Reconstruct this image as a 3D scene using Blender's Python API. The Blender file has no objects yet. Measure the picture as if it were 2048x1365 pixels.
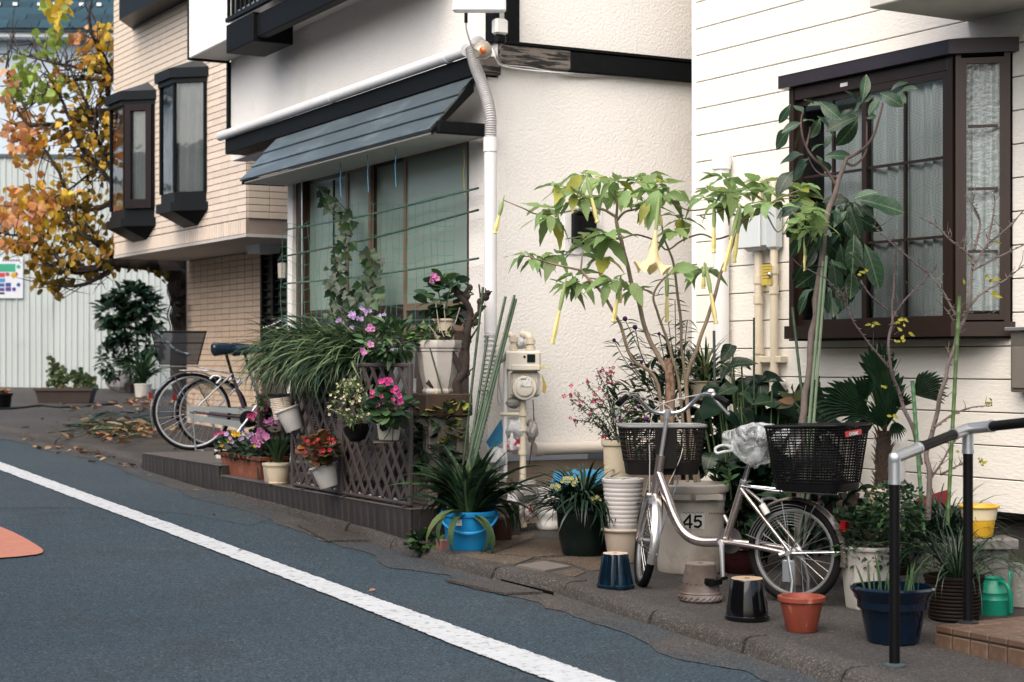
import bpy, math, random
from mathutils import Vector, Matrix, noise as mnoise
random.seed(7)
SC = bpy.context.scene
COL = SC.collection
R = math.radians
V = Vector
# ---------------------------------------------------------------- camera, light, exposure
F, CX, HY, CZ = 3450.0, 1024.0, 722.0, 1.1475
cam = bpy.data.cameras.new('camera'); cam_o = bpy.data.objects.new('camera', cam); COL.objects.link(cam_o)
cam_o.location = (0, 0, CZ); cam_o.rotation_euler = (R(90), 0, 0)
cam.sensor_width = 36; cam.lens = F / 2048 * 36; cam.shift_y = 39.5 / 2048
cam.clip_start = .1; cam.clip_end = 1500
cam.dof.use_dof = True; cam.dof.focus_distance = 9.6; cam.dof.aperture_fstop = 4.0
SC.camera = cam_o
world = bpy.data.worlds.new('World'); SC.world = world; world.use_nodes = True
wn = world.node_tree.nodes; wl = world.node_tree.links
SUN_EL, SUN_AZ = 50, 207          # degrees; azimuth measured clockwise from +Y
sky = wn.new('ShaderNodeTexSky'); sky.sky_type = 'NISHITA'; sky.sun_disc = False
sky.sun_elevation = R(SUN_EL); sky.sun_rotation = R(SUN_AZ); sky.air_density = 1.0; sky.dust_density = 4.5; sky.ozone_density = 1.0
bg = wn['Background']; bg.inputs['Strength'].default_value = .13
wl.new(sky.outputs[0], bg.inputs['Color'])
sun = bpy.data.lights.new('sun', 'SUN'); sun_o = bpy.data.objects.new('sun', sun); COL.objects.link(sun_o)
sun.energy = 1.9; sun.angle = R(80); sun.color = (1, .93, .84)
sd = V((math.sin(R(SUN_AZ)) * math.cos(R(SUN_EL)), math.cos(R(SUN_AZ)) * math.cos(R(SUN_EL)), math.sin(R(SUN_EL))))
sun_o.rotation_euler = sd.to_track_quat('Z', 'Y').to_euler()
SC.view_settings.view_transform = 'Standard'; SC.view_settings.look = 'None'; SC.view_settings.gamma = 1
SC.view_settings.use_curve_mapping = False
SC.view_settings.exposure = .88
SC.render.engine = 'CYCLES'
try:
 SC.cycles.use_denoising = True; SC.cycles.denoiser = 'OPENIMAGEDENOISE'
 SC.cycles.max_bounces = 6; SC.cycles.diffuse_bounces = 3; SC.cycles.glossy_bounces = 3
 SC.cycles.transmission_bounces = 4; SC.cycles.transparent_max_bounces = 12; SC.cycles.caustics_reflective = False
 SC.cycles.caustics_refractive = False
except Exception: pass

# ---------------------------------------------------------------- where a pixel of the photograph lies in the place
CAM = V((0, 0, CZ))
GA, GB, GC = -.0150, .02826, -.255             # the pavement rises gently up the street
ROAD_DROP = .065
def gz(x, y): return GA * x + GB * y + GC
def ray(px, py): return V(((px - CX) / F, 1, (HY - py) / F))
def P(px, py, Y): return CAM + ray(px, py) * Y
def G(px, py, dz=0):
 d = ray(px, py); Y = (GC + dz - CZ) / (d.z - GA * d.x - GB)
 return CAM + d * Y
def ZP(px, py, z):
 d = ray(px, py); return CAM + d * ((z - CZ) / d.z)
class Fr:
 def __init__(s, o, ang):
  s.o = V((o[0], o[1], 0)); s.a = ang
  s.ex = V((math.cos(ang), math.sin(ang), 0)); s.ey = V((-math.sin(ang), math.cos(ang), 0))
 def w(s, x, y, z): return s.o + s.ex * x + s.ey * y + V((0, 0, z))
 def l(s, p): q = p - s.o; return V((q.dot(s.ex), q.dot(s.ey), p.z))
 def _hit(s, px, py, n, c):
  d = ray(px, py); t = (c - n.dot(CAM - s.o)) / n.dot(d)
  return s.l(CAM + d * t)
 def hy(s, px, py, y): return s._hit(px, py, s.ey, y)
 def hx(s, px, py, x): return s._hit(px, py, s.ex, x)
def fr_dir(o, d): return Fr(o, math.atan2(d[1], d[0]))
WH = fr_dir((-.160, 11.25), (-.477, .879))       # white stucco house: x up the street, y out to the street
RH = fr_dir((1.186, 11.3), (-.5136, .858))       # house with board siding
TH = fr_dir((-2.604, 16.89), (-.5075, .8616))    # tiled house

# ---------------------------------------------------------------- mesh building
class MB:
 def __init__(s): s.v = []; s.f = []; s.s = []; s.m = []
 def add(s, vs, fs, sm=False, m=0):
  o = len(s.v); s.v.extend([tuple(v) for v in vs])
  for f in fs: s.f.append([i + o for i in f]); s.s.append(sm); s.m.append(m)
  return s
 def box(s, c, d, M=None, m=0, taper=None):
  hx, hy, hz = d[0] / 2, d[1] / 2, d[2] / 2; t = taper or 1
  vs = [V((x * hx * (t if z > 0 else 1), y * hy * (t if z > 0 else 1), z * hz)) for z in (-1, 1) for x, y in ((-1, -1), (1, -1), (1, 1), (-1, 1))]
  if M is not None: vs = [M @ v for v in vs]
  c = V(c)
  return s.add([v + c for v in vs], [(0, 3, 2, 1), (4, 5, 6, 7), (0, 1, 5, 4), (1, 2, 6, 5), (2, 3, 7, 6), (3, 0, 4, 7)], m=m)
 def bb(s, x0, x1, y0, y1, z0, z1, m=0):
  return s.box(((x0 + x1) / 2, (y0 + y1) / 2, (z0 + z1) / 2), (abs(x1 - x0), abs(y1 - y0), abs(z1 - z0)), m=m)
 def cbox(s, x0, x1, y0, y1, z0, z1, b=.006, m=0):
  """box with chamfered edges"""
  x0, x1 = min(x0, x1), max(x0, x1); y0, y1 = min(y0, y1), max(y0, y1); z0, z1 = min(z0, z1), max(z0, z1)
  b = min(b, (x1 - x0) * .4, (y1 - y0) * .4, (z1 - z0) * .4)
  ring = lambda i, z: [(x0 + i + b, y0 + i, z), (x1 - i - b, y0 + i, z), (x1 - i, y0 + i + b, z), (x1 - i, y1 - i - b, z), (x1 - i - b, y1 - i, z), (x0 + i + b, y1 - i, z), (x0 + i, y1 - i - b, z), (x0 + i, y0 + i + b, z)]
  rs = [ring(b, z0), ring(0, z0 + b), ring(0, z1 - b), ring(b, z1)]
  vs = sum(rs, []); fs = [tuple(range(7, -1, -1)), tuple(range(24, 32))]
  for k in range(3):
   for i in range(8):
    j = (i + 1) % 8; fs.append((k * 8 + i, k * 8 + j, k * 8 + 8 + j, k * 8 + 8 + i))
  return s.add(vs, fs, m=m)
 def tube(s, pts, r, n=8, caps=True, sm=True, m=0, closed=False):
  pts = [V(p) for p in pts]; k = len(pts)
  rs = r if isinstance(r, (list, tuple)) else [r] * k
  tan = []
  for i in range(k):
   if closed: t = pts[(i + 1) % k] - pts[i - 1]
   else: t = pts[min(i + 1, k - 1)] - pts[max(i - 1, 0)]
   tan.append(t.normalized() if t.length > 1e-9 else V((0, 0, 1)))
  up = V((0, 0, 1)) if abs(tan[0].z) < .9 else V((1, 0, 0))
  a = tan[0].cross(up).normalized(); vs = []
  for i in range(k):
   a = (a - tan[i] * a.dot(tan[i])); a = a.normalized() if a.length > 1e-6 else tan[i].orthogonal().normalized()
   b = tan[i].cross(a)
   for j in range(n):
    th = 2 * math.pi * j / n; vs.append(pts[i] + (a * math.cos(th) + b * math.sin(th)) * rs[i])
  fs = []
  for i in range(k if closed else k - 1):
   i2 = (i + 1) % k
   for j in range(n):
    j2 = (j + 1) % n; fs.append((i * n + j, i * n + j2, i2 * n + j2, i2 * n + j))
  s.add(vs, fs, sm, m)
  if caps and not closed:
   o = len(s.v) - len(vs)
   s.f.append([o + j for j in range(n - 1, -1, -1)]); s.s.append(False); s.m.append(m)
   s.f.append([o + (k - 1) * n + j for j in range(n)]); s.s.append(False); s.m.append(m)
  return s
 def lathe(s, prof, n=24, M=None, c=(0, 0, 0), sm=True, m=0, wob=None, cap0=True, cap1=False, sy=1):
  c = V(c); vs = []
  for r, z in prof:
   for j in range(n):
    th = 2 * math.pi * j / n; q = r * (wob(th, z) if wob else 1)
    v = V((q * math.cos(th), sy * q * math.sin(th), z)); vs.append((M @ v if M is not None else v) + c)
  fs = []
  for i in range(len(prof) - 1):
   for j in range(n):
    j2 = (j + 1) % n; fs.append((i * n + j, i * n + j2, (i + 1) * n + j2, (i + 1) * n + j))
  if cap0: fs.append(tuple(range(n - 1, -1, -1)))
  if cap1: k = (len(prof) - 1) * n; fs.append(tuple(range(k, k + n)))
  return s.add(vs, fs, sm, m)
 def prism(s, poly, d, m=0, sm=False):
  """3-D polygon swept by vector d"""
  d = V(d); n = len(poly); p = [V(q) for q in poly]; vs = p + [q + d for q in p]
  fs = [tuple(range(n - 1, -1, -1)), tuple(range(n, 2 * n))] + [(i, (i + 1) % n, n + (i + 1) % n, n + i) for i in range(n)]
  return s.add(vs, fs, sm, m)
 def grid(s, fn, nu, nv, sm=True, m=0):
  vs = [fn(i / nu, j / nv) for j in range(nv + 1) for i in range(nu + 1)]; w = nu + 1
  return s.add(vs, [(j * w + i, j * w + i + 1, (j + 1) * w + i + 1, (j + 1) * w + i) for j in range(nv) for i in range(nu)], sm, m)
 def put(s, tmpl, M):
  vs, fs = tmpl; return s.add([M @ V(v) for v in vs], fs, True)
 def mesh(s, name, mats, sharp=40):
  me = bpy.data.meshes.new(name); me.from_pydata(s.v, [], s.f)
  for mt in (mats if isinstance(mats, (list, tuple)) else [mats]): me.materials.append(mt)
  me.polygons.foreach_set('use_smooth', s.s); me.polygons.foreach_set('material_index', s.m)
  me.update()
  if sharp and any(s.s):
   try: me.set_sharp_from_angle(angle=R(sharp))
   except Exception: pass
  return me
 def obj(s, name, mats, parent=None, loc=(0, 0, 0), label=None, kind=None, sharp=40):
  return link(name, s.mesh(name, mats, sharp), parent, loc, label, kind)
def link(name, me, parent=None, loc=(0, 0, 0), label=None, kind=None):
 o = bpy.data.objects.new(name, me); COL.objects.link(o); o.location = loc
 if parent is not None: o.parent = parent
 if label: o['label'] = label
 if kind: o['kind'] = kind
 return o
def tag(o, label, cat, group=None):
 o['label'] = label; o['category'] = cat
 if group: o['group'] = group
 return o
def thing(name, label, cat, loc=(0, 0, 0), rz=0, group=None):
 o = bpy.data.objects.new(name, None); COL.objects.link(o); o.location = loc; o.rotation_euler = (0, 0, rz); o.empty_display_size = .1
 return tag(o, label, cat, group)
def bez(pts, k=6):
 """smooth line through points (Catmull-Rom)"""
 p = [V(q) for q in pts]; out = []
 for i in range(len(p) - 1):
  a, b, c, d = p[max(i - 1, 0)], p[i], p[i + 1], p[min(i + 2, len(p) - 1)]
  for j in range(k):
   t = j / k
   out.append(.5 * ((2 * b) + (c - a) * t + (2 * a - 5 * b + 4 * c - d) * t * t + (3 * b - a - 3 * c + d) * t ** 3))
 return out + [p[-1]]
def taper(n, a, b): return [a + (b - a) * i / max(n - 1, 1) for i in range(n)]

# ---------------------------------------------------------------- materials
def lin(h):
 h = h.lstrip('#'); c = [int(h[i:i + 2], 16) / 255 for i in (0, 2, 4)]
 return tuple((x / 12.92 if x <= .04045 else ((x + .055) / 1.055) ** 2.4) for x in c) + (1,)
def deep(c):
 c = col4(c); L = max(.2126 * c[0] + .7152 * c[1] + .0722 * c[2], .004); k = min(1, (L / .75) ** .2); return (c[0] * k, c[1] * k, c[2] * k, 1)
def col4(c): return lin(c) if isinstance(c, str) else ((c, c, c, 1) if isinstance(c, (int, float)) else tuple(c[:3]) + (1,))
_M = {}
def mat(name, c, rough=.6, metal=0, var=.12, vs=5, bump=0, bs=60, bd=.004, c2=None, s2=3, lo=.5, hi=.7, rnd=0, spec=.5, coat=0, trans=0, leaf=False, hue=0, stretch=None, det=4):
 if name in _M: return _M[name]
 m = bpy.data.materials.new(name); m.use_nodes = True; _M[name] = m
 t = m.node_tree; n = t.nodes; l = t.links; b = n['Principled BSDF']
 tc = n.new('ShaderNodeTexCoord'); src = tc.outputs['Object']
 if stretch:
  mp = n.new('ShaderNodeMapping'); mp.inputs['Scale'].default_value = stretch; l.new(src, mp.inputs['Vector']); src = mp.outputs[0]
 def noi(sc, d=4, r=.6):
  q = n.new('ShaderNodeTexNoise'); q.inputs['Scale'].default_value = sc; q.inputs['Detail'].default_value = d; q.inputs['Roughness'].default_value = r
  l.new(src, q.inputs['Vector']); return q.outputs['Fac']
 base = n.new('ShaderNodeRGB'); base.outputs[0].default_value = deep(c); cur = base.outputs[0]
 if c2 is not None:
  mx = n.new('ShaderNodeMix'); mx.data_type = 'RGBA'; mr = n.new('ShaderNodeMapRange'); mr.inputs['From Min'].default_value = lo; mr.inputs['From Max'].default_value = hi
  l.new(noi(s2, 6, .65), mr.inputs['Value']); l.new(mr.outputs[0], mx.inputs['Factor']); l.new(cur, mx.inputs['A']); mx.inputs['B'].default_value = deep(c2); cur = mx.outputs['Result']
 hs = n.new('ShaderNodeHueSaturation'); l.new(cur, hs.inputs['Color'])
 mr = n.new('ShaderNodeMapRange'); mr.inputs['From Min'].default_value = .25; mr.inputs['From Max'].default_value = .75
 mr.inputs['To Min'].default_value = 1 - var; mr.inputs['To Max'].default_value = 1 + var; l.new(noi(vs), mr.inputs['Value'])
 val = mr.outputs[0]
 if rnd or hue:
  if leaf:
   ge = n.new('ShaderNodeNewGeometry'); oi = n.new('ShaderNodeObjectInfo'); ad = n.new('ShaderNodeMath'); ad.operation = 'ADD'
   l.new(ge.outputs['Random Per Island'], ad.inputs[0]); l.new(oi.outputs['Random'], ad.inputs[1])
   fr = n.new('ShaderNodeMath'); fr.operation = 'FRACT'; l.new(ad.outputs[0], fr.inputs[0]); rv = fr.outputs[0]
  else:
   oi = n.new('ShaderNodeObjectInfo'); rv = oi.outputs['Random']
  m2 = n.new('ShaderNodeMapRange'); m2.inputs['To Min'].default_value = 1 - rnd; m2.inputs['To Max'].default_value = 1 + rnd; l.new(rv, m2.inputs['Value'])
  mu = n.new('ShaderNodeMath'); mu.operation = 'MULTIPLY'; l.new(val, mu.inputs[0]); l.new(m2.outputs[0], mu.inputs[1]); val = mu.outputs[0]
  if hue:
   mul = n.new('ShaderNodeMath'); mul.operation = 'MULTIPLY'; mul.inputs[1].default_value = 7.31; l.new(rv, mul.inputs[0])
   f2 = n.new('ShaderNodeMath'); f2.operation = 'FRACT'; l.new(mul.outputs[0], f2.inputs[0])
   m3 = n.new('ShaderNodeMapRange'); m3.inputs['To Min'].default_value = .5 - hue; m3.inputs['To Max'].default_value = .5 + hue
   l.new(f2.outputs[0], m3.inputs['Value']); l.new(m3.outputs[0], hs.inputs['Hue'])
 l.new(val, hs.inputs['Value']); cur = hs.outputs[0]
 l.new(cur, b.inputs['Base Color'])
 b.inputs['Roughness'].default_value = rough; b.inputs['Metallic'].default_value = metal
 b.inputs['Specular IOR Level'].default_value = spec * (.22 if sum(col4(c)[:3]) < .09 else 1); b.inputs['Coat Weight'].default_value = coat; b.inputs['Coat Roughness'].default_value = .08
 if bump:
  bp = n.new('ShaderNodeBump'); bp.inputs['Strength'].default_value = bump; bp.inputs['Distance'].default_value = bd
  l.new(noi(bs, det), bp.inputs['Height']); l.new(bp.outputs[0], b.inputs['Normal'])
 if trans:
  tr = n.new('ShaderNodeBsdfTranslucent'); ms = n.new('ShaderNodeMixShader'); ms.inputs[0].default_value = trans
  l.new(cur, tr.inputs['Color']); l.new(b.outputs[0], ms.inputs[1]); l.new(tr.outputs[0], ms.inputs[2]); l.new(ms.outputs[0], n['Material Output'].inputs['Surface'])
 return m
def veins(m, w=.014):
 n = m.node_tree.nodes; l = m.node_tree.links; hs = [q for q in n if q.type == 'HUE_SAT'][0]; src = hs.inputs['Color'].links[0].from_socket
 tc = [q for q in n if q.type == 'TEX_COORD'][0]; sp = n.new('ShaderNodeSeparateXYZ'); l.new(tc.outputs['Object'], sp.inputs[0])
 def M(op, a, b):
  q = n.new('ShaderNodeMath'); q.operation = op
  for i, s in enumerate((a, b)):
   if isinstance(s, (int, float)): q.inputs[i].default_value = s
   elif s is not None: l.new(s, q.inputs[i])
  return q.outputs[0]
 ax = M('ABSOLUTE', sp.outputs['X'], None); mid = M('LESS_THAN', ax, w)
 s_ = M('FRACT', M('SUBTRACT', M('MULTIPLY', sp.outputs['Y'], 7.0), M('MULTIPLY', ax, 6.0)), None); side = M('MULTIPLY', M('LESS_THAN', s_, .10), .5)
 f = M('MULTIPLY', M('MAXIMUM', mid, side), .26); mx = n.new('ShaderNodeMix'); mx.data_type = 'RGBA'; l.new(f, mx.inputs['Factor']); l.new(src, mx.inputs['A']); mx.inputs['B'].default_value = (.34, .42, .20, 1); l.new(mx.outputs['Result'], hs.inputs['Color']); return m
def leafmat(name, c, c2=None, rough=.45, rnd=.3, hue=.015, trans=.25, **k):
 return mat(name, c, rough=rough, var=.15, vs=14, c2=c2, s2=k.pop('s2', 5), lo=k.pop('lo', .5), hi=k.pop('hi', .72), rnd=rnd, hue=hue, trans=trans, leaf=True, bump=.25, bs=45, bd=.002, spec=.4, **k)
def glassmat(name, tint=(.9, .95, .95), rough=.02, clear=.75, wob=0, wsc=30, ior=1.55):
 if name in _M: return _M[name]
 m = bpy.data.materials.new(name); m.use_nodes = True; _M[name] = m
 t = m.node_tree; n = t.nodes; l = t.links; n.remove(n['Principled BSDF'])
 tr = n.new('ShaderNodeBsdfTransparent'); tr.inputs[0].default_value = tuple(x * clear for x in tint) + (1,)
 gl = n.new('ShaderNodeBsdfGlossy'); gl.inputs['Roughness'].default_value = rough
 fr = n.new('ShaderNodeFresnel'); fr.inputs['IOR'].default_value = ior
 ms = n.new('ShaderNodeMixShader'); l.new(fr.outputs[0], ms.inputs[0]); l.new(tr.outputs[0], ms.inputs[1]); l.new(gl.outputs[0], ms.inputs[2])
 if wob:
  tc = n.new('ShaderNodeTexCoord'); q = n.new('ShaderNodeTexNoise'); q.inputs['Scale'].default_value = wsc; l.new(tc.outputs['Object'], q.inputs['Vector'])
  bp = n.new('ShaderNodeBump'); bp.inputs['Strength'].default_value = wob; bp.inputs['Distance'].default_value = .01; l.new(q.outputs[0], bp.inputs['Height'])
  l.new(bp.outputs[0], gl.inputs['Normal']); l.new(bp.outputs[0], fr.inputs['Normal'])
 l.new(ms.outputs[0], n['Material Output'].inputs['Surface'])
 return m
STUCCO = mat('white_stucco', (.79, .765, .725), rough=.9, var=.05, vs=1.2, bump=.5, bs=52, bd=.010, det=2, c2=(.66, .63, .58), s2=1.6, lo=.60, hi=.85)
STUCCO_LOW = mat('cream_concrete', (.46, .37, .28), rough=.9, var=.12, vs=4, bump=.5, bs=50)
BLACKWOOD = mat('black_painted_timber', (.010, .012, .014), rough=.6, spec=.5, var=.3, vs=3, bump=.3, bs=30, stretch=(.3, 6, 6))
WORNWOOD = mat('weathered_timber', (.23, .20, .17), rough=.85, c2=(.02, .02, .022), s2=5, lo=.46, hi=.56, bump=.5, bs=30, stretch=(7, .9, 8))
WHITEPVC = mat('white_plastic_pipe', (.74, .74, .74), rough=.4, var=.05, vs=3, c2=(.62, .6, .56), s2=4, lo=.6, hi=.8)
CREAMPVC = mat('cream_plastic_pipe', (.66, .58, .45), rough=.45, var=.06, vs=5, c2=(.5, .43, .33), s2=8, lo=.6, hi=.8)
SIDING = mat('white_siding', (.80, .77, .705), rough=.65, c2=(.68, .64, .56), s2=1.5, lo=.58, hi=.9, var=.04, vs=3, bump=.55, bs=48, bd=.006, det=2, stretch=(.55, 1, 1.3), rnd=.015)
DARKMETAL = mat('dark_bronze_metal', (.050, .028, .021), rough=.38, metal=.3, var=.15, vs=3)
BLACKMETAL = mat('black_metal', (.008, .008, .009), rough=.45, spec=.7, var=.15)
NAVYMETAL = mat('dark_slate_metal', (.012, .017, .022), rough=.4, var=.2, vs=4)
CHROME = mat('chrome', (.62, .63, .64), rough=.22, metal=1, var=.1, vs=9)
ALU = mat('brushed_aluminium', (.55, .57, .59), rough=.38, metal=.85, var=.06, vs=9)
DULLSTEEL = mat('dull_steel', (.42, .43, .43), rough=.42, metal=.85, var=.25, vs=8, c2=(.2, .12, .07), s2=12, lo=.66, hi=.8)
RUBBER = mat('black_rubber', (.014, .014, .015), rough=.75, var=.25, vs=12)
SOIL = mat('potting_soil', (.035, .024, .016), rough=.95, var=.6, vs=60, bump=1, bs=90, bd=.01)
BLACKPL = mat('black_plastic', (.010, .010, .012), rough=.38, var=.2)
WHITEPL = mat('white_plastic', (.76, .76, .74), rough=.4, var=.05, vs=6, c2=(.55, .5, .42), s2=7, lo=.6, hi=.85)
GREYPL = mat('grey_plastic', (.52, .52, .51), rough=.45, var=.05)
DIRTYWHITE = mat('weathered_white_plastic', (.52, .50, .46), rough=.55, var=.1, vs=5, c2=(.40, .33, .25), s2=5, lo=.52, hi=.78)
CREAMPOT = mat('cream_plastic_pot', (.64, .55, .40), rough=.55, var=.1, vs=6, c2=(.42, .31, .19), s2=7, lo=.55, hi=.8)
TERRA = mat('terracotta_plastic', (.33, .105, .055), rough=.6, var=.12, vs=8, c2=(.42, .2, .13), s2=9, lo=.55, hi=.75)
ORANGEPOT = mat('orange_plastic_pot', (.30, .062, .035), rough=.55, var=.18, vs=12, c2=(.46, .2, .13), s2=26, lo=.6, hi=.68, stretch=(1, 1, .25))
STEM = mat('woody_stem', (.27, .205, .14), rough=.85, var=.3, vs=20, bump=.6, bs=60, bd=.004)
GREYSTEM = mat('grey_bark', (.17, .135, .12), rough=.85, var=.3, vs=18, bump=.6, bs=60, bd=.004)
DARKBARK = mat('dark_bark', (.050, .034, .026), rough=.9, var=.4, vs=20, bump=.9, bs=55, bd=.006)
GREENSTEM = mat('green_stem', (.09, .15, .045), rough=.6, var=.2, vs=12)
CANE = mat('green_garden_cane', (.055, .105, .055), rough=.45, var=.25, vs=14)
CANEPALE = mat('pale_green_garden_cane', (.17, .24, .15), rough=.5, var=.2, vs=14)
# ---------------------------------------------------------------- road, pavement, kerb
def asphalt(name, c, c2, spk=.55, brown=None):
 m = bpy.data.materials.new(name); m.use_nodes = True; t = m.node_tree; n = t.nodes; l = t.links; b = n['Principled BSDF']
 tc = n.new('ShaderNodeTexCoord')
 def noi(sc, d=3, r=.6):
  q = n.new('ShaderNodeTexNoise'); q.inputs['Scale'].default_value = sc; q.inputs['Detail'].default_value = d; q.inputs['Roughness'].default_value = r
  l.new(tc.outputs['Object'], q.inputs['Vector']); return q.outputs['Fac']
 def mr(s, a, z, lo, hi):
  q = n.new('ShaderNodeMapRange'); q.inputs[1].default_value = a; q.inputs[2].default_value = z; q.inputs[3].default_value = lo; q.inputs[4].default_value = hi
  l.new(s, q.inputs[0]); return q.outputs[0]
 def mix(f, a, bb):
  q = n.new('ShaderNodeMix'); q.data_type = 'RGBA'; l.new(f, q.inputs['Factor'])
  for k, s in (('A', a), ('B', bb)):
   if isinstance(s, tuple): q.inputs[k].default_value = s
   else: l.new(s, q.inputs[k])
  return q.outputs['Result']
 cur = mix(mr(noi(.55, 6), .42, .62, 0, 1), col4(c), col4(c2))
 if brown: cur = mix(mr(noi(1.1, 7, .7), .5, .72, 0, 1), cur, col4(brown))
 v = n.new('ShaderNodeTexVoronoi'); v.inputs['Scale'].default_value = 130; l.new(tc.outputs['Object'], v.inputs['Vector'])
 bw = n.new('ShaderNodeRGBToBW'); l.new(v.outputs['Color'], bw.inputs[0])
 grain = mr(bw.outputs[0], .15, .95, 1 - spk, 1 + spk * 1.25)
 cr = n.new('ShaderNodeHueSaturation'); l.new(cur, cr.inputs['Color']); l.new(grain, cr.inputs['Value'])
 fine = mr(noi(75, 1), .56, .70, .9, 1.9); c3 = n.new('ShaderNodeHueSaturation'); l.new(cr.outputs[0], c3.inputs['Color']); l.new(fine, c3.inputs['Value'])
 l.new(c3.outputs[0], b.inputs['Base Color']); b.inputs['Roughness'].default_value = .85; b.inputs['Specular IOR Level'].default_value = .35
 bp = n.new('ShaderNodeBump'); bp.inputs['Strength'].default_value = .8; bp.inputs['Distance'].default_value = .005
 l.new(v.outputs['Distance'], bp.inputs['Height']); l.new(bp.outputs[0], b.inputs['Normal'])
 return m
ASPH = asphalt('road_asphalt', (.027, .045, .059), (.038, .056, .070), .55, (.023, .034, .042))
PAVE = asphalt('pavement_asphalt', (.042, .039, .037), (.058, .053, .048), .4, (.030, .023, .018))
GUTT = asphalt('gutter_silt', (.040, .046, .050), (.050, .049, .047), .5, (.085, .065, .048))
KERB = asphalt('kerb_concrete', (.056, .051, .047), (.047, .042, .038), .4, (.032, .026, .021))
CONC = asphalt('broken_concrete', (.085, .064, .046), (.066, .05, .037), .3, (.13, .105, .08))
LINE = mat('white_road_paint', (.50, .525, .54), rough=.7, var=.08, vs=9, c2=(.26, .29, .31), s2=26, lo=.54, hi=.66, bump=.4, bs=120)
ORANGE = mat('orange_road_paint', (.50, .20, .13), rough=.75, var=.1, vs=9, c2=(.36, .17, .13), s2=16, lo=.58, hi=.75, bump=.4, bs=120)
def gpl(p, dz): return V((p.x, p.y, gz(p.x, p.y) + dz))
NRM = V((.879, .477, 0)); UPS = V((-.477, .879, 0))
road = MB()
S = 400
road.add([gpl(V((x, y, 0)), -ROAD_DROP) for x, y in ((-S, -S), (S, -S), (S, S), (-S, S))], [(0, 1, 2, 3)])
road.obj('road', ASPH, kind='structure')
KPX = [(-420, 775), (-180, 826), (0, 868), (110, 891), (218, 915), (340, 955), (470, 998), (600, 1038), (690, 1068), (780, 1099), (884, 1131), (985, 1160), (1126, 1193), (1300, 1250), (1480, 1310), (1680, 1374), (1900, 1446), (2300, 1580)]
KP = [G(px, py, -ROAD_DROP) for px, py in KPX]
KP = [KP[0] + (KP[0] - KP[1]).normalized() * 30] + KP + [KP[-1] + (KP[-1] - KP[-2]).normalized() * 4]
pv = MB()
for i, p in enumerate(KP):
 a = gpl(p + NRM * .13, 0); b = gpl(p + NRM * 60, 0); pv.v += [tuple(a), tuple(b)]
for i in range(len(KP) - 1): pv.f.append([2 * i, 2 * i + 1, 2 * i + 3, 2 * i + 2]); pv.s.append(False); pv.m.append(0)
pave = pv.obj('pavement', PAVE, kind='structure')
kerb = bpy.data.objects.new('kerb', None); COL.objects.link(kerb); kerb['kind'] = 'structure'
prof = [(-.012, -.03), (0, .008), (.010, .040), (.024, .060), (.05, .0695), (.15, .0690), (.15, -.03)]
random.seed(3)
for i in range(1, len(KP) - 1):
 a, b = KP[i], KP[i + 1]; d = (b - a); L = d.length; k = max(3, int(L / .16)); g = .008 / L; mb = MB(); dz = random.uniform(-.004, .003); dn = random.uniform(-.008, .008)
 for j in range(k + 1):
  t = g + (1 - 2 * g) * j / k; q = a + d * t
  for n_, h in prof:
   w = mnoise.noise(V((q.x * 3, q.y * 3, h * 9))) * .012 + mnoise.noise(V((q.x * 14, q.y * 14, h * 9))) * .004
   mb.v.append(tuple(gpl(q + NRM * (n_ + dn + (w if n_ < .1 else 0)), h - ROAD_DROP + dz + (w * .6 if .01 < h else 0))))
 m_ = len(prof)
 for j in range(k):
  for h in range(m_ - 1): mb.f.append([j * m_ + h, j * m_ + h + 1, (j + 1) * m_ + h + 1, (j + 1) * m_ + h]); mb.s.append(True); mb.m.append(0)
 mb.f += [list(range(m_)), list(range(k * m_ + m_ - 1, k * m_ - 1, -1))]; mb.s += [False] * 2; mb.m += [0] * 2
 mb.obj('kerb_stone', KERB, kerb)
apx = [(-300, 880), (-60, 905), (120, 905), (300, 962), (470, 1006), (560, 1034), (500, 1052), (380, 1030), (240, 1018), (100, 1016), (-80, 1018), (-300, 1000)]
pm = MB(); pm.add([gpl(G(*q, -ROAD_DROP), -ROAD_DROP + .002) for q in apx], [tuple(range(len(apx)))]); pm.obj('road_patch', asphalt('older_asphalt', (.031, .048, .060), (.040, .056, .067), .35, (.034, .043, .048)), kind='structure')
# silt and worn concrete along the gutter, with an uneven edge
gs = MB()
for i in range(270):
 t = i / 269; s_ = t * (len(KP) - 3) + 1; k = int(s_); q = KP[min(k, len(KP) - 2)].lerp(KP[min(k + 1, len(KP) - 1)], s_ - k)
 w = .24 + .16 * mnoise.noise(V((i * .08, 2, 0))) + .05 * mnoise.noise(V((i * .3, 5, 0))) + .012 * mnoise.noise(V((i * 1.9, 9, 0)))
 gs.v += [tuple(gpl(q + NRM * .02, -ROAD_DROP + .004)), tuple(gpl(q - NRM * w, -ROAD_DROP + .004))]
for i in range(269): gs.f.append([2 * i, 2 * i + 2, 2 * i + 3, 2 * i + 1]); gs.s.append(False); gs.m.append(0)
gs.obj('gutter', GUTT, kind='structure')
def strip(name, top, bot, m, n=160, rag=.004, dz=.004):
 mb = MB()
 def at(pts, t):
  s_ = t * (len(pts) - 1); k = min(int(s_), len(pts) - 2); return pts[k].lerp(pts[k + 1], s_ - k)
 for i in range(n + 1):
  t = i / n
  for q, sd_ in ((at(top, t), 1), (at(bot, t), -1)):
   q = q + NRM * random.uniform(-rag, rag); mb.v.append(tuple(gpl(q, -ROAD_DROP + dz)))
 for i in range(n): mb.f.append([2 * i, 2 * i + 1, 2 * i + 3, 2 * i + 2]); mb.s.append(False); mb.m.append(0)
 return mb.obj(name, m, kind='structure')
gr = lambda x, y: G(x, y, -ROAD_DROP)
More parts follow.
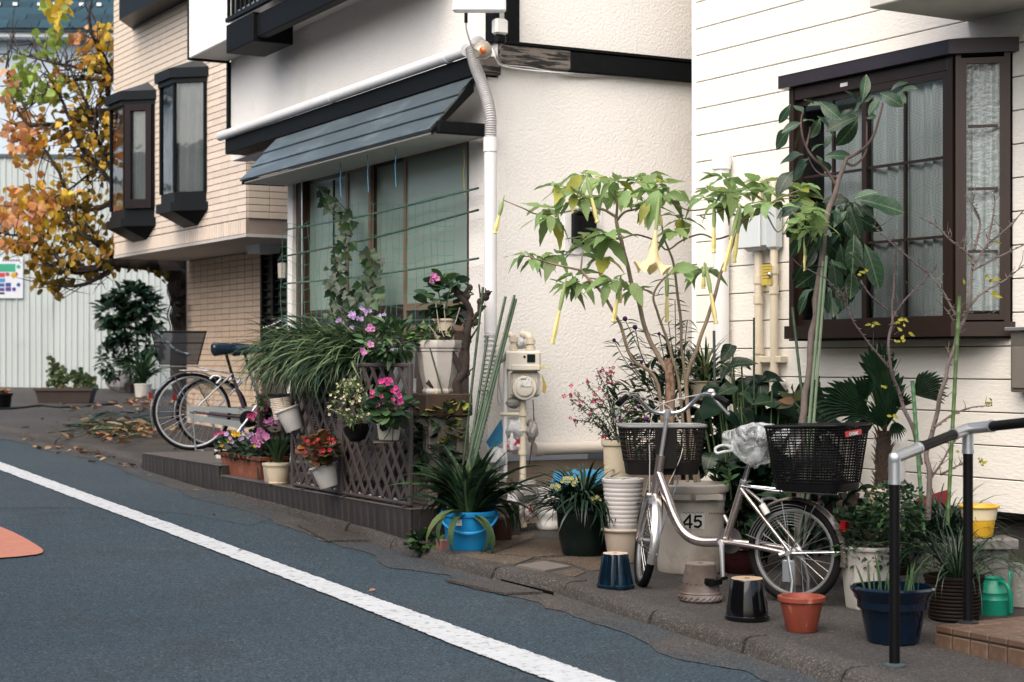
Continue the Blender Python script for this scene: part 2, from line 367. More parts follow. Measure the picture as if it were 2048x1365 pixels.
tp = [gr(-300, 830), gr(0, 926), gr(340, 1049), gr(700, 1181), gr(960, 1273), gr(1222, 1365), gr(1700, 1535)]
bt = [gr(-300, 841), gr(0, 942), gr(340, 1070), gr(700, 1210), gr(900, 1290), gr(1099, 1365), gr(1560, 1545)]
strip('road_marking_line', tp, bt, LINE, n=420, rag=.006, dz=.009)
om = MB(); opx = [(-260, 1030), (-60, 1040), (0, 1056), (24, 1066), (48, 1078), (70, 1091), (82, 1099), (87, 1104), (84, 1109), (74, 1112), (40, 1116), (0, 1119), (-120, 1128), (-260, 1132)]
om.add([gpl(gr(*q), -ROAD_DROP + .009) for q in opx], [tuple(range(len(opx)))]); om.obj('road_marking_orange', ORANGE, kind='structure')
# broken concrete apron by the gas meter, in separate cracked slabs
ap = bpy.data.objects.new('concrete_paving', None); COL.objects.link(ap); ap['kind'] = 'structure'
slabs = [[(905, 1106), (945, 1102), (985, 1110), (1070, 1117), (1030, 1132), (985, 1125), (940, 1118)],
   [(990, 1109), (1075, 1080), (1190, 1092), (1235, 1102), (1190, 1108), (1120, 1112), (1075, 1116)],
   [(1080, 1119), (1190, 1110), (1240, 1112), (1260, 1140), (1180, 1143), (1130, 1126)],
   [(1040, 1134), (1078, 1121), (1125, 1129), (1175, 1146), (1150, 1156), (1090, 1147)],
   [(985, 1078), (1070, 1068), (1068, 1078), (985, 1106), (940, 1098)]]
for sl in slabs:
 pts = [G(*q) for q in sl]; c = sum(pts, V()) / len(pts); th = random.uniform(.003, .007); mb = MB()
 fine = []
 for i in range(len(pts)):
  a, b = pts[i], pts[(i + 1) % len(pts)]
  for j in range(4):
   q = a.lerp(b, j / 4); fine.append(q + (c - q).normalized() * (.006 + .012 * abs(mnoise.noise(q * 9))))
 mb.prism([gpl(q, -.02) for q in fine], (0, 0, .02 + th)); mb.obj('paving_slab', CONC, ap)
cov = MB(); q = [G(1032, 1137), G(1090, 1129), G(1142, 1139), G(1090, 1148)]
cov.prism([gpl(p, .001) for p in q], (0, 0, .018)); co = cov.obj('utility_cover', mat('pinkish_cover_concrete', (.17, .15, .13), rough=.9, bump=.5, bs=50)); tag(co, 'square pale concrete utility cover set in the broken paving', 'utility cover')
# drain inlet under the kerb
dm = MB(); a, b = G(1003, 1166, -ROAD_DROP), G(1108, 1192, -ROAD_DROP)
dm.prism([gpl(a - NRM * .009, -ROAD_DROP), gpl(b - NRM * .009, -ROAD_DROP), gpl(b - NRM * .006, -ROAD_DROP + .02), gpl(a - NRM * .006, -ROAD_DROP + .02)], NRM * .006)
do = dm.obj('drain_inlet', mat('drain_dark_opening', (.006, .005, .005), rough=1)); tag(do, 'dark slot drain opening in the kerb beside a sloping apron', 'drain')
for quad_, nm in (([(890, 1165), (1000, 1168), (1085, 1190), (1010, 1193)], 'apron_slab'), ([(595, 1055), (650, 1056), (745, 1085), (655, 1086)], 'apron_slab')):
 mb = MB(); pts = [gpl(G(*p_, -ROAD_DROP), -ROAD_DROP + .006) for p_ in quad_]; mb.prism(pts, (0, 0, .012)); mb.obj(nm, KERB, ap)
# fallen leaves: real little blades strewn where the wind leaves them
DRY = mat('dry_leaf', (.33, .19, .095), rough=.8, var=.2, rnd=.45, hue=.03, leaf=True, trans=.15)
def dry_leaf(mb, p, s):
 a = random.uniform(0, 6.28); M = Matrix.Translation(p) @ Matrix.Rotation(a, 4, 'Z') @ Matrix.Rotation(random.uniform(-.5, .5), 4, 'X') @ Matrix.Rotation(random.uniform(-.4, .4), 4, 'Y')
 c = random.uniform(.1, .5); pr = [(0, 0), (.34, .3), (.4, .6), (.22, .9), (0, 1.05), (-.22, .9), (-.4, .6), (-.34, .3)]
 vs = [M @ (V((x * s, (y - .5) * s, c * s * x * x * 2))) for x, y in pr]; mb.add(vs + [M @ V((0, 0, -.05 * s))], [(i, (i + 1) % 8, 8) for i in range(8)], True)
fl = MB(); random.seed(11)
for i in range(46):
 x = random.uniform(-10, 270); s_ = (x + 10) / 280; py = 868 + .215 * x + random.gauss(-2, 5 + 5 * (1 - s_)); p = G(x, py, -ROAD_DROP + .02); dry_leaf(fl, p, random.uniform(.05, .10))
for i in range(40):
 p = G(random.gauss(290, 26), random.gauss(806, 6), .02); dry_leaf(fl, p, random.uniform(.07, .12))
for i in range(26):
 p = G(random.uniform(110, 330), random.gauss(814, 5), .02); dry_leaf(fl, p, random.uniform(.06, .12))
for x, y in ((275, 920), (250, 933), (300, 950), (370, 965), (92, 828), (85, 838), (130, 842), (228, 872), (350, 898), (366, 942), (390, 980), (745, 1180), (480, 1100), (428, 1030), (620, 1067), (205, 872), (56, 868), (640, 1070), (905, 1136)):
 dry_leaf(fl, G(x, y, .012 - (ROAD_DROP if y > 868 + .3 * x else 0)), random.uniform(.035, .07) * (.55 if x > 400 else 1))
fl.obj('fallen_leaves', DRY, kind='stuff')
# ---------------------------------------------------------------- white stucco house with the awning
wh = thing('white_house', 'white stucco two storey house with black beams, blue awning and flower pots in front', 'house', (WH.o.x, WH.o.y, 0), WH.a)
def wpart(mb, name, m, parent=wh, **k): return mb.obj(name, m, parent, **k)
YB, YU = .11, -.08                                    # faces of the beam and of the upper wall
zb0 = WH.hy(945, 152, YB).z; zb1 = WH.hy(935, 114, YB).z; zg = WH.hy(935, 104, YB).z
XL = WH.hy(450, 300, YB).x; XU = WH.hy(462, 200, YU).x
wl_, wr_ = WH.hy(590, 500, 0).x, WH.hy(938, 500, 0).x
wz0, wz1 = 1.30, 2.70
mb = MB(); mb.bb(-.0, wr_, -.14, 0, .27, zb0); wpart(mb, 'wall_pier', STUCCO)
mb = MB(); mb.bb(wl_, wl_ + .12, -.14, .02, .27, zb0); wpart(mb, 'wall_pier', STUCCO)
mb = MB(); mb.bb(wr_, wl_, -.14, -.004, .27, wz0); wpart(mb, 'wall_below_window', mat('dark_brown_wall', (.07, .055, .048), rough=.8, var=.2))  # wall coloured dark brown so the lattice openings look dark
mb = MB(); mb.bb(wr_, wl_, -.14, -.004, wz1, zb0); wpart(mb, 'wall_above_window', STUCCO)
sz0 = WH.hx(1200, 905, 0).z
mb = MB(); mb.bb(0, .14, -3.2, -.1405, sz0, zb0); wpart(mb, 'side_wall', STUCCO)
mb = MB(); mb.bb(.06, .14, -3.2, -.1405, -.3, sz0 - .05); mb.bb(.03, wl_, -.14, -.02, -.3, .268); wpart(mb, 'foundation', STUCCO_LOW)
mb = MB(); mb.bb(.10, XU - .002, -.24, YU, zb0 - .01, 7); wpart(mb, 'upper_wall', STUCCO)
mb = MB(); mb.bb(-.0, .0995, -4.2, YU, zb0 - .0, 7); wpart(mb, 'upper_side_wall', STUCCO)
mb = MB(); mb.bb(XU - .6, XU - .001, -4, -.241, zb0, 7); wpart(mb, 'upper_end_wall', STUCCO)
mb = MB(); mb.cbox(.02, XL, YU + .002, YB, zb0, zb1); wpart(mb, 'front_beam', BLACKWOOD)
mb = MB(); mb.cbox(-.045, .018, YU + .002, YB + .002, zb0 + .01, zb1 - .004); wpart(mb, 'front_beam_end', WORNWOOD, label='bare weathered end of the front beam')
mb = MB(); mb.bb(wl_ + .121, XL - .02, -3, YU, zb0 + .03, zb0 + .05); wpart(mb, 'soffit', mat('grey_soffit', (.42, .40, .37), rough=.8))
mb = MB(); mb.bb(wl_ + .3, wl_ + .42, -3, -.5, .0, zb0 + .03); wpart(mb, 'rear_wall', STUCCO)
# side beam: bare timber at the corner, black beyond
h1, h2, h3 = WH.hx(1003, 88, -.06), WH.hx(1142, 98, -.06), WH.hx(1400, 122, -.06)
s0, s1 = WH.hx(1004, 128, -.06).z, WH.hx(1003, 88, -.06).z
mb = MB(); mb.cbox(-.06, -.001, h1.y, h2.y, s0, s1); wpart(mb, 'side_beam', WORNWOOD, label='weathered bare length of the side beam')
mb = MB(); mb.cbox(-.062, -.001, h2.y - .002, -4.2, s0 - .004, s1 - .004); wpart(mb, 'side_beam', BLACKWOOD)
mb = MB(); mb.cbox(-.07, -.001, h1.y - .001, -4.2, s1 + .001, s1 + .022, .003); wpart(mb, 'beam_cap', BLACKWOOD)
p1, p2 = WH.hx(1012, 30, -.03), WH.hx(1040, 30, -.03)
mb = MB(); mb.cbox(-.03, -.001, p1.y, p2.y, s1 + .023, 7); wpart(mb, 'corner_post', BLACKWOOD)
mb = MB(); mb.cbox(-.025, .13, YU + .001, YU + .03, s1 + .023, 7); wpart(mb, 'corner_post', BLACKWOOD)
mb = MB(); mb.cbox(XU, XU + .05, YU - .1, YU + .03, zb1, WH.hy(462, 120, YU).z - .02); wpart(mb, 'end_post', BLACKWOOD)
# gutter and downpipe
ga, gb = WH.hy(440, 262, YB + .02), WH.hy(935, 103, YB + .02); zgt = (WH.hy(445, 268, YB + .02).z + WH.hy(930, 112, YB + .02).z) / 2
mb = MB(); mb.tube([(XL + .10, YB + .02, zgt), (XL + .07, YB + .02, zgt + .005), (.05, YB + .02, zgt + .01)], [.030, .041, .041], 14)
for x in (.3, 2.3, 4.4): mb.tube([(x, YB + .02, zgt + .008), (x + .05, YB + .02, zgt + .008)], .044, 14)
wpart(mb, 'gutter', WHITEPVC)
px_ = [(942, 96), (950, 130), (963, 165), (975, 205), (981, 240), (981, 276)]
pts = bez([WH.hy(x, y, YB + .0) for x, y in px_], 8)
mb = MB(); L = 0; fine = []
for i in range(len(pts) - 1):
 n_ = max(1, int((pts[i + 1] - pts[i]).length / .0032))
 for j in range(n_): fine.append(pts[i].lerp(pts[i + 1], j / n_))
rr = [.040 if (i // 2) % 2 else .0335 for i in range(len(fine))]
mb.tube(fine, rr, 14); wpart(mb, 'flexible_downpipe', mat('grey_ribbed_hose', (.50, .49, .49), rough=.5, var=.06))
dp = WH.hy(981, 400, YB); zj = WH.hy(981, 285, YB).z; zl = WH.hy(981, 668, YB).z
mb = MB(); mb.tube([(dp.x, YB, zj + .03), (dp.x, YB, zj - .06)], .046, 16); mb.tube([(dp.x, YB, zj - .0), (dp.x, YB, zl)], .041, 16); wpart(mb, 'downpipe', WHITEPVC)
lo = [(981, 668), (980, 720), (976, 770), (968, 820), (955, 870), (945, 930), (940, 990)]
pts = bez([WH.hy(x, y, YB + .01 + .02 * i) for i, (x, y) in enumerate(lo)], 8); fine = []
for i in range(len(pts) - 1):
 n_ = max(1, int((pts[i + 1] - pts[i]).length / .0065))
 for j in range(n_): fine.append(pts[i].lerp(pts[i + 1], j / n_))
mb = MB(); mb.tube(fine, [.041 if (i // 2) % 2 else .034 for i in range(len(fine))], 14); wpart(mb, 'flexible_downpipe', _M['grey_ribbed_hose'])
# skirting drain pipe along the foot of the side wall
q0, q1 = WH.hx(1068, 899, -.05), WH.hx(1400, 896, -.05)
mb = MB(); mb.tube([(-.05, q0.y, q0.z), (-.05, q1.y - .6, q0.z)], .042, 14); mb.tube([(-.05, q0.y + .002, q0.z), (-.05, q0.y - .05, q0.z)], .049, 14); wpart(mb, 'drain_pipe', mat('beige_drain_pipe', (.60, .55, .49), rough=.5, var=.06))
# balcony above, cut by the top of the picture
YO = .31
bz = WH.hy(462, 122, YU).z
xe = WH.hy(459, 60, YO).x; xw0 = WH.hy(378, 60, YO).x
mb = MB(); mb.bb(.6, xw0, YU + .002, YO - .03, bz, bz + .06); wpart(mb, 'balcony_soffit', mat('pale_soffit', (.62, .59, .55), rough=.8, var=.05))
mb = MB(); mb.cbox(xe, xw0, YO - .028, YO, bz - .005, 7); wpart(mb, 'balcony_panel', mat('white_panel', (.8, .8, .79), rough=.6, var=.03))
mb = MB(); mb.cbox(xw0 + .001, xw0 + .03, YU, YO - .001, bz - .02, bz + .05); mb.cbox(xw0 + .001, xw0 + .02, YO - .01, YO + .012, bz - .02, 7); wpart(mb, 'balcony_edge', BLACKWOOD)
k0 = WH.hy(513, 83, YO + .03); k1 = WH.hy(459, 80, YO + .03)
mb = MB(); mb.cbox(k0.x, k1.x, YU + .1, YO + .06, k0.z, k0.z + .24); wpart(mb, 'balcony_bracket', BLACKWOOD)
mb = MB(); mb.cbox(.6, k0.x - .002, YO - .06, YO + .03, k0.z + .03, k0.z + .22); wpart(mb, 'balcony_beam', BLACKWOOD)
rz0 = k0.z + .26
mb = MB(); mb.cbox(.6, k1.x, YO + .03, YO + .07, rz0, rz0 + .04); wpart(mb, 'balcony_rail', BLACKMETAL)
for i in range(3):
 mb = MB(); mb.cbox(.6, k1.x - .25, YO + .02 - .06 * i, YO + .05 - .06 * i, rz0 + .05 + .04 * i, rz0 + .065 + .04 * i, .003); wpart(mb, 'balcony_rail', ALU)
for i in range(10):
 x = k1.x - .02 - i * .11; mb = MB(); mb.cbox(x - .02, x, YO + .035, YO + .06, rz0 + .041, rz0 + 1.0, .003); wpart(mb, 'baluster', BLACKMETAL)
mb = MB(); mb.bb(.6, xe - .01, YO - .1, YO - .08, rz0 + .1, 7); wpart(mb, 'balcony_screen', BLACKPL)
# awning of three sheet-metal boards
AW = mat('blue_grey_sheet_metal', (.155, .20, .22), rough=.38, metal=.5, var=.12, vs=3, c2=(.24, .31, .34), s2=2, lo=.5, hi=.7, stretch=(1, 3, 3))
at0 = WH.hy(945, 157, YB + .012); af = WH.hy(855, 262, .424); al = WH.hy(481, 358, .424)
x0, x1 = at0.x - .005, al.x; yt, zt = YB + .005, at0.z + .01; yf, zf = .424, af.z
aw = V((0, yf - yt, zf - zt)); nrm = V((0, -aw.z, aw.y)).normalized()
if nrm.z < 0: nrm = -nrm
for i in range(3):
 t0, t1 = i * .36 if i < 2 else .70, (i + 1) * .36 if i < 1 else (.69 if i == 1 else 1.0)
 t0 = (0, .355, .685)[i]; t1 = (.35, .68, 1.0)[i]; mb = MB()
 a = V((0, yt, zt)) + aw * t0 + nrm * .000; b = V((0, yt, zt)) + aw * t1 + nrm * .012
 inset = .02 * (2 - i)
 mb.grid(lambda u, v: V((x0 + (x1 - x0) * u, 0, 0)) + a.lerp(b, v) + nrm * (.003 * mnoise.noise(V((u * 9, i * 3 + v, 1)))), 40, 3)
 mb.grid(lambda u, v: V((x0 + (x1 - x0) * u, 0, 0)) + b - nrm * .016 * v, 40, 1)
 wpart(mb, 'awning_board', AW)
mb = MB(); poly = [V((x0 - .002, yt, zt - .02)), V((x0 - .002, yf - .01, zf - .004)), V((x0 - .002, yf - .01, zf - .03)), V((x0 - .002, yt, zt - .10))]
mb.prism(poly, (.02, 0, 0)); wpart(mb, 'awning_end', BLACKWOOD)
mb = MB(); mb.prism([V((x1 - .02, p_.y, p_.z)) for p_ in poly], (.02, 0, 0)); wpart(mb, 'awning_end', BLACKWOOD)
mb = MB(); mb.cbox(x0 + .01, x1 - .03, .02, yf - .02, zf - .02, zf - .006, .002); wpart(mb, 'awning_soffit', mat('white_soffit', (.55, .54, .52), rough=.7, var=.1))
ar0, ar1 = WH.hy(962, 272, .0), WH.hy(855, 268, .40)
mb = MB(); mb.cbox(x0 - .055, x0 - .004, .001, yf - .03, zf - .022, zf + .058); wpart(mb, 'awning_bracket', BLACKWOOD)
mb = MB(); mb.cbox(x1 + .004, x1 + .04, .021, yf - .03, zf - .022, zf + .04); wpart(mb, 'awning_bracket', BLACKWOOD)
BLUEWIRE = mat('blue_plastic_wire', (.08, .30, .50), rough=.5)
for (pxa, pya, pyb, yy, m_) in ((680, 322, 395, .30, BLUEWIRE), (735, 300, 385, .30, BLUEWIRE), (790, 288, 375, .30, BLUEWIRE), (927, 300, 390, .05, mat('yellow_cord', (.5, .36, .04), rough=.6))):
 a, b = WH.hy(pxa, pya, yy), WH.hy(pxa + 2, pyb, yy); mb = MB(); mid = a.lerp(b, .5) + V((.006, 0, 0))
 if pxa < 900: a.z = zf - .015
 mb.tube(bez([a, a.lerp(b, .3) - V((.008, 0, 0)), mid, b], 4), .0035, 5); wpart(mb, 'hanging_wire', m_)
# window: brown frame, four frosted sashes
wz0w = wz0
WFR = mat('brown_aluminium_sash', (.105, .058, .040), rough=.45, metal=.3, var=.2, vs=4)
WFT = mat('tan_aluminium_sash', (.30, .20, .14), rough=.5, metal=.3, var=.15, vs=4)
win = MB()
for (xa, xb, za, zb) in ((wr_, wr_ + .05, wz0, wz1), (wl_ - .10, wl_ - .0, wz0, wz1), (wr_ + .05, wl_ - .10, wz0, wz0 + .05), (wr_ + .05, wl_ - .10, wz1 - .05, wz1)): win.bb(xa, xb, -.13, -.01, za, zb)
wino = win.obj('window', WFR, wh)
def frosted():
 m = mat('frosted_wire_glass', (.27, .35, .30), rough=.2, var=.06, vs=1.5, bump=.35, bs=220, bd=.002, spec=.6)
 return m
FG = frosted(); FGD = mat('dark_lower_glass', (.045, .035, .045), rough=.35, var=.25, vs=3, bump=.3, bs=220, bd=.002)
edges = [wl_ - .10] + [WH.hy(x, 480, -.05).x for x in (696, 743, 812)] + [wr_ + .05]
zl_ = WH.hy(840, 612, -.05).z
for i in range(4):
 xa, xb = edges[i + 1], edges[i]; yy = -.05 if i % 2 else -.085
 mb = MB()
 for (a, b, c, d) in ((xa - .015, xa + .03, wz0 + .05, wz1 - .05), (xb - .03, xb + .015, wz0 + .05, wz1 - .05)): mb.bb(a, b, yy - .014, yy + .014, c, d)
 for z in (wz0 + .05, zl_ - .03, wz1 - .10): mb.bb(xa + .03, xb - .03, yy - .012, yy + .012, z, z + .05)
 mb.obj('sash', WFR if i % 2 == 0 else WFT, wino)
 mb = MB(); mb.bb(xa + .028, xb - .028, yy - .004, yy + .004, zl_ + .02, wz1 - .10); mb.obj('pane', FG, wino)
 mb = MB(); mb.bb(xa + .028, xb - .028, yy - .004, yy + .004, wz0 + .10, zl_ - .03); mb.obj('pane', FGD, wino)
mb = MB(); mb.bb(wr_, wl_, -.5, -.48, wz0 - .1, wz1 + .1); mb.obj('blind', mat('grey_green_blind', (.33, .34, .31), rough=.9), wino)
# tiled plinth: two levels, each face tile a piece
pa = WH.l(G(838, 1078)); YP = .76
px0, pxs, px1 = -.44, WH.hy(440, 945, YP).x, WH.hy(286, 918, YP).x
zp0 = WH.hy(805, 1011, YP).z - .012; zp1 = WH.hy(300, 908, YP).z
PT = mat('dark_plinth_tile', (.036, .028, .027), rough=.55, var=.2, vs=6, rnd=.22, c2=(.085, .068, .06), s2=6, lo=.55, hi=.75)
PTOP = mat('plinth_top_tile', (.125, .105, .095), rough=.5, var=.2, vs=6, c2=(.075, .062, .055), s2=3, lo=.5, hi=.7)
pl = thing('tiled_plinth', 'low dark tiled plinth of two levels carrying pots and lattice', 'plinth', (WH.o.x, WH.o.y, 0), WH.a)
mb = MB(); mb.bb(px0, pxs, .003, YP - .018, -.4, zp0 - .012); mb.bb(pxs + .001, px1, -1.0, YP - .018, -.4, zp1 - .012); mb.obj('core', mat('mortar_dark', (.05, .043, .04), rough=.95), pl)
mb = MB(); mb.cbox(px0, pxs - .001, .003, YP, zp0 - .012, zp0, .004); mb.obj('top_slab', PTOP, pl)
mb = MB(); mb.cbox(pxs + .001, px1, -1.0, YP, zp1 - .012, zp1, .004); mb.obj('top_slab', PTOP, pl)
tw = .105; tmesh = {}
def tilebox(w, h, d, m, key):
 if key not in tmesh: tmesh[key] = MB().cbox(-w / 2, w / 2, -d, 0, -h, 0, .003).mesh('tile', m)
 return tmesh[key]
x = px0
while x < px1 - .06:
 up = x > pxs - .01; z = (zp1 if up else zp0) - .013
 link('tile', tilebox(tw - .006, .42, .016, PT, 'pl'), pl, (x + tw / 2, YP - .001, z)); x += tw
# window support net of canes and green netting
tr = thing('trellis_net', 'green garden canes and sagging netting tied across the frosted window', 'trellis', (WH.o.x, WH.o.y, 0), WH.a)
NETC = mat('green_netting', (.035, .22, .135), rough=.6)
bars = [((583, 458), (939, 381)), ((580, 511), (939, 425)), ((580, 567), (939, 500)), ((580, 633), (939, 640))]
for i, (a, b) in enumerate(bars):
 A, B = WH.hy(*a, .09), WH.hy(*b, .09)
 if i == 2: B = WH.hy(939, 520, .09)
 mid = A.lerp(B, .5) - V((0, 0, .02)); mb = MB(); mb.tube(bez([A + V((.06, 0, 0)), A, mid, B, B - V((.02, 0, 0))], 6), .0075, 7)
 mb.obj('cane', CANE if i % 2 else mat('teal_green_cane', (.09, .17, .13), rough=.45), tr)
A = WH.hy(668, 360, .08); mb = MB(); mb.tube([A, V((A.x, .08, 1.4))], .009, 7); mb.obj('cane', BLACKMETAL, tr)
A = WH.hy(604, 360, .08); mb = MB(); mb.tube([A, V((A.x, .08, 1.4))], .006, 7); mb.obj('cane', ALU, tr)
mb = MB(); xa, xb = wr_ + .02, wl_ + .04; random.seed(5)
def netp(x, z): return V((x + .03 * mnoise.noise(V((x * 2, z * 2, 0))), .10 + .03 * mnoise.noise(V((x * 3, z * 3, 7))), z - .05 * math.sin((x - xa) / (xb - xa) * 9) * .5 + .05 * mnoise.noise(V((x * 2.2, z * 1.5, 3)))))
nx, nz = 26, 9; za, zb_ = 1.32, 2.28
for j in range(nz + 1): mb.tube([netp(xa + (xb - xa) * i / (nx * 2), za + (zb_ - za) * j / nz) for i in range(nx * 2 + 1)], .0019, 3, False)
for i in range(nx + 1): mb.tube([netp(xa + (xb - xa) * i / nx, za + (zb_ - za) * j / 18) for j in range(19)], .0019, 3, False)
mb.obj('netting', NETC, tr, kind='stuff')
# equipment at the corner
eq = thing('antenna_box', 'white box antenna with a hanging cable at the upper corner of the white house', 'antenna')
ea, eb = P(906, 26, 10.85), P(1012, 26, 10.85)
mb = MB(); mb.cbox(ea.x, eb.x, 10.8, 10.87, ea.z, ea.z + .5, .012); mb.obj('housing', mat('white_gloss_case', (.82, .82, .82), rough=.35, var=.02), eq)
mb = MB(); mb.tube([V(((ea.x + eb.x) / 2, 10.87, ea.z + .28)), WH.w(.06, YU + .03, ea.z + .28)], .02, 8); mb.obj('bracket', ALU, eq)
ca = P(932, 27, 10.83); mb = MB(); mb.tube([ca, ca - V((0, 0, .06))], .011, 8); mb.obj('connector', BLACKPL, eq)
mb = MB(); mb.tube(bez([ca - V((0, 0, .06)), P(933, 60, 10.84), P(942, 88, 10.87), P(955, 110, 10.92), P(966, 130, 10.98)], 6), .006, 6); mb.obj('cable', mat('grey_cable', (.42, .41, .38), rough=.5), eq)
sl = thing('security_light', 'small grey and white flood light with an orange lens at the corner beam', 'light', WH.w(0, 0, 0), WH.a)
c = WH.hx(988, 62, -.0) ; c.x = .02; c.y = .0
def lamp(px, py, r, d, m, nm, yy=.16):
 q = WH.hy(px, py, yy); mb = MB(); M = Matrix.Rotation(R(65), 4, 'X') @ Matrix.Rotation(R(20), 4, 'Y')
 mb.lathe([(r * .45, -d), (r * .9, -d * .6), (r, 0), (r * .97, .012), (r * .8, .014)], 18, M=M, c=q, cap1=True); return mb.obj(nm, m, sl)
lamp(967, 100, .062, .08, mat('smoky_lamp_glass', (.42, .37, .29), rough=.2, coat=.5), 'lamp_head'); lamp(958, 88, .05, .07, GREYPL, 'lamp_head', .12)
q = WH.hy(962, 104, .235); mb = MB(); mb.lathe([(.0, .0), (.022, .006), (.026, .02), (.012, .03)], 10, M=Matrix.Rotation(R(60), 4, 'X'), c=q); mb.obj('bulb', mat('orange_lens', (.75, .16, .02), rough=.3), sl)  # bulb is coloured orange, without emission
q = WH.hy(990, 55, .14); mb = MB(); mb.cbox(q.x - .035, q.x + .035, .06, .15, q.z - .045, q.z + .055, .012); mb.obj('sensor_case', mat('pale_case', (.66, .65, .63), rough=.4), sl)
mb = MB(); mb.cbox(q.x - .028, q.x + .022, .07, .14, q.z - .1, q.z - .046, .01); mb.obj('sensor_eye', BLACKPL, sl)
mb = MB(); mb.tube(bez([WH.hy(988, 96, .13), WH.hy(996, 118, .1), WH.hx(1006, 130, -.075), WH.hx(1060, 136, -.07), WH.hx(1150, 152, -.03), WH.hx(1240, 154, -.03), WH.hx(1386, 168, -.03)], 8), .006, 6); mb.obj('cable', _M['grey_cable'], sl)
mb = MB(); mb.tube(bez([WH.hy(984, 98, .13), WH.hy(994, 122, .1), WH.hx(1008, 133, -.075), WH.hx(1070, 142, -.07), WH.hx(1170, 149, -.03), WH.hx(1386, 164, -.03)], 8), .005, 6); mb.obj('cable', WHITEPVC, sl)
so = thing('wall_socket_box', 'black hooded socket box on a white plate on the white side wall', 'socket', WH.o, WH.a)
a, b = WH.hx(1127, 408, 0), WH.hx(1203, 512, 0)
mb = MB(); mb.cbox(-.012, -.001, a.y, b.y, b.z, a.z, .003); mb.obj('back_plate', mat('ivory_plate', (.74, .73, .71), rough=.4), so)
a, b = WH.hx(1148, 424, -.06), WH.hx(1193, 490, -.06)
mb = MB(); mb.cbox(-.075, -.013, a.y, b.y, b.z, a.z, .012); mb.cbox(-.088, -.0755, a.y - .012, b.y + .012, b.z + .03, a.z - .02, .006); mb.cbox(-.1, -.076, a.y - .004, b.y + .004, a.z - .018, a.z + .006, .006); mb.obj('hood', BLACKPL, so)
mb = MB(); mb.cbox(-.06, -.014, a.y - .02, b.y + .03, a.z + .001, a.z + .03, .008); mb.obj('cap', mat('clear_grey_cap', (.35, .36, .36), rough=.15), so)
# ---------------------------------------------------------------- house with board siding
rh = thing('siding_house', 'white board sided house with a brown bay window and lace curtains', 'house', (RH.o.x, RH.o.y, 0), RH.a)
def rpart(mb, name, m, parent=rh, **k): return mb.obj(name, m, parent, **k)
zs0 = RH.hy(2020, 1010, .0).z; zt0 = RH.hy(1394, 272, 0).z; zt1 = RH.hy(1394, 112, 0).z; ph = (zt1 - zt0) / 3
k0 = math.floor((zs0 - zt0) / ph + .5)
XEND = -4.6
wob = MB()
bm = MB().cbox(XEND, -.03, -.02, .0, .003, ph - .003, .003).mesh('siding_board', SIDING)
z = zt0 + k0 * ph
zbot = z
while z < 4.3: link('siding_board', bm, rh, (0, 0, z)); z += ph
mb = MB(); mb.bb(XEND, -.001, -.14, -.021, zbot, 7); rpart(mb, 'wall', mat('siding_backing', (.36, .32, .25), rough=.9))
mb = MB(); mb.cbox(-.029, .012, -.14, .004, zbot, 7, .004); rpart(mb, 'corner_trim', mat('white_trim', (.80, .80, .79), rough=.5, var=.03))
mb = MB(); mb.bb(-.03, .0, -5, -.141, zbot, 7); rpart(mb, 'end_wall', SIDING)
mb = MB(); mb.bb(XEND, -.02, -5, -.10, -.4, zbot - .03); rpart(mb, 'foundation', mat('dark_foundation', (.09, .08, .07), rough=.95, var=.2))
mb = MB(); mb.bb(XEND, -.01, -.13, -.005, zbot - .028, zbot - .002); rpart(mb, 'sill_flashing', BLACKMETAL)
# canopy in the top right corner
c1 = RH.hy(1838, 31, .35); c2 = RH.hy(2048, 56, 0)
mb = MB(); mb.cbox(XEND, c1.x, .002, .70, c1.z - .0, 4.6, .006); rpart(mb, 'porch_canopy', mat('grey_canopy_render', (.56, .54, .50), rough=.9, bump=.6, bs=70))
# bay window
xr, d, e = -2.745, .2137, 1.312
xc = xr + d; xl = xc + e
zbt = RH.hy(1905, 673, d).z; zgt_ = RH.hy(1905, 112, d).z; zrt = RH.hy(1880, 85, d).z
bay = bpy.data.objects.new('bay_window', None); COL.objects.link(bay); bay.parent = rh
def bpoly(o, g=0): return [V((xl + o + g, .001, 0)), V((xl + o, d + o, 0)), V((xc - o * .4, d + o, 0)), V((xr - o, .001, 0))]
mb = MB(); mb.prism([p_ + V((0, 0, zgt_ + .005)) for p_ in bpoly(.045)], (0, 0, zrt - zgt_ - .012)); mb.obj('roof_band', mat('aubergine_band', (.055, .042, .055), rough=.35, metal=.3, var=.15), bay)
mb = MB(); tp_ = [p_ + V((0, 0, zrt - .006)) for p_ in bpoly(.05)]; rt = [V((xl - .1, .001, zrt + .05)), V((xc + .12, .001, zrt + .05))]
mb.add(tp_ + rt, [(0, 1, 4), (1, 2, 5, 4), (2, 3, 5), (3, 2, 1, 0)]); mb.obj('roof', mat('pinkish_roof_sheet', (.25, .19, .17), rough=.6), bay)
mb = MB(); mb.prism([p_ + V((0, 0, zbt - .0)) for p_ in bpoly(.02)], (0, 0, .075)); mb.obj('base', DARKMETAL, bay)
mb = MB(); mb.prism([p_ + V((0, 0, zbt - .012)) for p_ in bpoly(.0)], (0, 0, .011)); mb.obj('underside', mat('dark_underside', (.03, .028, .028), rough=.8), bay)
zi0, zi1 = zbt + .075, zgt_ + .004
PW = .052
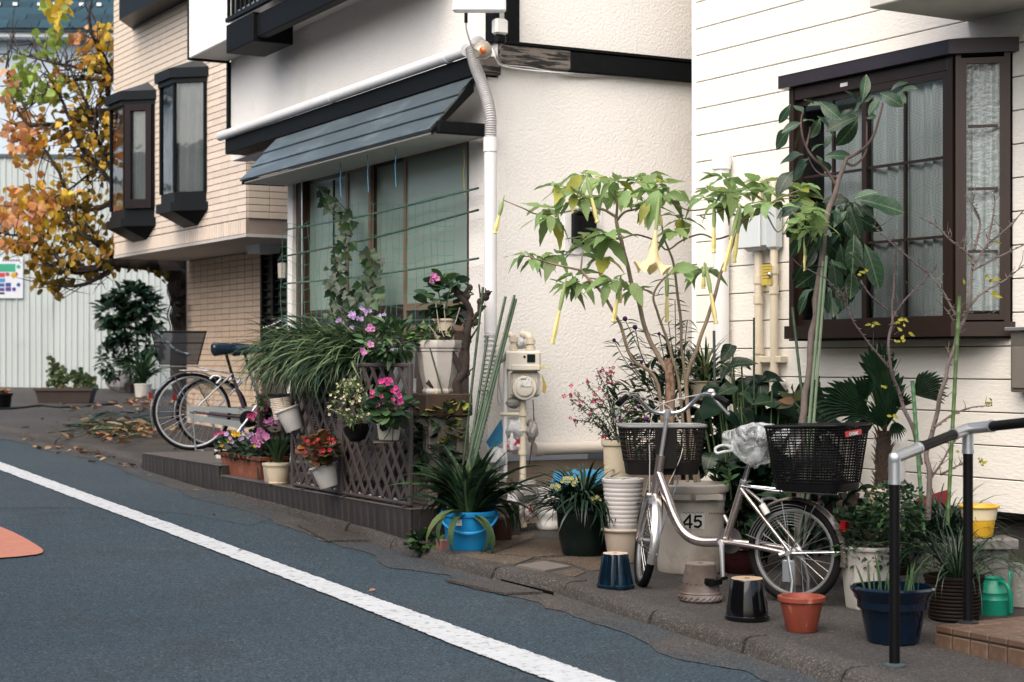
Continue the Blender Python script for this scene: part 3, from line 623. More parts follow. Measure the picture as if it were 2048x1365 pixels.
def vbar(x, y, w, dep, a=0, z0=None, z1=None, nm='post', m=DARKMETAL, par=bay):
 mb = MB(); mb.box((0, 0, 0), (w, dep, (z1 or zi1) - (z0 or zi0)), M=Matrix.Rotation(a, 3, 'Z')); o = mb.obj(nm, m, par, ((x), y, ((z1 or zi1) + (z0 or zi0)) / 2)); return o
vbar(xl - .02, d - .02, .04, .04); vbar(xc + .018, d - .022, .036, .044); vbar(xc - .014, d - .028, .028, .03, R(45)); vbar(xr + .02, .018, .03, .036, R(45))
mb = MB(); mb.bb(xl - .02, xl - .005, .002, d - .04, zi0, zi1); mb.obj('side_panel', DARKMETAL, bay)
CURT = bpy.data.materials.new('lace_curtain'); CURT.use_nodes = True
def lace():
 t = CURT.node_tree; n = t.nodes; l = t.links; b = n['Principled BSDF']; tc = n.new('ShaderNodeTexCoord')
 def M(op, a, bb=None, c=None):
  q = n.new('ShaderNodeMath'); q.operation = op
  for i, s in enumerate((a, bb, c)):
   if s is None: continue
   if isinstance(s, (int, float)): q.inputs[i].default_value = s
   else: l.new(s, q.inputs[i])
  return q.outputs[0]
 sp = n.new('ShaderNodeSeparateXYZ'); l.new(tc.outputs['Object'], sp.inputs[0])
 Sx, Sz = .155, .155 * 1.732
 def hexd(ox, oz):
  u = M('SUBTRACT', M('WRAP', M('ADD', sp.outputs['X'], ox), Sx, 0.0), Sx / 2); w = M('SUBTRACT', M('WRAP', M('ADD', sp.outputs['Z'], oz), Sz, 0.0), Sz / 2)
  au, aw = M('ABSOLUTE', u), M('ABSOLUTE', w); return M('MAXIMUM', au, M('ADD', M('MULTIPLY', au, .5), M('MULTIPLY', aw, .866)))
 dmin = M('MINIMUM', hexd(0, 0), hexd(Sx / 2, Sz / 2))
 fr = M('FRACT', M('MULTIPLY', dmin, 72)); ring = M('GREATER_THAN', fr, .5)
 mx = n.new('ShaderNodeMix'); mx.data_type = 'RGBA'; l.new(ring, mx.inputs['Factor']); mx.inputs['A'].default_value = (.76, .80, .79, 1); mx.inputs['B'].default_value = (.95, .96, .95, 1)
 l.new(mx.outputs['Result'], b.inputs['Base Color']); b.inputs['Roughness'].default_value = .9
 em = n.new('ShaderNodeBsdfTranslucent'); l.new(mx.outputs['Result'], em.inputs[0]); ms = n.new('ShaderNodeMixShader'); ms.inputs[0].default_value = .12
 l.new(b.outputs[0], ms.inputs[1]); l.new(em.outputs[0], ms.inputs[2]); l.new(ms.outputs[0], n['Material Output'].inputs['Surface'])
lace()
GL = glassmat('window_glass', clear=.97); GLR = glassmat('rippled_glass', clear=.97, wob=.55, wsc=38, rough=.05)
def sash(cx, cy, a, w, z0, z1, cols, rows, inset, glass, fr=.035, label=None, par=bay, m=DARKMETAL):
 f = MB()
 for s_ in (-1, 1): f.box((s_ * (w - fr) / 2, 0, 0), (fr, .03, z1 - z0))
 for s_ in (-1, 1): f.box((0, 0, s_ * (z1 - z0 - fr) / 2), (w - 2 * fr - .001, .03, fr))
 fo = f.obj('sash', m, par, (cx, cy, (z0 + z1) / 2)); fo.rotation_euler = (0, 0, a)
 if label: fo['label'] = label
 iw, ih = w - 2 * fr, z1 - z0 - 2 * fr
 for i in range(1, cols): mb = MB(); mb.box((-iw / 2 + iw * i / cols, -.002, 0), (.014, .02, ih)); mb.obj('muntin', m, fo)
 for j in range(1, rows):
  for i in range(cols): mb = MB(); mb.box((-iw / 2 + iw * (i + .5) / cols, -.0, -ih / 2 + ih * j / rows), (iw / cols - .016, .018, .014)); mb.obj('muntin', m, fo)
 mb = MB(); mb.add([(-iw / 2, 0, -ih / 2), (iw / 2, 0, -ih / 2), (iw / 2, 0, ih / 2), (-iw / 2, 0, ih / 2)], [(3, 2, 1, 0)]); mb.obj('pane', glass, fo, (0, .002, 0))
 return fo
fx = lambda px: RH.hy(px, 400, d).x
xm = fx(1722)
zsh = zi1 - .075
mb = MB(); mb.cbox(xl - .045, xc + .038, d - .034, d - .002, zsh, zi1, .004); mb.obj('head_rail', DARKMETAL, bay)
sash((xl - .05 + xm) / 2, d - .05, 0, xl - .05 - xm + .02, zi0, zsh, 2, 3, 0, GL)
sash((xm + xc + .04) / 2, d - .02, 0, xm - xc - .04, zi0, zsh, 2, 3, 0, GL)
am = math.atan2(-(d), -(d)) ; La = d * 1.414
sash((xc + xr) / 2 - .0, d / 2 - .004, R(45), La - .075, zi0 + .01, zi1 - .02, 1, 4, 0, GLR, fr=.03)
mb = MB(); q = RH.hy(1688, 165, d); mb.bb(q.x - .03, q.x + .03, d - .001, d + .002, zi1 - .05, zi1 - .03); mb.obj('sticker', mat('white_sticker', (.75, .75, .73), rough=.5), bay)
# lace curtains behind the glass
def curtain(p0, p1, z0, z1, n_, amp, par=bay):
 mb = MB(); ax = (p1 - p0); per = V((-ax.y, ax.x, 0)).normalized()
 mb.grid(lambda u, v: p0 + ax * u + V((0, 0, z0 + (z1 - z0) * v)) + per * (amp * math.sin(u * n_ * 6.283 + .8 * math.sin(u * 17)) + .012 * mnoise.noise(V((u * 8, v * 2, n_)))), 90, 10)
 return mb.obj('curtain', CURT, par)
zq = zi1 - .03
curtain(V((xm - .0, d - .065, 0)), V((xc + .06, d - .065, 0)), zi0 + .02, zq, 7, .014)
curtain(V((xl - .09, d - .19, 0)), V((xm + .0, d - .19, 0)), zi0 + .02, zq, 6, .012)
curtain(V((xc + .07, d - .085, 0)), V((xr + .07, .015, 0)), zi0 + .06, zq, 4, .009)
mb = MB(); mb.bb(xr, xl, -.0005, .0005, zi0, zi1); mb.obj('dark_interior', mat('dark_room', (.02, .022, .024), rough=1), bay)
# things fixed to the siding wall
vp = RH.hy(1444, 340, .06); vb = RH.hy(1444, 760, .06); rv = 15.5 * RH.w(vp.x, .06, 0).y / F
mb = MB(); mb.lathe([(rv, vb.z - .3), (rv, vp.z), (rv * 1.22, vp.z + .002), (rv * 1.24, vp.z + .10), (rv * 1.05, vp.z + .135), (rv * .5, vp.z + .15)], 20, c=(vp.x, .065, 0), cap1=True); rpart(mb, 'vent_pipe', WHITEPVC)
mb = MB(); q = RH.hy(1452, 325, .0); mb.lathe([(.055, .0), (.055, .012), (.03, .02)], 20, M=Matrix.Rotation(R(-90), 4, 'X'), c=(q.x - .02, .0, q.z + .01), cap1=True); rpart(mb, 'wall_flange', WHITEPVC)
def wpipe(px, ytop, ybot, r, hook, cpx, joints):
 a, b = RH.hy(px, ytop, .05), RH.hy(px, ybot, .05); pts = [V((a.x, .05, b.z)), V((a.x, .05, a.z))]
 if hook: pts = pts[:1] + [V((a.x, .05, a.z - .06))] + [V((a.x + hook * .045 * (1 - math.cos(t)), .05, a.z - .06 + .05 * math.sin(t))) for t in (.5, 1.0, 1.57, 2.1, 2.7)] + [V((a.x + hook * .09, .05, a.z - .09))]
 mb = MB(); mb.tube(pts, r, 12)
 for j in joints: z_ = RH.hy(px, j, .05).z; mb.tube([(a.x, .05, z_ - .025), (a.x, .05, z_ + .025)], r * 1.25, 12)
 return rpart(mb, 'service_pipe', CREAMPVC)
wpipe(1517, 350, 770, .026, 1, 0, (400, 560, 600, 700)); wpipe(1548, 352, 775, .024, 1, 0, (540, 580, 745))
mb = MB(); a, b = RH.hy(1508, 716, .03), RH.hy(1568, 726, .03); mb.cbox(a.x, b.x, .002, .06, b.z, a.z + .01, .004); rpart(mb, 'pipe_clip', CREAMPVC)
mb = MB(); q = RH.hy(1560, 766, .05); mb.lathe([(.022, 0), (.022, .05), (.03, .052), (.03, .075)], 12, M=Matrix.Rotation(R(-90), 4, 'X'), c=q - V((0, .03, 0)), cap1=True); rpart(mb, 'pipe_stub', WHITEPVC)
mb = MB(); q = RH.hy(1382, 0, .0); mb.tube([(.05, -.06, q.z + .6), (.05, -.06, q.z - .1), (.045, -.07, q.z - .16), (.01, -.09, q.z - .2)], .03, 12); rpart(mb, 'downpipe', CREAMPVC)
em = thing('electric_meter', 'rounded pale grey electric meter case on the board siding between pipes', 'meter', RH.o, RH.a)
a, b = RH.hy(1478, 425, .10), RH.hy(1530, 500, .10)
EMC = mat('pale_blue_grey_case', (.52, .56, .58), rough=.3, coat=.3, var=.05)
mb = MB(); mb.cbox(b.x, a.x, .002, .11, b.z, a.z + .05, .03); mb.obj('case', EMC, em)
mb = MB(); mb.cbox(b.x + .02, a.x - .01, .111, .13, b.z + .015, a.z + .03, .012); mb.obj('cover', mat('clear_meter_cover', (.62, .66, .67), rough=.12, coat=.6, var=.05), em)
a, b = RH.hy(1533, 425, .07), RH.hy(1552, 500, .07); mb = MB(); mb.cbox(b.x, a.x - .004, .002, .09, b.z, a.z + .05, .02); mb.obj('side_case', EMC, em)
tg = thing('yellow_tag', 'dirty yellow notice tag hung on the service pipes', 'tag', RH.o, RH.a)
a, b = RH.hy(1522, 530, .085), RH.hy(1543, 570, .085); YT = mat('yellow_label', (.55, .42, .08), rough=.6, var=.15, vs=12)
mb = MB(); mb.bb(b.x, a.x, .083, .0845, b.z, a.z); mb.obj('card', YT, tg)
for i in range(5): mb = MB(); z_ = a.z - .012 - i * .018; mb.bb(b.x + .008, a.x - .01 - (i % 3) * .006, .0846, .0852, z_ - .003, z_); mb.obj('print_line', mat('brown_print', (.16, .11, .05), rough=.8), tg)
mb = MB(); q = RH.hy(1540, 549, .09); mb.lathe([(.012, 0), (.014, .01), (.006, .02)], 10, M=Matrix.Rotation(R(-90), 4, 'X'), c=q, cap1=True); mb.obj('seal', CHROME, tg)
mb = MB(); q = RH.hy(1530, 580, .07); mb.prism([q + V((.016, 0, .05)), q + V((-.014, 0, .055)), q + V((-.012, 0, -.01)), q + V((.01, 0, .005))], (0, .002, 0)); mb.obj('tape', mat('ochre_tape', (.42, .30, .05), rough=.5), tg)
mbx = thing('letter_box', 'pale steel letter box with a hood, right of the brown bay window', 'letter box', RH.o, RH.a)
a, b = RH.hy(2022, 655, .08), RH.hy(2048, 785, .08)
mb = MB(); mb.cbox(b.x - .25, a.x, .002, .085, b.z - .0, a.z - .02, .004); mb.obj('case', mat('brushed_bronze_grey', (.34, .31, .27), rough=.35, metal=.7, var=.08), mbx)
mb = MB(); mb.cbox(b.x - .26, a.x + .02, .002, .11, a.z - .018, a.z + .0, .003); mb.obj('hood', ALU, mbx)
mb = MB(); mb.cbox(b.x - .25, a.x - .018, .086, .094, b.z + .02, a.z - .10, .003); mb.obj('door', mat('satin_panel', (.42, .38, .33), rough=.32, metal=.6, var=.1), mbx)
# ---------------------------------------------------------------- tiled house
th = thing('tiled_house', 'beige tiled house with two dark bay windows over a recessed entrance', 'house', (TH.o.x, TH.o.y, 0), TH.a)
TILE = mat('beige_wall_tile', (.71, .60, .50), rough=.5, var=.06, vs=8, rnd=.07, hue=.004, bump=.15, bs=40)
GROUT = mat('brown_grout', (.33, .265, .225), rough=.95)
TW = 4.20; tz0 = TH.hy(360, 490, 0).z; tz1 = 6.3; band = .15; YR = -.93
def tpart(mb, name, m, parent=th, **k): return mb.obj(name, m, parent, **k)
mb = MB(); mb.bb(.012, TW - .012, -2.5, -.012, tz0 + .002, tz1); tpart(mb, 'wall', GROUT)
tm = MB().cbox(-.112, .112, -.012, 0, -.0305, .0305, .003).mesh('tile', TILE); te = MB().cbox(-.012, 0, -.114, .114, -.0305, .0305, .003).mesh('tile', TILE); tn = MB().cbox(-.025, .025, -.012, 0, -.07, .07, .003).mesh('tile', TILE)
tiles = []
zt_ = tz0 + band + .035
nr = int((tz1 - zt_) / .067)
for r_ in range(nr):
 for c_ in range(18): tiles.append((tm, V((.119 + c_ * .2335, 0, zt_ + r_ * .067)), 'f'))
 for c_ in range(5): tiles.append((te, V((.0, -.126 - c_ * .2335, zt_ + r_ * .067)), 's'))
for c_ in range(62): tiles.append((tn, V((.035 + c_ * .067, .004, tz0 + .073)), 'b'))
hid = [t for t in tiles]
def tkey(t):
 w = TH.w(*t[1]); px = CX + F * w.x / w.y; py = HY - F * (w.z - CZ) / w.y
 return (0 if (220 < px < 500 and -20 < py < 520) else 1, w.y)
tiles.sort(key=tkey)
for me, p_, k_ in tiles[:300]: link('tile', me, th, p_)
rest = MB()
for me, p_, k_ in tiles[300:]:
 if k_ == 'f': rest.cbox(p_.x - .114, p_.x + .114, -.012, 0, p_.z - .0305, p_.z + .0305, .003)
 elif k_ == 's': rest.cbox(-.012, 0, p_.y - .114, p_.y + .114, p_.z - .0305, p_.z + .0305, .003)
 else: rest.cbox(p_.x - .0305, p_.x + .0305, -.008, .004, p_.z - .07, p_.z + .07, .003)
rest.obj('tile', TILE, th, kind='stuff')
mb = MB(); mb.bb(.0, TW, -1.5, -.0, tz0 - .03, tz0); tpart(mb, 'soffit', mat('soffit_render', (.50, .48, .45), rough=.85, var=.06))
# recessed ground floor wall, a thing of its own tiling
lw = thing('tiled_entrance_wall', 'recessed beige tiled wall under the overhang behind two bicycles', 'wall', (TH.o.x, TH.o.y, 0), TH.a)
xw1 = TH.hy(371, 600, YR).x; xw2 = TH.hy(521, 600, YR).x; LT = mat('tan_entrance_tile', (.66, .49, .35), rough=.55, var=.06, vs=8, rnd=.06, bump=.15, bs=40)
mb = MB(); mb.bb(xw2, xw1, -1.3, YR - .012, .1, tz0 - .031); mb.obj('wall', GROUT, lw)
ltm = MB().cbox(-.110, .110, YR - .012, YR, -.0305, .0305, .003).mesh('tile', LT)
n_ = 0; lowest = MB(); zz = tz0 - .07
while zz > .2:
 x = xw2 + .119
 while x < xw1:
  if n_ < 300: link('tile', ltm, lw, (x, 0, zz))
  else: lowest.cbox(x - .114, x + .114, YR - .012, YR, zz - .0305, zz + .0305, .003)
  n_ += 1; x += .2335
 zz -= .067
if lowest.v: lowest.obj('tile', LT, lw, kind='stuff')
ge = TH.hy(548, 675, YR + .02)
gw = thing('grille_window', 'black louvred grille window beside the recessed tiled wall', 'window', (TH.o.x, TH.o.y, 0), TH.a)
ga_, gb_ = TH.hy(523, 485, YR + .03), TH.hy(640, 678, YR + .03)
mb = MB(); mb.bb(gb_.x, xw2 - .001, YR - .1, YR - .02, .2, tz0 - .031); mb.obj('wall', mat('brown_dark_wall', (.10, .075, .058), rough=.8), gw)
mb = MB()
for x_ in (ga_.x - .05, ga_.x - .36): mb.cbox(x_, x_ + .05, YR - .01, YR + .05, gb_.z, tz0 - .04)
mb.cbox(gb_.x, ga_.x, YR - .01, YR + .05, gb_.z - .05, gb_.z - .001); mb.obj('frame', BLACKMETAL, gw)
for i in range(15):
 z_ = gb_.z + .03 + i * .085
 if z_ > tz0 - .1: break
 mb = MB(); mb.cbox(gb_.x, ga_.x - .051, YR + .0, YR + .03, z_, z_ + .018, .003); mb.obj('slat', BLACKMETAL, gw)
q0, q1 = TH.hy(470, 497, -.45), TH.hy(524, 515, -.45)
la = thing('porch_lamp', 'flat pale ceiling lamp under the tiled overhang', 'lamp', (TH.o.x, TH.o.y, 0), TH.a)
mb = MB(); mb.box(((q0.x + q1.x) / 2, -.62, tz0 - .075), (.34, .22, .09), taper=1.18); mb.obj('cover', mat('lamp_cover', (.60, .62, .60), rough=.4), la)
lb = thing('wall_lantern', 'small glass lantern hanging by the entrance beside the white house edge', 'lamp', TH.o, TH.a)
q = TH.hy(566, 538, -.3); mb = MB()
mb.lathe([(.035, -.10), (.05, -.09), (.055, .05), (.03, .07)], 8, c=q, cap1=True); mb.obj('glass', mat('lantern_glass', (.48, .44, .38), rough=.2, coat=.5), lb)
mb = MB(); mb.lathe([(.065, .071), (.04, .12), (.015, .16)], 8, c=q); mb.tube([q + V((0, 0, .15)), q + V((0, -.1, .2)), q + V((0, -.3, .2))], .012, 6); mb.obj('hood', BLACKMETAL, lb)
def tbay(x0, d_, e_, zt2, zb2, right_frame, label):
 """bay window: right flank meets the wall at x0, front is e_ wide, depth d_"""
 b = bpy.data.objects.new('bay_window', None); COL.objects.link(b); b.parent = th; b['label'] = label
 def pl_(o): return [V((x0 - o, .002, 0)), V((x0 + d_ - o * .4, d_ + o, 0)), V((x0 + d_ + e_ + o * .4, d_ + o, 0)), V((x0 + 2 * d_ + e_ + o, .002, 0))]
 mb = MB(); mb.prism([p_ + V((0, 0, zt2)) for p_ in pl_(.03)], (0, 0, .05)); mb.obj('fascia', NAVYMETAL, b)
 mb = MB(); mb.prism([p_ + V((0, 0, zt2 + .051)) for p_ in pl_(.065)], (0, 0, .10)); mb.obj('roof_band', NAVYMETAL, b)
 t_ = [p_ + V((0, 0, zt2 + .152)) for p_ in pl_(.06)]; ap_ = [V((x0 + d_ * .8, .002, zt2 + .27)), V((x0 + d_ * 1.2 + e_, .002, zt2 + .27))]
 mb = MB(); mb.add(t_ + ap_, [(0, 1, 4), (1, 2, 5, 4), (2, 3, 5), (3, 2, 1, 0)]); mb.obj('roof', mat('grey_blue_roof_sheet', (.075, .085, .095), rough=.5, metal=.3), b)
 mb = MB(); mb.prism([p_ + V((0, 0, zb2 - .11)) for p_ in pl_(.0)], (0, 0, .109)); mb.obj('apron', NAVYMETAL, b)
 mb = MB(); mb.prism([p_ + V((0, 0, zb2 - .20)) for p_ in pl_(.05)], (0, 0, .089)); mb.obj('base_band', NAVYMETAL, b)
 lo_ = [p_ + V((0, 0, zb2 - .201)) for p_ in pl_(.03)]; bt_ = [V((x0 + d_, .002, zb2 - .34)), V((x0 + d_ + e_, .002, zb2 - .34))]
 mb = MB(); mb.add(lo_ + bt_, [(4, 1, 0), (4, 5, 2, 1), (5, 3, 2), (0, 1, 2, 3)]); mb.obj('base', NAVYMETAL, b)
 c = [pl_(0)[i] for i in range(4)]
 for i, q_ in enumerate(c):
  w_ = .03 if i in (1, 2) else .035; mb = MB(); mb.bb(q_.x - w_ / 2, q_.x + w_ / 2, max(.002, q_.y - w_ / 2), max(.03, q_.y + w_ / 2), zb2, zt2); mb.obj('post', NAVYMETAL, b)
 for i in range(3):
  a_, b_ = c[i], c[i + 1]; u_ = (b_ - a_).normalized(); nn = V((u_.y, -u_.x, 0)); a2, b2 = a_ + u_ * .02, b_ - u_ * .02
  if nn.y < 0: nn = -nn
  g_ = .004; mb = MB(); mb.add([a2 + V((0, 0, zb2)) - nn * g_, b2 + V((0, 0, zb2)) - nn * g_, b2 + V((0, 0, zt2)) - nn * g_, a2 + V((0, 0, zt2)) - nn * g_], [(3, 2, 1, 0)]); mb.obj('pane', glassmat('bay_glass', clear=.95, rough=.03, wob=.12, wsc=6, ior=2.1) if i != 1 else glassmat('boosted_reflection_glass', clear=.95, rough=.03, wob=.12, wsc=6, ior=5), b)  # front pane's refractive index raised only to brighten its reflection
  if right_frame and i == 0:
   w_ = (b2 - a2).length; m2 = (a2 + b2) / 2; an = math.atan2(u_.y, u_.x)
   f = MB()
   for s_ in (-1, 1): f.box((s_ * (w_ - .07) / 2, 0, 0), (.07, .04, zt2 - zb2))
   for s_, hh in ((-1, .10), (1, .07)): f.box((0, 0, s_ * (zt2 - zb2 - hh) / 2), (w_ - .142, .04, hh))
   fo = f.obj('casement_frame', mat('dark_plum_frame', (.035, .026, .028), rough=.4, metal=.2), b, m2 + nn * .02 + V((0, 0, (zt2 + zb2) / 2))); fo.rotation_euler = (0, 0, an)
  if i < 2:
   n2 = (b2 - a2).length; mb = MB()
   mb.grid(lambda u, v: a2.lerp(b2, u) - nn * (.045 + .015 * math.sin(u * n2 * 60 + 2 * v) + .05 * abs(v - .45) * u) + V((0, 0, zb2 + (zt2 - zb2) * v)), 40, 14); mb.obj('curtain', mat('sheer_curtain', (.80, .82, .82), rough=.9, var=.15, vs=3), b)
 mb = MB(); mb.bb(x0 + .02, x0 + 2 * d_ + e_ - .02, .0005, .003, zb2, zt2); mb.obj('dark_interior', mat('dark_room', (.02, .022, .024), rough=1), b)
def solve_bay(pw, pc, pf):
 x_ = TH.hy(pw, 300, 0).x; lo_, hi_ = .01, 1.
 for _ in range(50):
  m_ = (lo_ + hi_) / 2; q_ = TH.w(x_ + m_, m_, 0); px = CX + F * q_.x / q_.y
  if px > pc: lo_ = m_
  else: hi_ = m_
 d_ = lo_; e_ = TH.hy(pf, 300, d_).x - x_ - d_; return x_, d_, e_
x_, d_, e_ = solve_bay(413, 349, 322); tbay(x_, d_, e_, TH.hy(349, 167, d_).z, TH.hy(349, 384, d_).z, False, 'nearer bay window with bright panes')
x_, d_, e_ = solve_bay(309, 249, 222); tbay(x_, d_, e_, TH.hy(249, 211, d_).z, TH.hy(249, 418, d_).z, True, 'farther bay window with a dark casement frame')
q = TH.hy(300, 45, .3); q2 = TH.hy(372, 5, .35)
mb = MB(); mb.prism([V((q2.x - .1, .002, 0)), V((q2.x + .2, .3, 0)), V((TW - 1.15, .3, 0)), V((TW - .7, .002, 0))][::1], (0, 0, .35)); o = tpart(mb, 'upper_balcony', NAVYMETAL); o.location.z = TH.hy(300, 18, .2).z
# ---------------------------------------------------------------- corrugated fence and blue roofed house behind
FY = G(90, 776).y
FZ0 = G(90, 776).z
FN = fr_dir((P(-40, 700, FY).x, FY), (1, .05))
fence = thing('metal_fence', 'tall white ribbed metal fence panels across the end of the lane', 'fence', (FN.o.x, FN.o.y, 0), FN.a)
FMET = mat('white_fence_sheet', (.44, .49, .48), rough=.5, var=.06, vs=.8, c2=(.34, .36, .33), s2=.9, lo=.55, hi=.8, rnd=.02)
fzt = FN.hy(50, 316, 0).z; pw_ = .60; nb = 9
random.seed(4)
for i in range(-12, 6):
 mb = MB(); x0_ = i * pw_; yy = -.012 * (i % 2)
 prof_ = []
 for k in range(3):
  s_ = x0_ + k * pw_ / 3; w_ = pw_ / 3
  prof_ += [(s_, 0), (s_ + .012, .018), (s_ + .03, .018), (s_ + .042, 0), (s_ + w_ * .62, 0), (s_ + w_ * .66, .01), (s_ + w_ * .72, 0)]
 prof_.append((x0_ + pw_ + .02, 0))
 zz_ = [FZ0 - .1 + (fzt - FZ0 + .1) * t / 8 for t in range(9)]
 for z_ in zz_:
  for (a_, b_) in prof_: mb.v.append((a_, yy - b_ - .02 * mnoise.noise(V((a_ * .8, z_ * .7, i))), z_))
 n_ = len(prof_)
 for j in range(8):
  for k in range(n_ - 1): mb.f.append([j * n_ + k, j * n_ + k + 1, (j + 1) * n_ + k + 1, (j + 1) * n_ + k]); mb.s.append(False); mb.m.append(0)
 mb.obj('panel', FMET, fence)
mb = MB(); mb.bb(-12 * pw_ - .1, 6 * pw_ + .1, -.03, .05, fzt - .005, fzt + .06); mb.obj('top_rail', mat('dark_fence_rail', (.06, .09, .10), rough=.5), fence)
mb = MB(); mb.bb(-12 * pw_ - .1, 6 * pw_ + .1, .0, .18, FZ0 - .4, FZ0 + .02); mb.obj('footing', mat('dark_footing', (.06, .058, .055), rough=.95), fence)
# notice
nt = thing('recycling_notice', 'torn coloured waste sorting notice fixed to the white fence', 'notice', (FN.o.x, FN.o.y, 0), FN.a)
na, nb_ = FN.hy(-46, 515, -.05), FN.hy(46, 597, -.05)
mb = MB(); mb.bb(na.x, nb_.x, -.052, -.046, nb_.z, na.z); mb.obj('sheet', mat('notice_paper', (.56, .60, .64), rough=.6, var=.06), nt)
def blk(px0_, px1_, py0_, py1_, c_, nm='colour_block'):
 a_, b_ = FN.hy(px0_, py0_, -.054), FN.hy(px1_, py1_, -.054); mb = MB(); mb.bb(a_.x, b_.x, -.0545, -.0525, b_.z, a_.z); mb.obj(nm, mat('print_' + str(c_), c_, rough=.6, var=.1), nt)
blk(-44, 31, 528, 544, (.02, .34, .20)); blk(-44, 10, 546, 555, (.55, .04, .05)); blk(-44, 10, 557, 565, (.05, .25, .55)); blk(-44, 9, 567, 574, (.03, .10, .38)); blk(11, 22, 566, 574, (.06, .05, .30)); blk(-44, 9, 576, 583, (.12, .04, .30)); blk(11, 22, 575, 583, (.10, .05, .33)); blk(-44, 9, 585, 589, (.02, .02, .04))
for (x_, y_, c_) in ((37, 534, (.03, .36, .22)), (15, 549, (.5, .05, .08)), (32, 549, (.5, .05, .08)), (37, 570, (.04, .09, .35)), (28, 579, (.1, .05, .32))):
 q_ = FN.hy(x_, y_, -.054); mb = MB(); mb.lathe([(.034, 0), (.034, .002), (.022, .0025)], 14, M=Matrix.Rotation(R(90), 4, 'X'), c=q_); mb.obj('round_mark', mat('print_' + str(c_), c_, rough=.6, var=.1), nt)
for i in range(7): blk(5 + i * 5.2, 8.2 + i * 5.2, 519, 523, (.10, .05, .20), 'small_mark')
# far house
HF = fr_dir((P(-120, 700, FY + 6).x, FY + 6), (1, .02))
bh = thing('blue_roof_house', 'pale blue walled house with a blue slate roof behind the fence', 'house', (HF.o.x, HF.o.y, 0), HF.a)
ze = HF.hy(100, 82, 0).z
mb = MB(); mb.bb(-12, 9, 0, 6, .3, ze); mb.obj('wall', mat('pale_blue_render', (.50, .58, .65), rough=.8, var=.05, vs=.6), bh)
mb = MB(); mb.cbox(-12.2, 9.2, -.42, .2, ze + .001, ze + .16); mb.obj('eave', mat('white_eave', (.68, .70, .72), rough=.6), bh)
SLATE = mat('blue_roof_slate', (.028, .075, .105), rough=.7, spec=.2, var=.25, vs=2, rnd=.22, bump=.3, bs=20)
rp = R(38); rowh = .27; sw_ = .62
sm_ = MB().cbox(0, sw_ - .012, 0, rowh + .05, 0, .02, .004).mesh('shingle', SLATE); cnt = 0
ro = bpy.data.objects.new('roof', None); COL.objects.link(ro); ro.parent = bh
mb = MB(); mb.prism([V((-12.3, -.5, ze + .10)), V((9.3, -.5, ze + .10)), V((9.3, 5.5, ze + .10 + 6 * math.tan(rp))), V((-12.3, 5.5, ze + .10 + 6 * math.tan(rp)))], (0, 0, .05)); mb.obj('deck', mat('roof_deck', (.05, .08, .1), rough=.9), ro)
for j in range(15):
 for i in range(13):
  x_ = 1 + i * sw_ - (j % 2) * sw_ / 2 - 2.6; y_ = -.52 + j * rowh * math.cos(rp)
  if cnt >= 300: break
  o = link('shingle', sm_, ro, (x_, y_, ze + .165 + (y_ + .5) * math.tan(rp) + .003 * (i % 2))); o.rotation_euler = (rp + R(2.5), 0, 0); cnt += 1
for (px, py) in ((36, 30), (85, 50), (2, 40), (168, 60), (203, 54), (110, 5)):
 t_ = HF.hy(px, py, .4); q_ = V((t_.x, .2, ze + .2 + .7 * math.tan(rp))); mb = MB(); mb.cbox(q_.x - .05, q_.x + .05, q_.y - .04, q_.y + .04, q_.z, q_.z + .07); mb.obj('snow_guard', ALU, ro)
# ---------------------------------------------------------------- tiled step and handrail
SF = fr_dir((1.794, 7.336), (.4904, -.8715)) ; ST = .0248
ca_ = G(1868, 1291); SF = fr_dir((ca_.x, ca_.y), (.4904, -.8715))
ST = ZP(1868, 1250, 0).z if False else CZ - (1250 - HY) / F * ca_.y
st = thing('tiled_step', 'brown quarry tiled doorstep under the black handrail', 'step', (SF.o.x, SF.o.y, 0), SF.a)
QT = mat('brown_quarry_tile', (.145, .09, .06), rough=.5, var=.15, vs=9, rnd=.14, c2=(.20, .14, .10), s2=10, lo=.5, hi=.72)
mb = MB(); mb.bb(.008, 2.2, .008, 1.1, -.4, ST - .008); mb.obj('core', mat('dark_mortar', (.04, .03, .025), rough=.95), st)
tt = MB().cbox(.003, .102, .003, .102, -.03, 0, .005).mesh('tile', QT); tfm = MB().cbox(.003, .102, 0, .012, -.075, 0, .004).mesh('tile', QT); tsm = MB().cbox(0, .012, .003, .102, -.075, 0, .004).mesh('tile', QT)
for i in range(14):
 for j in range(10): link('tile', tt, st, (i * .105, j * .105, ST))
 link('tile', tfm, st, (i * .105, 0, ST - .036))
for j in range(10): link('tile', tsm, st, (0, j * .105, ST - .036))
hr = thing('handrail', 'black tubular handrail with silver joints beside the tiled step', 'handrail')
b1 = G(1789, 1332); HB = BLACKMETAL; RB = .0215
b2 = ZP(1936, 1246, ST); Y1, Y2 = b1.y, b2.y
t1, t2 = P(1791, 916, Y1), P(1936, 858, Y2); t1 = V((b1.x, b1.y, t1.z)); t2 = V((b2.x, b2.y, t2.z))
t3 = t2 + V((.45, -.34, 0)).normalized() * 1.2; e3 = P(2048, 846, 7.05); t3 = t2 + (e3 - t2) * 2
mb = MB(); mb.tube([b1, t1 - V((0, 0, .1))], RB, 18); mb.obj('post', HB, hr)
mb = MB(); mb.tube([b2, t2 - V((0, 0, .1))], RB, 18); mb.obj('post', HB, hr)
mb = MB(); mb.lathe([(.045, 0), (.045, .006), (.034, .010), (.024, .012)], 24, c=b1, cap1=True); mb.obj('base_plate', mat('teal_grey_flange', (.10, .14, .15), rough=.5, metal=.4), hr)
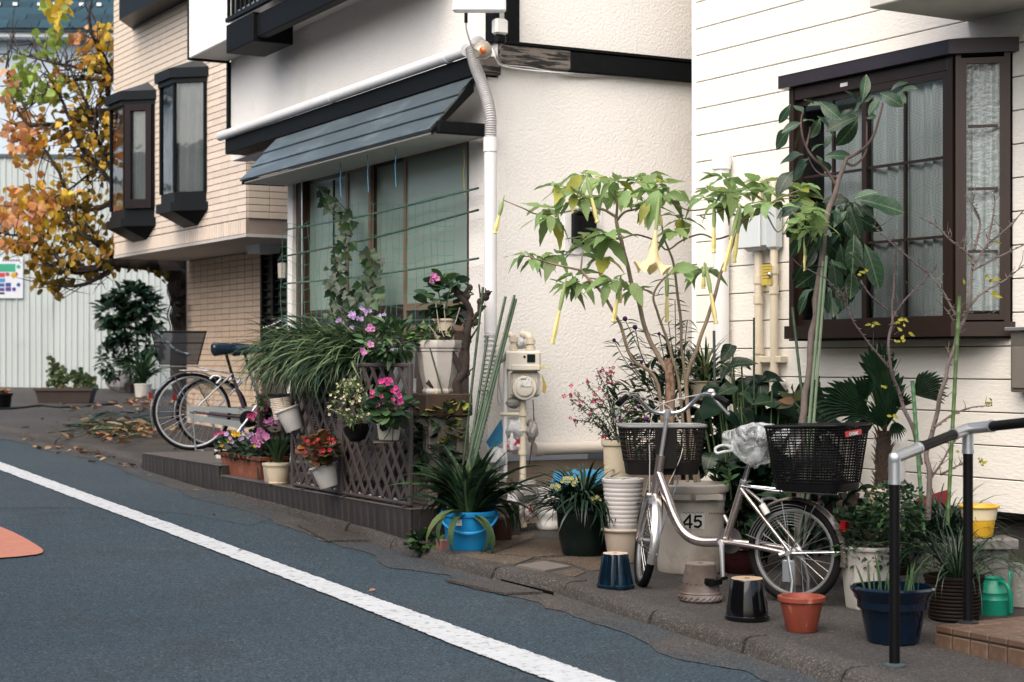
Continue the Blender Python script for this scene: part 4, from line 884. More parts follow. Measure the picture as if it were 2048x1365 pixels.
mb = MB(); mb.lathe([(.045, 0), (.045, .006), (.034, .010), (.024, .012)], 24, c=b2, cap1=True); mb.obj('base_plate', mat('dark_flange', (.04, .04, .045), rough=.45, metal=.4), hr)
mb = MB(); mb.tube([t1 + (t2 - t1) * .3, t1 + (t2 - t1) * .8], RB, 18); mb.obj('rail', HB, hr)
mb = MB(); mb.tube([t2 + (e3 - t2) * .44, t3], RB, 18); mb.obj('rail', HB, hr)
def joint(c, ends):
 mb = MB(); rj = RB * 1.13
 for e_ in ends:
  mb.tube([c, e_], rj, 18); u_ = (e_ - c).normalized(); mb.tube([e_ - u_ * .012, e_ + u_ * .002], rj * 1.1, 18)
 vs_ = MB().lathe([(rj * math.cos(a_), rj * 1.02 * math.sin(a_)) for a_ in [i * math.pi / 8 - math.pi / 2 for i in range(9)]], 18); mb.add([V(v_) + c for v_ in vs_.v], vs_.f, True)
 M_ = (CAM - c).to_track_quat('Z', 'Y').to_matrix().to_4x4(); mb.lathe([(.016, rj * .8), (.016, rj * 1.25), (.012, rj * 1.32)], 16, M=M_, c=c, cap1=True)
 mb.obj('joint', ALU, hr)
joint(t1, [t1 - V((0, 0, .105)), t1 + (t2 - t1) * .31]); joint(t2, [t2 - V((0, 0, .105)), t2 - (t2 - t1) * .21, t2 + (e3 - t2) * .45])

# ---------------------------------------------------------------- the house across the lane (mirrored in the bay windows, shades the lane)
oh = thing('opposite_house', 'brown and cream house across the lane, mirrored in the bay window panes', 'house', (WH.o.x, WH.o.y, 0), WH.a)
OB = mat('orange_brown_render', (.30, .15, .09), rough=.85, var=.1, vs=1); OC = mat('cream_render', (.62, .56, .44), rough=.85, var=.06, vs=1)
mb = MB(); mb.bb(-9, 9, 8.5, 13, -1, 3.4); mb.obj('wall', OB, oh)
mb = MB(); mb.bb(-9, 9, 8.45, 13, 3.4, 4.4); mb.obj('upper_wall', OC, oh)
mb = MB(); mb.cbox(-9.3, 9.3, 8.2, 13, 4.4, 4.55); mb.obj('eave', mat('dark_eave', (.08, .075, .07), rough=.7), oh)
for i in range(4):
 x_ = -7 + i * 4.2; mb = MB(); mb.cbox(x_, x_ + 1.7, 8.4, 8.49, .9, 2.2); o = mb.obj('window', DARKMETAL, oh); mb = MB(); mb.bb(x_ + .06, x_ + 1.64, 8.39, 8.395, .96, 2.14); mb.obj('pane', glassmat('dull_glass', clear=.2, rough=.05), o)

# ---------------------------------------------------------------- pots and other containers
def soil_disc(t, r, z, parent_loc=(0, 0, 0), name='soil', m=None):
 mb = MB(); n = 18; vs = [V((0, 0, z + .006))]; fs = []
 for k, q in enumerate((.35, .7, 1.0)):
  for j in range(n):
   a = 6.283 * j / n; vs.append(V((r * q * math.cos(a), r * q * math.sin(a), z + .008 * mnoise.noise(V((q * 5 * math.cos(a), q * 5 * math.sin(a), z * 7))) + (.004 if q < 1 else 0))))
 for j in range(n): fs.append((0, 1 + j, 1 + (j + 1) % n))
 for k in range(2):
  for j in range(n): fs.append((1 + k * n + j, 1 + (k + 1) * n + j, 1 + (k + 1) * n + (j + 1) % n, 1 + k * n + (j + 1) % n))
 mb.add(vs, fs, True); return mb.obj(name, m or SOIL, t, parent_loc)
def pot_profile(style, r0, r1, h):
 w = .012 + .02 * r1
 inner = [(r1 - w, h), (r1 - w * 1.4, h * .86), (r1 * .5, h * .85), (0, h * .85)]
 if style == 'plain': out = [(r0 * .94, 0), (r0, .006), (r0 + (r1 - r0) * .86, h * .86), (r1 * 1.05, h * .865), (r1 * 1.06, h * .985), (r1 * 1.04, h)]
 elif style == 'lip': out = [(r0 * .94, 0), (r0, .006), (r1 * .93, h * .90), (r1 * 1.05, h * .92), (r1 * 1.08, h * .96), (r1 * 1.05, h)]
 elif style == 'bowl': out = [(r0 * .95, 0), (r0, .01), (r0 + (r1 * .86 - r0) * .75, h * .32), (r1 * .84, h * .55), (r1 * .86, h * .57), (r1 * .885, h * .8), (r1 * .90, h * .86), (r1 * 1.0, h * .90), (r1 * 1.04, h * .94), (r1 * 1.03, h * .98), (r1 * .98, h)]
 elif style == 'ribbed':
  out = [(r0 * .95, 0)]; k = 11
  for i in range(k):
   t = i / k; r = r0 + (r1 * .97 - r0) * t ** .8; out += [(r, h * (.01 + .9 * t)), (r + .012 * r1 + .004, h * (.01 + .9 * (t + .45 / k))), (r + .012 * r1 + .004, h * (.01 + .9 * (t + .7 / k)))]
  out += [(r1 * 1.0, h * .92), (r1 * 1.04, h * .94), (r1 * 1.04, h * .99), (r1 * 1.02, h)]
 elif style == 'wavy':
  out = [(r0 * .95, 0)] + [(r0 + (r1 - r0) * i / 24 + .045 * r1 * math.sin(i / 24 * 6.283 * 3.0), h * (.01 + .95 * i / 24)) for i in range(25)] + [(r1 * 1.05, h)]
 elif style == 'foot': out = [(r0 * 1.0, 0), (r0 * 1.05, .01), (r0 * 1.04, h * .06), (r0 * .97, h * .09), (r0 + (r1 - r0) * .5, h * .42), (r1 * .93, h * .78), (r1 * .98, h * .8), (r1 * .98, h * .84), (r1 * 1.04, h * .86), (r1 * 1.08, h * .93), (r1 * 1.06, h)]
 elif style == 'deep': out = [(r0 * .95, 0), (r0, .008), (r0 + (r1 * .95 - r0) * .93, h * .93), (r1 * 1.02, h * .935), (r1 * 1.04, h * .95), (r1 * 1.04, h * .985), (r1 * 1.0, h)]
 elif style == 'low': inner = [(r1 - w, h), (r1 - w * 1.3, h * .62), (r1 * .5, h * .62), (0, h * .62)]; out = [(r0 * .94, 0), (r0, .006), (r1 * .84, h * .70), (r1 * .86, h * .72), (r1 * .95, h * .80), (r1 * .97, h * .86), (r1 * 1.05, h * .93), (r1 * 1.06, h * .97), (r1 * 1.0, h)]
 return out + inner
def pot_geo(px, pyb, pyr, wt, wb, at=None, Y=None):
 """base centre, radii and height of a round pot from where its foot, rim and sides lie"""
 if at is None and Y is None: b = G(px, pyb); Y_ = b.y; r0 = wb / 2 * Y_ / F; Y_ += r0;
 else: Y_ = Y; r0 = wb / 2 * Y_ / F
 r1 = wt / 2 * Y_ / F; p = P(px, pyr, Y_)
 z0 = gz(p.x, p.y) if at is None else at
 return V((p.x, p.y, z0)), r0, r1, p.z - z0
def pot(name, label, px, pyb, pyr, wt, wb, m, style='plain', at=None, Y=None, group=None, cat='pot', n=32, soil=True, wob=None, tilt=None, smooth=True):
 c, r0, r1, h = pot_geo(px, pyb, pyr, wt, wb, at, Y)
 t = thing(name, label, cat, c, 0, group)
 mb = MB(); mb.lathe(pot_profile(style, r0, r1, h), n, wob=wob, sm=smooth); mb.obj('pot', m, t, sharp=35)
 if soil: soil_disc(t, (r1 - .012 - .02 * r1) * .99, h * (.87 if style != 'low' else .635))
 t['r1'] = r1; t['h'] = h
 return t
def upturned(name, label, px, pyb, pyt, wt, wb, m, mt, flute=0, band=False, group='upturned pots in a row by the kerb'):
 c, r0, r1, h = pot_geo(px, pyb, pyt, wt, wb)
 t = thing(name, label, 'pot', c, 0, group)
 wob = (lambda th, z: 1 - flute * .6 + flute * abs(math.sin(th * 4)) ** .7) if flute else None
 pr = [(r0 * .97, 0), (r0 * 1.0, .008), (r0 * .99, h * .1), (r0 * .94, h * .12), (r0 + (r1 - r0) * .3, h * .3), (r0 + (r1 - r0) * .75, h * .7), (r1 * 1.0, h * .95), (r1 * .96, h * .985)]
 if band: pr = [(r0 * .97, 0), (r0 * 1.03, .008), (r0 * 1.05, h * .05), (r0 * 1.02, h * .16), (r0 * .98, h * .2), (r0 * 1.0, h * .23), (r0 * .94, h * .26), (r0 + (r1 - r0) * .5, h * .52), (r0 + (r1 - r0) * .52, h * .56), (r1 * 1.02, h * .9), (r1 * 1.02, h * .96), (r1 * .95, h * .99)]
 mb = MB(); mb.lathe(pr, 48, wob=wob); mb.obj('pot', m, t, sharp=30)
 if band:
  mb = MB()
  for i in range(22):
   a = 6.283 * i / 22; rr = r0 * 1.03; mb.tube([V((rr * math.cos(a), rr * math.sin(a), h * .07)), V((rr * math.cos(a + .22), rr * math.sin(a + .22), h * .15))], r0 * .05, 6)
   rr = r0 + (r1 - r0) * .42; mb.tube([V((rr * math.cos(a), rr * math.sin(a), h * .47)), V((rr * .985 * math.cos(a + .12), rr * .985 * math.sin(a + .12), h * .51))], r0 * .028, 5)
  mb.obj('moulded_band', m, t)
 mb = MB(); mb.lathe([(r1 * .96, h * .985), (r1 * .93, h), (r1 * .2, h - .001), (r1 * .16, h - .01), (0, h - .012)], 32, cap0=False, wob=wob); mb.obj('foot', mt, t, sharp=30)
 mb = MB(); mb.lathe([(r1 * .17, h - .0005), (.0, h - .0002)], 16, cap0=False); mb.obj('drain_hole', mat('dark_hole', (.02, .014, .01), rough=1), t)
 return t
BLUEGL = mat('blue_glaze', (.003, .017, .036), rough=.14, coat=.5, var=.3, vs=9, c2=(.006, .032, .056), s2=6, lo=.5, hi=.7)
NAVYGL = mat('navy_glaze', (.004, .017, .042), rough=.16, coat=.6, var=.25, vs=5)
BLACKGL = mat('black_glaze', (.006, .007, .009), rough=.08, coat=.8, var=.3, vs=8)
BISQUE = mat('pale_bisque_foot', (.42, .30, .19), rough=.85, var=.15, vs=14)
BROWNPOT = mat('brown_pot', (.11, .075, .058), rough=.75, var=.2, vs=8, c2=(.20, .17, .16), s2=3, lo=.45, hi=.65, bump=.2, bs=60)
DKBROWN = mat('dark_brown_pot', (.022, .014, .011), rough=.5, var=.2, vs=8)
# upturned glazed pots at the kerb
upturned('upturned_pot', 'blue glazed fluted pot turned upside down beside the front wheel', 1231, 1182, 1106, 52, 76, BLUEGL, mat('pale_pink_foot', (.52, .42, .33), rough=.85, var=.1), flute=.11)
upturned('upturned_pot', 'brown weathered pot turned upside down behind the loose pedal', 1401, 1209, 1126, 60, 84, BROWNPOT, mat('grey_brown_foot', (.20, .165, .15), rough=.9, var=.15), band=True)
upturned('upturned_pot', 'black glazed pot turned upside down with a pale foot', 1494, 1247, 1156, 66, 92, BLACKGL, BISQUE)
t = pot('orange_pot', 'empty scuffed orange plastic pot in front of the rear wheel', 1603, 1268, 1192, 90, 62, ORANGEPOT, 'plain', soil=False)
red = pot('red_glazed_pot', 'dark red glazed pot behind the black upturned pot', 1482, 1150, 1092, 100, 70, mat('dark_red_glaze', (.045, .010, .012), rough=.2, coat=.5, var=.3), 'bowl')
# pots on the right
oct_ = lambda th, z: 1 / max(math.cos((th % (math.pi / 4)) - math.pi / 8), .9) * .96
bigoct = pot('white_planter', 'large weathered white octagonal planter full of parsley-like leaves', 1741, 1224, 1090, 128, 96, DIRTYWHITE, 'deep', n=64, wob=oct_)
navy = pot('blue_bowl_planter', 'wide dark blue glazed bowl planter with green shoots behind the handrail post', 1786, 1294, 1172, 160, 104, NAVYGL, 'low', n=48)
dkp = pot('brown_ribbed_planter', 'dark brown ribbed planter with long grass beside the teal watering can', 1908, 1248, 1150, 116, 96, DKBROWN, 'ribbed')
widep = pot('white_planter', 'wide white planter with dark grass under the yellow bucket', 1885, 1170, 1080, 150, 104, DIRTYWHITE, 'deep', n=40, at=gz(2.13, 8.55), Y=8.55)
palmp = pot('cream_pot', 'cream pot holding the small palm below the handrail joint', 1765, 1068, 976, 74, 56, CREAMPOT, 'lip', at=.235, Y=9.05)
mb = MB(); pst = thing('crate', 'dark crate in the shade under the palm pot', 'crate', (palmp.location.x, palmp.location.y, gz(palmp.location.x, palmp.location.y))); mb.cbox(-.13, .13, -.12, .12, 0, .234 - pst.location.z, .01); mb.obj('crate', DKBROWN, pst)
pot('white_column_planter', 'tall plain white planter standing behind the palm against the siding', 1782, 1010, 866, 62, 50, WHITEPL, 'lip', at=gz(2, 9.35), Y=9.35)
yel = pot('yellow_pot', 'half painted yellow and cream pot on the slab under the siding', 1958, 1079, 1010, 76, 54, mat('yellow_paint', (.72, .42, .03), rough=.4, var=.06), 'lip', soil=False, at=.29, Y=8.4)
# cream upper half of the yellow pot is its unpainted band
b_, r0, r1, h = pot_geo(1958, 1079, 1010, 76, 54, .29, 8.4); mb = MB(); mb.lathe([(r0 + (r1 * .93 - r0) * .6 + .002, h * .55), (r1 * .93 + .0025, h * .9)], 32, cap0=False); mb.obj('cream_band', mat('cream_paint', (.70, .60, .40), rough=.45, var=.08), yel)
mb = MB(); q = b_; sl_ = thing('slab', 'grey concrete slab supporting the yellow pot', 'slab', (b_.x, b_.y, b_.z - .001)); mb.cbox(-.16, .16, -.12, .12, -.05, -.0, .005); mb.cbox(-.1, .12, -.09, .09, gz(b_.x, b_.y) - b_.z, -.051, .005); mb.obj('slab', mat('pale_grey_concrete', (.20, .19, .18), rough=.9, bump=.4, bs=60), sl_)
grp = pot('grey_pot', 'dark grey square-shouldered pot between the bamboo stake and the handrail', 1888, 1075, 1012, 50, 40, mat('charcoal_plastic', (.05, .055, .06), rough=.5), 'plain', at=gz(2.2, 8.8), Y=8.8)
q = P(1866, 1030, 8.85); rp_ = thing('red_crate', 'red plastic sheet leaning low against the siding behind the sapling', 'crate', q + V((0, .05, 0)))
mb = MB(); a_, b2_, c_, d_ = [P(x, y, q.y + .1) - rp_.location for x, y in ((1832, 998), (1896, 980), (1896, 1012), (1842, 1030))]
mb.prism([a_, b2_, c_, d_], (.02, .05, 0)); mb.obj('sheet', mat('red_plastic', (.28, .012, .02), rough=.45), rp_)
q = P(1806, 1160, 8.75); q.z = gz(q.x, q.y); bs_ = thing('white_basin', 'shallow white plastic basin behind the blue bowl planter', 'basin', q + V((0, .15, 0)))
mb = MB(); mb.lathe([(.09, 0), (.12, .07), (.13, .085), (.135, .09), (.125, .09), (.085, .015), (0, .012)], 28); mb.obj('basin', WHITEPL, bs_)
# concrete block and watering can
q = G(2016, 1216); cb = thing('concrete_block', 'rough grey concrete block beside the tiled step', 'block', q + V((.02, .06, 0)), R(-28))
mb = MB(); mb.cbox(-.10, .10, -.06, .06, 0, .21, .006); mb.obj('block', mat('rough_concrete', (.26, .26, .235), rough=.95, var=.25, vs=30, bump=1, bs=80, bd=.006), cb)
q = G(1995, 1232); wc = thing('watering_can', 'small teal green plastic watering can by the step', 'watering can', q + V((0, .08, 0)))
TEAL = mat('teal_plastic', (.012, .30, .19), rough=.35, var=.08)
s_ = (q.y + .08) / F
mb = MB(); mb.lathe([(36 * s_, 0), (37 * s_, .005), (36 * s_, 28 * s_), (37 * s_, 30 * s_), (35 * s_, 34 * s_), (35 * s_, 42 * s_), (36 * s_, 44 * s_), (33 * s_, 50 * s_), (24 * s_, 60 * s_), (22 * s_, 68 * s_), (24 * s_, 72 * s_), (21 * s_, 72 * s_), (19 * s_, 60 * s_), (0, 58 * s_)], 32); mb.obj('can', TEAL, wc)
mb = MB(); mb.tube(bez([V((8 * s_, -22 * s_, 66 * s_)), V((15 * s_, -44 * s_, 62 * s_)), V((22 * s_, -46 * s_, 40 * s_)), V((25 * s_, -38 * s_, 8 * s_))], 6), .011, 8); mb.obj('handle', TEAL, wc)
mb = MB(); mb.tube(bez([V((20 * s_, 20 * s_, 20 * s_)), V((40 * s_, 40 * s_, 50 * s_)), V((48 * s_, 50 * s_, 80 * s_))], 5), [.016] * 10 + [.010], 8); mb.obj('spout', TEAL, wc)
# bin with 45 on it
binc, br0, br1, bh_ = pot_geo(1380, 1152, 966, 150, 132)
bn = thing('plastic_bin', 'large grey white plastic bin marked 45 holding the trumpet flower shrub', 'bin', binc)
pr = [(br0 * .97, 0), (br0, .01), (br0 * 1.005, bh_ * .12), (br1 * .93, bh_ * .80), (br1 * .95, bh_ * .81), (br1 * .955, bh_ * .9), (br1 * 1.02, bh_ * .905), (br1 * 1.05, bh_ * .93), (br1 * 1.05, bh_ * .985), (br1 * 1.02, bh_), (br1 * .97, bh_), (br1 * .93, bh_ * .93), (0, bh_ * .93)]
mb = MB(); mb.lathe(pr, 48); mb.obj('body', mat('aged_grey_plastic', (.44, .40, .35), rough=.5, var=.08, vs=3, c2=(.25, .20, .15), s2=3.5, lo=.48, hi=.72), bn, sharp=35)
soil_disc(bn, br1 * .92, bh_ * .935)
mb = MB()
for a_ in (-70, -115):
 M = Matrix.Rotation(R(a_ + 90), 4, 'Z'); mb.box((M @ V((0, -br1 * 1.02, bh_ * .87))), (.16, .05, .028), M=M.to_3x3())
mb.obj('grip', mat('aged_grey_plastic', .5), bn)
LB = mat('label_paper', (.52, .52, .48), rough=.6, var=.1, vs=10); INK = mat('black_print', (.012, .012, .013), rough=.7)
def bin_pt(px, py, off):
 d = ray(px, py); o = CAM - binc; zc = 0
 for _ in range(4):
  hh = zc if zc else bh_ * .5; r_ = br0 + (br1 * .93 - br0) * (hh / bh_ - .12) / .68 + off
  a2 = d.x ** 2 + d.y ** 2; b2 = 2 * (o.x * d.x + o.y * d.y); c2_ = o.x ** 2 + o.y ** 2 - r_ ** 2; t_ = (-b2 - math.sqrt(max(b2 * b2 - 4 * a2 * c2_, 0))) / (2 * a2); zc = (o + d * t_).z
 return o + d * t_
mb = MB(); mb.grid(lambda u, v: bin_pt(1361 + 48 * u, 1059 - 32 * v, .003), 8, 3); mb.obj('label_sheet', LB, bn)
def stroke(pxs, w, nm='numeral'):
 mb = MB(); P0 = [V((x, y, 0)) for x, y in pxs]
 for i in range(len(P0) - 1):
  a_, b_ = P0[i], P0[i + 1]; u_ = (b_ - a_).normalized(); n_ = V((-u_.y, u_.x, 0)) * w / 2; a_ = a_ - u_ * w * .3; b_ = b_ + u_ * w * .3
  q4 = [a_ + n_, b_ + n_, b_ - n_, a_ - n_]; mb.add([bin_pt(q_.x, q_.y, .0055 + .0004 * i) for q_ in q4], [(0, 1, 2, 3)])
 return mb
m4 = stroke([(1384, 1049), (1365, 1049), (1380, 1031), (1380, 1056)], 4.4); m4.obj('numeral', INK, bn)
m5 = stroke([(1403, 1033), (1391, 1033), (1389.5, 1043), (1396, 1041), (1401.5, 1044), (1402, 1050), (1397, 1054.5), (1389, 1053)], 4.2); m5.obj('numeral', INK, bn)
mb = MB()
for i in range(14):
 x_ = 1366 + i * 3.0; y_ = 1024 + (i % 3) * 1.4; mb.add([bin_pt(x_, y_, .004), bin_pt(x_ + 2.4, y_ + .8, .004), bin_pt(x_ + 2.2, y_ + 2.6, .004), bin_pt(x_ + .3, y_ + 2, .004)], [(0, 1, 2, 3)])
for i in range(7):
 x_ = 1418 + i * 4.2; mb.add([bin_pt(x_, 1026, .004), bin_pt(x_ + 2.4, 1025 + i % 2, .004), bin_pt(x_ + 2, 1030, .004), bin_pt(x_ + .5, 1029, .004)], [(0, 1, 2, 3)])
mb.obj('marker_scrawl', mat('brown_scrawl', (.16, .11, .08), rough=.8), bn, kind='stuff')
# stacked pots left of the bicycle
creamc, r0c, r1c, hc = pot_geo(1247, 1128, 1056, 84, 62)
crp = pot('cream_pot', 'wide rimmed cream pot beneath the ribbed white pot', 1247, 1128, 1056, 84, 62, mat('pale_cream_pot', (.48, .41, .33), rough=.55, var=.1, vs=6, c2=(.45, .37, .29), s2=6), 'lip')
rib = pot('white_ribbed_pot', 'white ribbed pot stacked on a cream pot behind the front wheel', 1246, 0, 957, 82, 54, mat('clean_white_pot', (.52, .50, .49), rough=.45, var=.05), 'ribbed', at=creamc.z + hc * .88, Y=creamc.y + .02)
wavyp = pot('white_wavy_pot', 'white pot with wavy sides next to the gas pipe', 1099, 1062, 976, 66, 50, WHITEPL, 'wavy', n=40)
lily = pot('green_glazed_pot', 'large dark green glazed pot overhung by lily turf leaves', 1166, 1116, 1010, 118, 84, mat('dark_green_glaze', (.010, .022, .020), rough=.3, coat=.4, var=.3), 'bowl', n=40)
sal = pot('cream_pot', 'cream pot of red salvia behind the front basket', 1236, 960, 880, 64, 52, CREAMPOT, 'lip', at=.28, Y=10.3)
q = P(1236, 960, 10.3); sk = thing('crate', 'upturned grey crate under the red salvia pot', 'crate', (q.x, q.y, gz(q.x, q.y))); mb = MB(); mb.cbox(-.13, .13, -.11, .11, 0, .279 - gz(q.x, q.y), .01); mb.obj('crate', GREYPL, sk)
# blue tarp
tb = thing('blue_tarp', 'crumpled bright blue tarpaulin tucked under the drain pipe', 'tarpaulin', P(1160, 1000, 10.9))
mb = MB(); o = tb.location
A_, B_, C_, D_ = [P(x, y, Y_) - o for x, y, Y_ in ((1100, 985, 10.5), (1225, 985, 10.5), (1235, 940, 11.0), (1108, 945, 11.0))]
mb.grid(lambda u, v: A_.lerp(B_, u).lerp(D_.lerp(C_, u), v) + V((0, 0, .05 * mnoise.noise(V((u * 4, v * 4, 2))) + .02 * mnoise.noise(V((u * 11, v * 11, 4))))), 24, 14)
mb.obj('sheet', mat('blue_tarp_sheet', (.012, .22, .42), rough=.4, var=.1, bump=.3, bs=40), tb)
# blue bucket
bk, k0, k1, kh = pot_geo(938, 1105, 1021, 108, 92)
bu = thing('blue_bucket', 'bright blue plastic bucket with a lowered handle, planted with strap leaves', 'bucket', bk)
BKM = mat('bright_blue_plastic', (.012, .27, .60), rough=.35, var=.06, vs=5, c2=(.03, .32, .62), s2=8, lo=.6, hi=.75)
mb = MB(); mb.lathe([(k0 * .95, 0), (k0, .008), (k1 * .95, kh * .86), (k1 * 1.02, kh * .87), (k1 * 1.05, kh * .93), (k1 * 1.05, kh), (k1 * 1.0, kh), (k1 * .95, kh * .88), (0, kh * .86)], 36); mb.obj('body', BKM, bu, sharp=35)
soil_disc(bu, k1 * .94, kh * .88)
hp = [V((k1 * 1.06 * math.cos(a), k1 * 1.10 * math.sin(a), kh * .93 - .105 * max(0, math.sin(-a)))) for a in [-math.pi * i / 16 for i in range(17)]]
mb = MB(); mb.tube(hp, [.006] + [.0075] * 6 + [.011] * 3 + [.0075] * 6 + [.006], 8); mb.obj('handle', BKM, bu)
mb = MB(); M = Matrix.Rotation(R(-12), 4, 'Z')
mb.grid(lambda u, v: V((k1 * .985 * math.sin(R(-28 + 14 * u)), -k1 * .985 * math.cos(R(-28 + 14 * u)), kh * (.66 + .16 * v))), 5, 1); mb.obj('price_sticker', mat('price_sticker', (.70, .71, .70), rough=.5, c2=(.2, .22, .22), s2=60, lo=.56, hi=.6), bu)
q = G(1004, 1084); pot('brown_pot', 'small reddish brown pot wedged behind the blue bucket', 1004, 1083, 1032, 46, 38, mat('reddish_brown_pot', (.12, .045, .03), rough=.6, var=.15), 'plain')
q = G(887, 1101); pb = thing('brick_fragment', 'broken piece of pinkish red brick beside the blue bucket', 'brick', q + V((0, .03, 0)), R(25)); mb = MB(); mb.cbox(-.035, .035, -.04, .04, 0, .06, .004); mb.obj('brick', mat('pinkish_brick', (.26, .12, .105), rough=.9, var=.25, vs=20, bump=.6, bs=60), pb)
# gas meter with its pipes
GY = 11.02
gm = thing('gas_meter', 'cream gas meter with curved pipes against the white side wall', 'meter', (0, 0, 0))
def gp(x, y, d=0): return P(x, y, GY + d)
GMC = mat('ivory_meter_case', (.62, .58, .50), rough=.4, var=.05, vs=6)
def gslab(x0, x1, y0, y1, d0, d1, b, nm, m):
 a_, c_ = gp(x0, y0), gp(x1, y1); mb = MB(); mb.cbox(a_.x, c_.x, GY + d0, GY + d1, c_.z, a_.z, b); return mb.obj(nm, m, gm)
gslab(1013, 1082, 702, 743, -.05, .12, .014, 'housing', GMC); gslab(1020, 1080, 743, 795, -.01, .12, .018, 'housing', GMC)
q = gp(1049, 776, -.02); mb = MB(); M = Matrix.Rotation(R(90), 4, 'X')
mb.lathe([(.082, -.03), (.082, .0), (.076, .02), (.07, .022)], 32, M=M, c=q, cap1=True); mb.lathe([(.055, .02), (.053, .034), (.049, .036)], 32, M=M, c=q, cap1=True); mb.obj('drum', GMC, gm)
gslab(1023, 1080, 730, 741, -.062, -.049, .004, 'flap', GMC)
gslab(1054, 1070, 709, 725, -.056, -.0505, .001, 'display', mat('dark_display', (.01, .03, .025), rough=.15))
q = gp(1049, 714, -.05); mb = MB(); mb.lathe([(.008, 0), (.008, .004)], 12, M=M, c=q, cap1=True); mb.obj('button', BLACKPL, gm)
a_ = gp(1046, 757, -.06); mb = MB(); mb.bb(a_.x - .02, a_.x + .05, a_.y - .0015, a_.y, a_.z - .052, a_.z + .006); mb.obj('label_sheet', mat('meter_label', (.66, .66, .63), rough=.5, c2=(.25, .25, .25), s2=70, lo=.55, hi=.62), gm)
mb = MB(); mb.bb(a_.x - .016, a_.x + .02, a_.y - .0025, a_.y - .0016, a_.z - .009, a_.z - .001)
mb.bb(a_.x - .016, a_.x + .004, a_.y - .0025, a_.y - .0016, a_.z - .045, a_.z - .041); mb.obj('barcode', mat('barcode_grey', (.12, .12, .12), rough=.7), gm)
def gpipe(pts, r, nm='pipe', m=CREAMPVC, col=()):
 mb = MB(); mb.tube(bez(pts, 5), r, 12)
 for c_, u_ in col: mb.tube([c_ - u_ * .014, c_ + u_ * .014], r * 1.35, 12)
 return mb.obj(nm, m, gm)
UPV = V((0, 0, 1))
gpipe([gp(1027, 702), gp(1027, 680), gp(1023, 671), gp(1012, 668, .08)], .021, col=[(gp(1027, 697), UPV), (gp(1027, 680), UPV)])
gpipe([gp(1061, 702), gp(1061, 684), gp(1057, 673), gp(1045, 669, .08)], .023, col=[(gp(1061, 697), UPV), (gp(1061, 684), UPV)])
gpipe([gp(1046, 800, .03), gp(1046, 900, .03), gp(1045, 1000, .03), gp(1044, 1056, .03)], .021, col=[(gp(1046, 828, .03), UPV), (gp(1045, 1050, .03), UPV), (gp(1045, 905, .03), UPV), (gp(1046, 858, .03), UPV)])
gpipe([gp(1012, 725, .04), gp(1011, 800, .04), gp(1010, 900, .04), gp(1010, 960, .04)], .016, m=WHITEPVC)
gpipe([gp(1024, 850, .02), gp(1023, 900, .02)], .012, m=WHITEPVC)
gpipe([gp(1002, 829, .03), gp(1050, 829, .03)], .013)
gpipe([gp(1066, 800, .06), gp(1068, 850, .06), gp(1064, 890, .06), gp(1058, 930, .03)], .003, nm='wire', m=BLACKPL)
gpipe([gp(1003, 700, .0), gp(998, 760, .0), gp(1003, 800, .0), gp(1000, 812, .0), gp(995, 790, .0), gp(1000, 730)], .004, nm='wire', m=mat('pale_cord', (.5, .5, .5), rough=.6))
a_ = gp(1083, 752, -.03); mb = MB(); mb.prism([a_ + V(v) for v in ((0, 0, .01), (.008, 0, .0), (.034, .0, -.07), (.022, 0, -.115), (.005, 0, -.105), (0.008, 0, -.05))], (0, .002, 0)); mb.obj('tag', mat('ochre_tag', (.40, .28, .06), rough=.5, var=.15), gm)
a_ = gp(1082, 735, -.03); mb = MB(); mb.box(a_, (.02, .02, .03)); mb.tube([a_, a_ + V((.06, 0, -.005))], .003, 5); mb.obj('tag_clip', mat('pale_yellow_clip', (.62, .52, .2), rough=.5), gm)
# crumpled plastic bags stuffed among the pipes
BAGW = mat('white_plastic_bag', (.68, .69, .70), rough=.3, var=.12, vs=30, bump=.8, bs=35, bd=.012, trans=.25)
BAGP = mat('pink_printed_bag', (.62, .55, .56), rough=.35, c2=(.42, .02, .06), s2=16, lo=.5, hi=.56, bump=.8, bs=35, bd=.012)
BAGG = mat('clear_grey_bag', (.40, .38, .36), rough=.25, var=.2, vs=25, bump=.9, bs=30, bd=.012, trans=.25)
def bag(label, px, py, wx, wy, d, m, seed):
 q = P(px, py, GY + d); s_ = q.y / F; t = thing('plastic_bag', label, 'plastic bag', q, 0, 'plastic bags stuffed behind the gas pipes'); mb = MB()
 n1, n2 = 18, 11
 def fn(u, v):
  a, e = u * 6.28318, (v - .5) * 3.14; d_ = V((math.cos(a) * math.cos(e), math.sin(a) * math.cos(e), math.sin(e)))
  k = 1 + .34 * mnoise.noise(d_ * 1.9 + V((seed, 0, 0))) + .22 * abs(mnoise.noise(d_ * 4.3 + V((seed, 3, 0))))
  return V((d_.x * wx / 2 * s_ * k, d_.y * .06 * k, d_.z * wy / 2 * s_ * k))
 mb.grid(fn, n1, n2); mb.obj('bag', m, t)
bag('white plastic bag knotted between the two curved gas pipes', 1043, 687, 26, 22, .04, BAGW, 1); bag('white plastic bag squeezed under the gas meter', 1032, 858, 46, 40, .06, BAGW, 2); bag('small blue white bag left of the gas meter', 1004, 712, 16, 26, .05, BAGW, 3)
bag('red and white printed plastic bag between the gas pipes', 1028, 890, 30, 36, .07, BAGP, 4); bag('clear plastic bag hanging right of the gas pipe', 1064, 862, 22, 44, .08, BAGG, 5); bag('smoky plastic bag wrapped round the gas pipe above the wavy pot', 1052, 980, 46, 40, -.02, BAGG, 6)
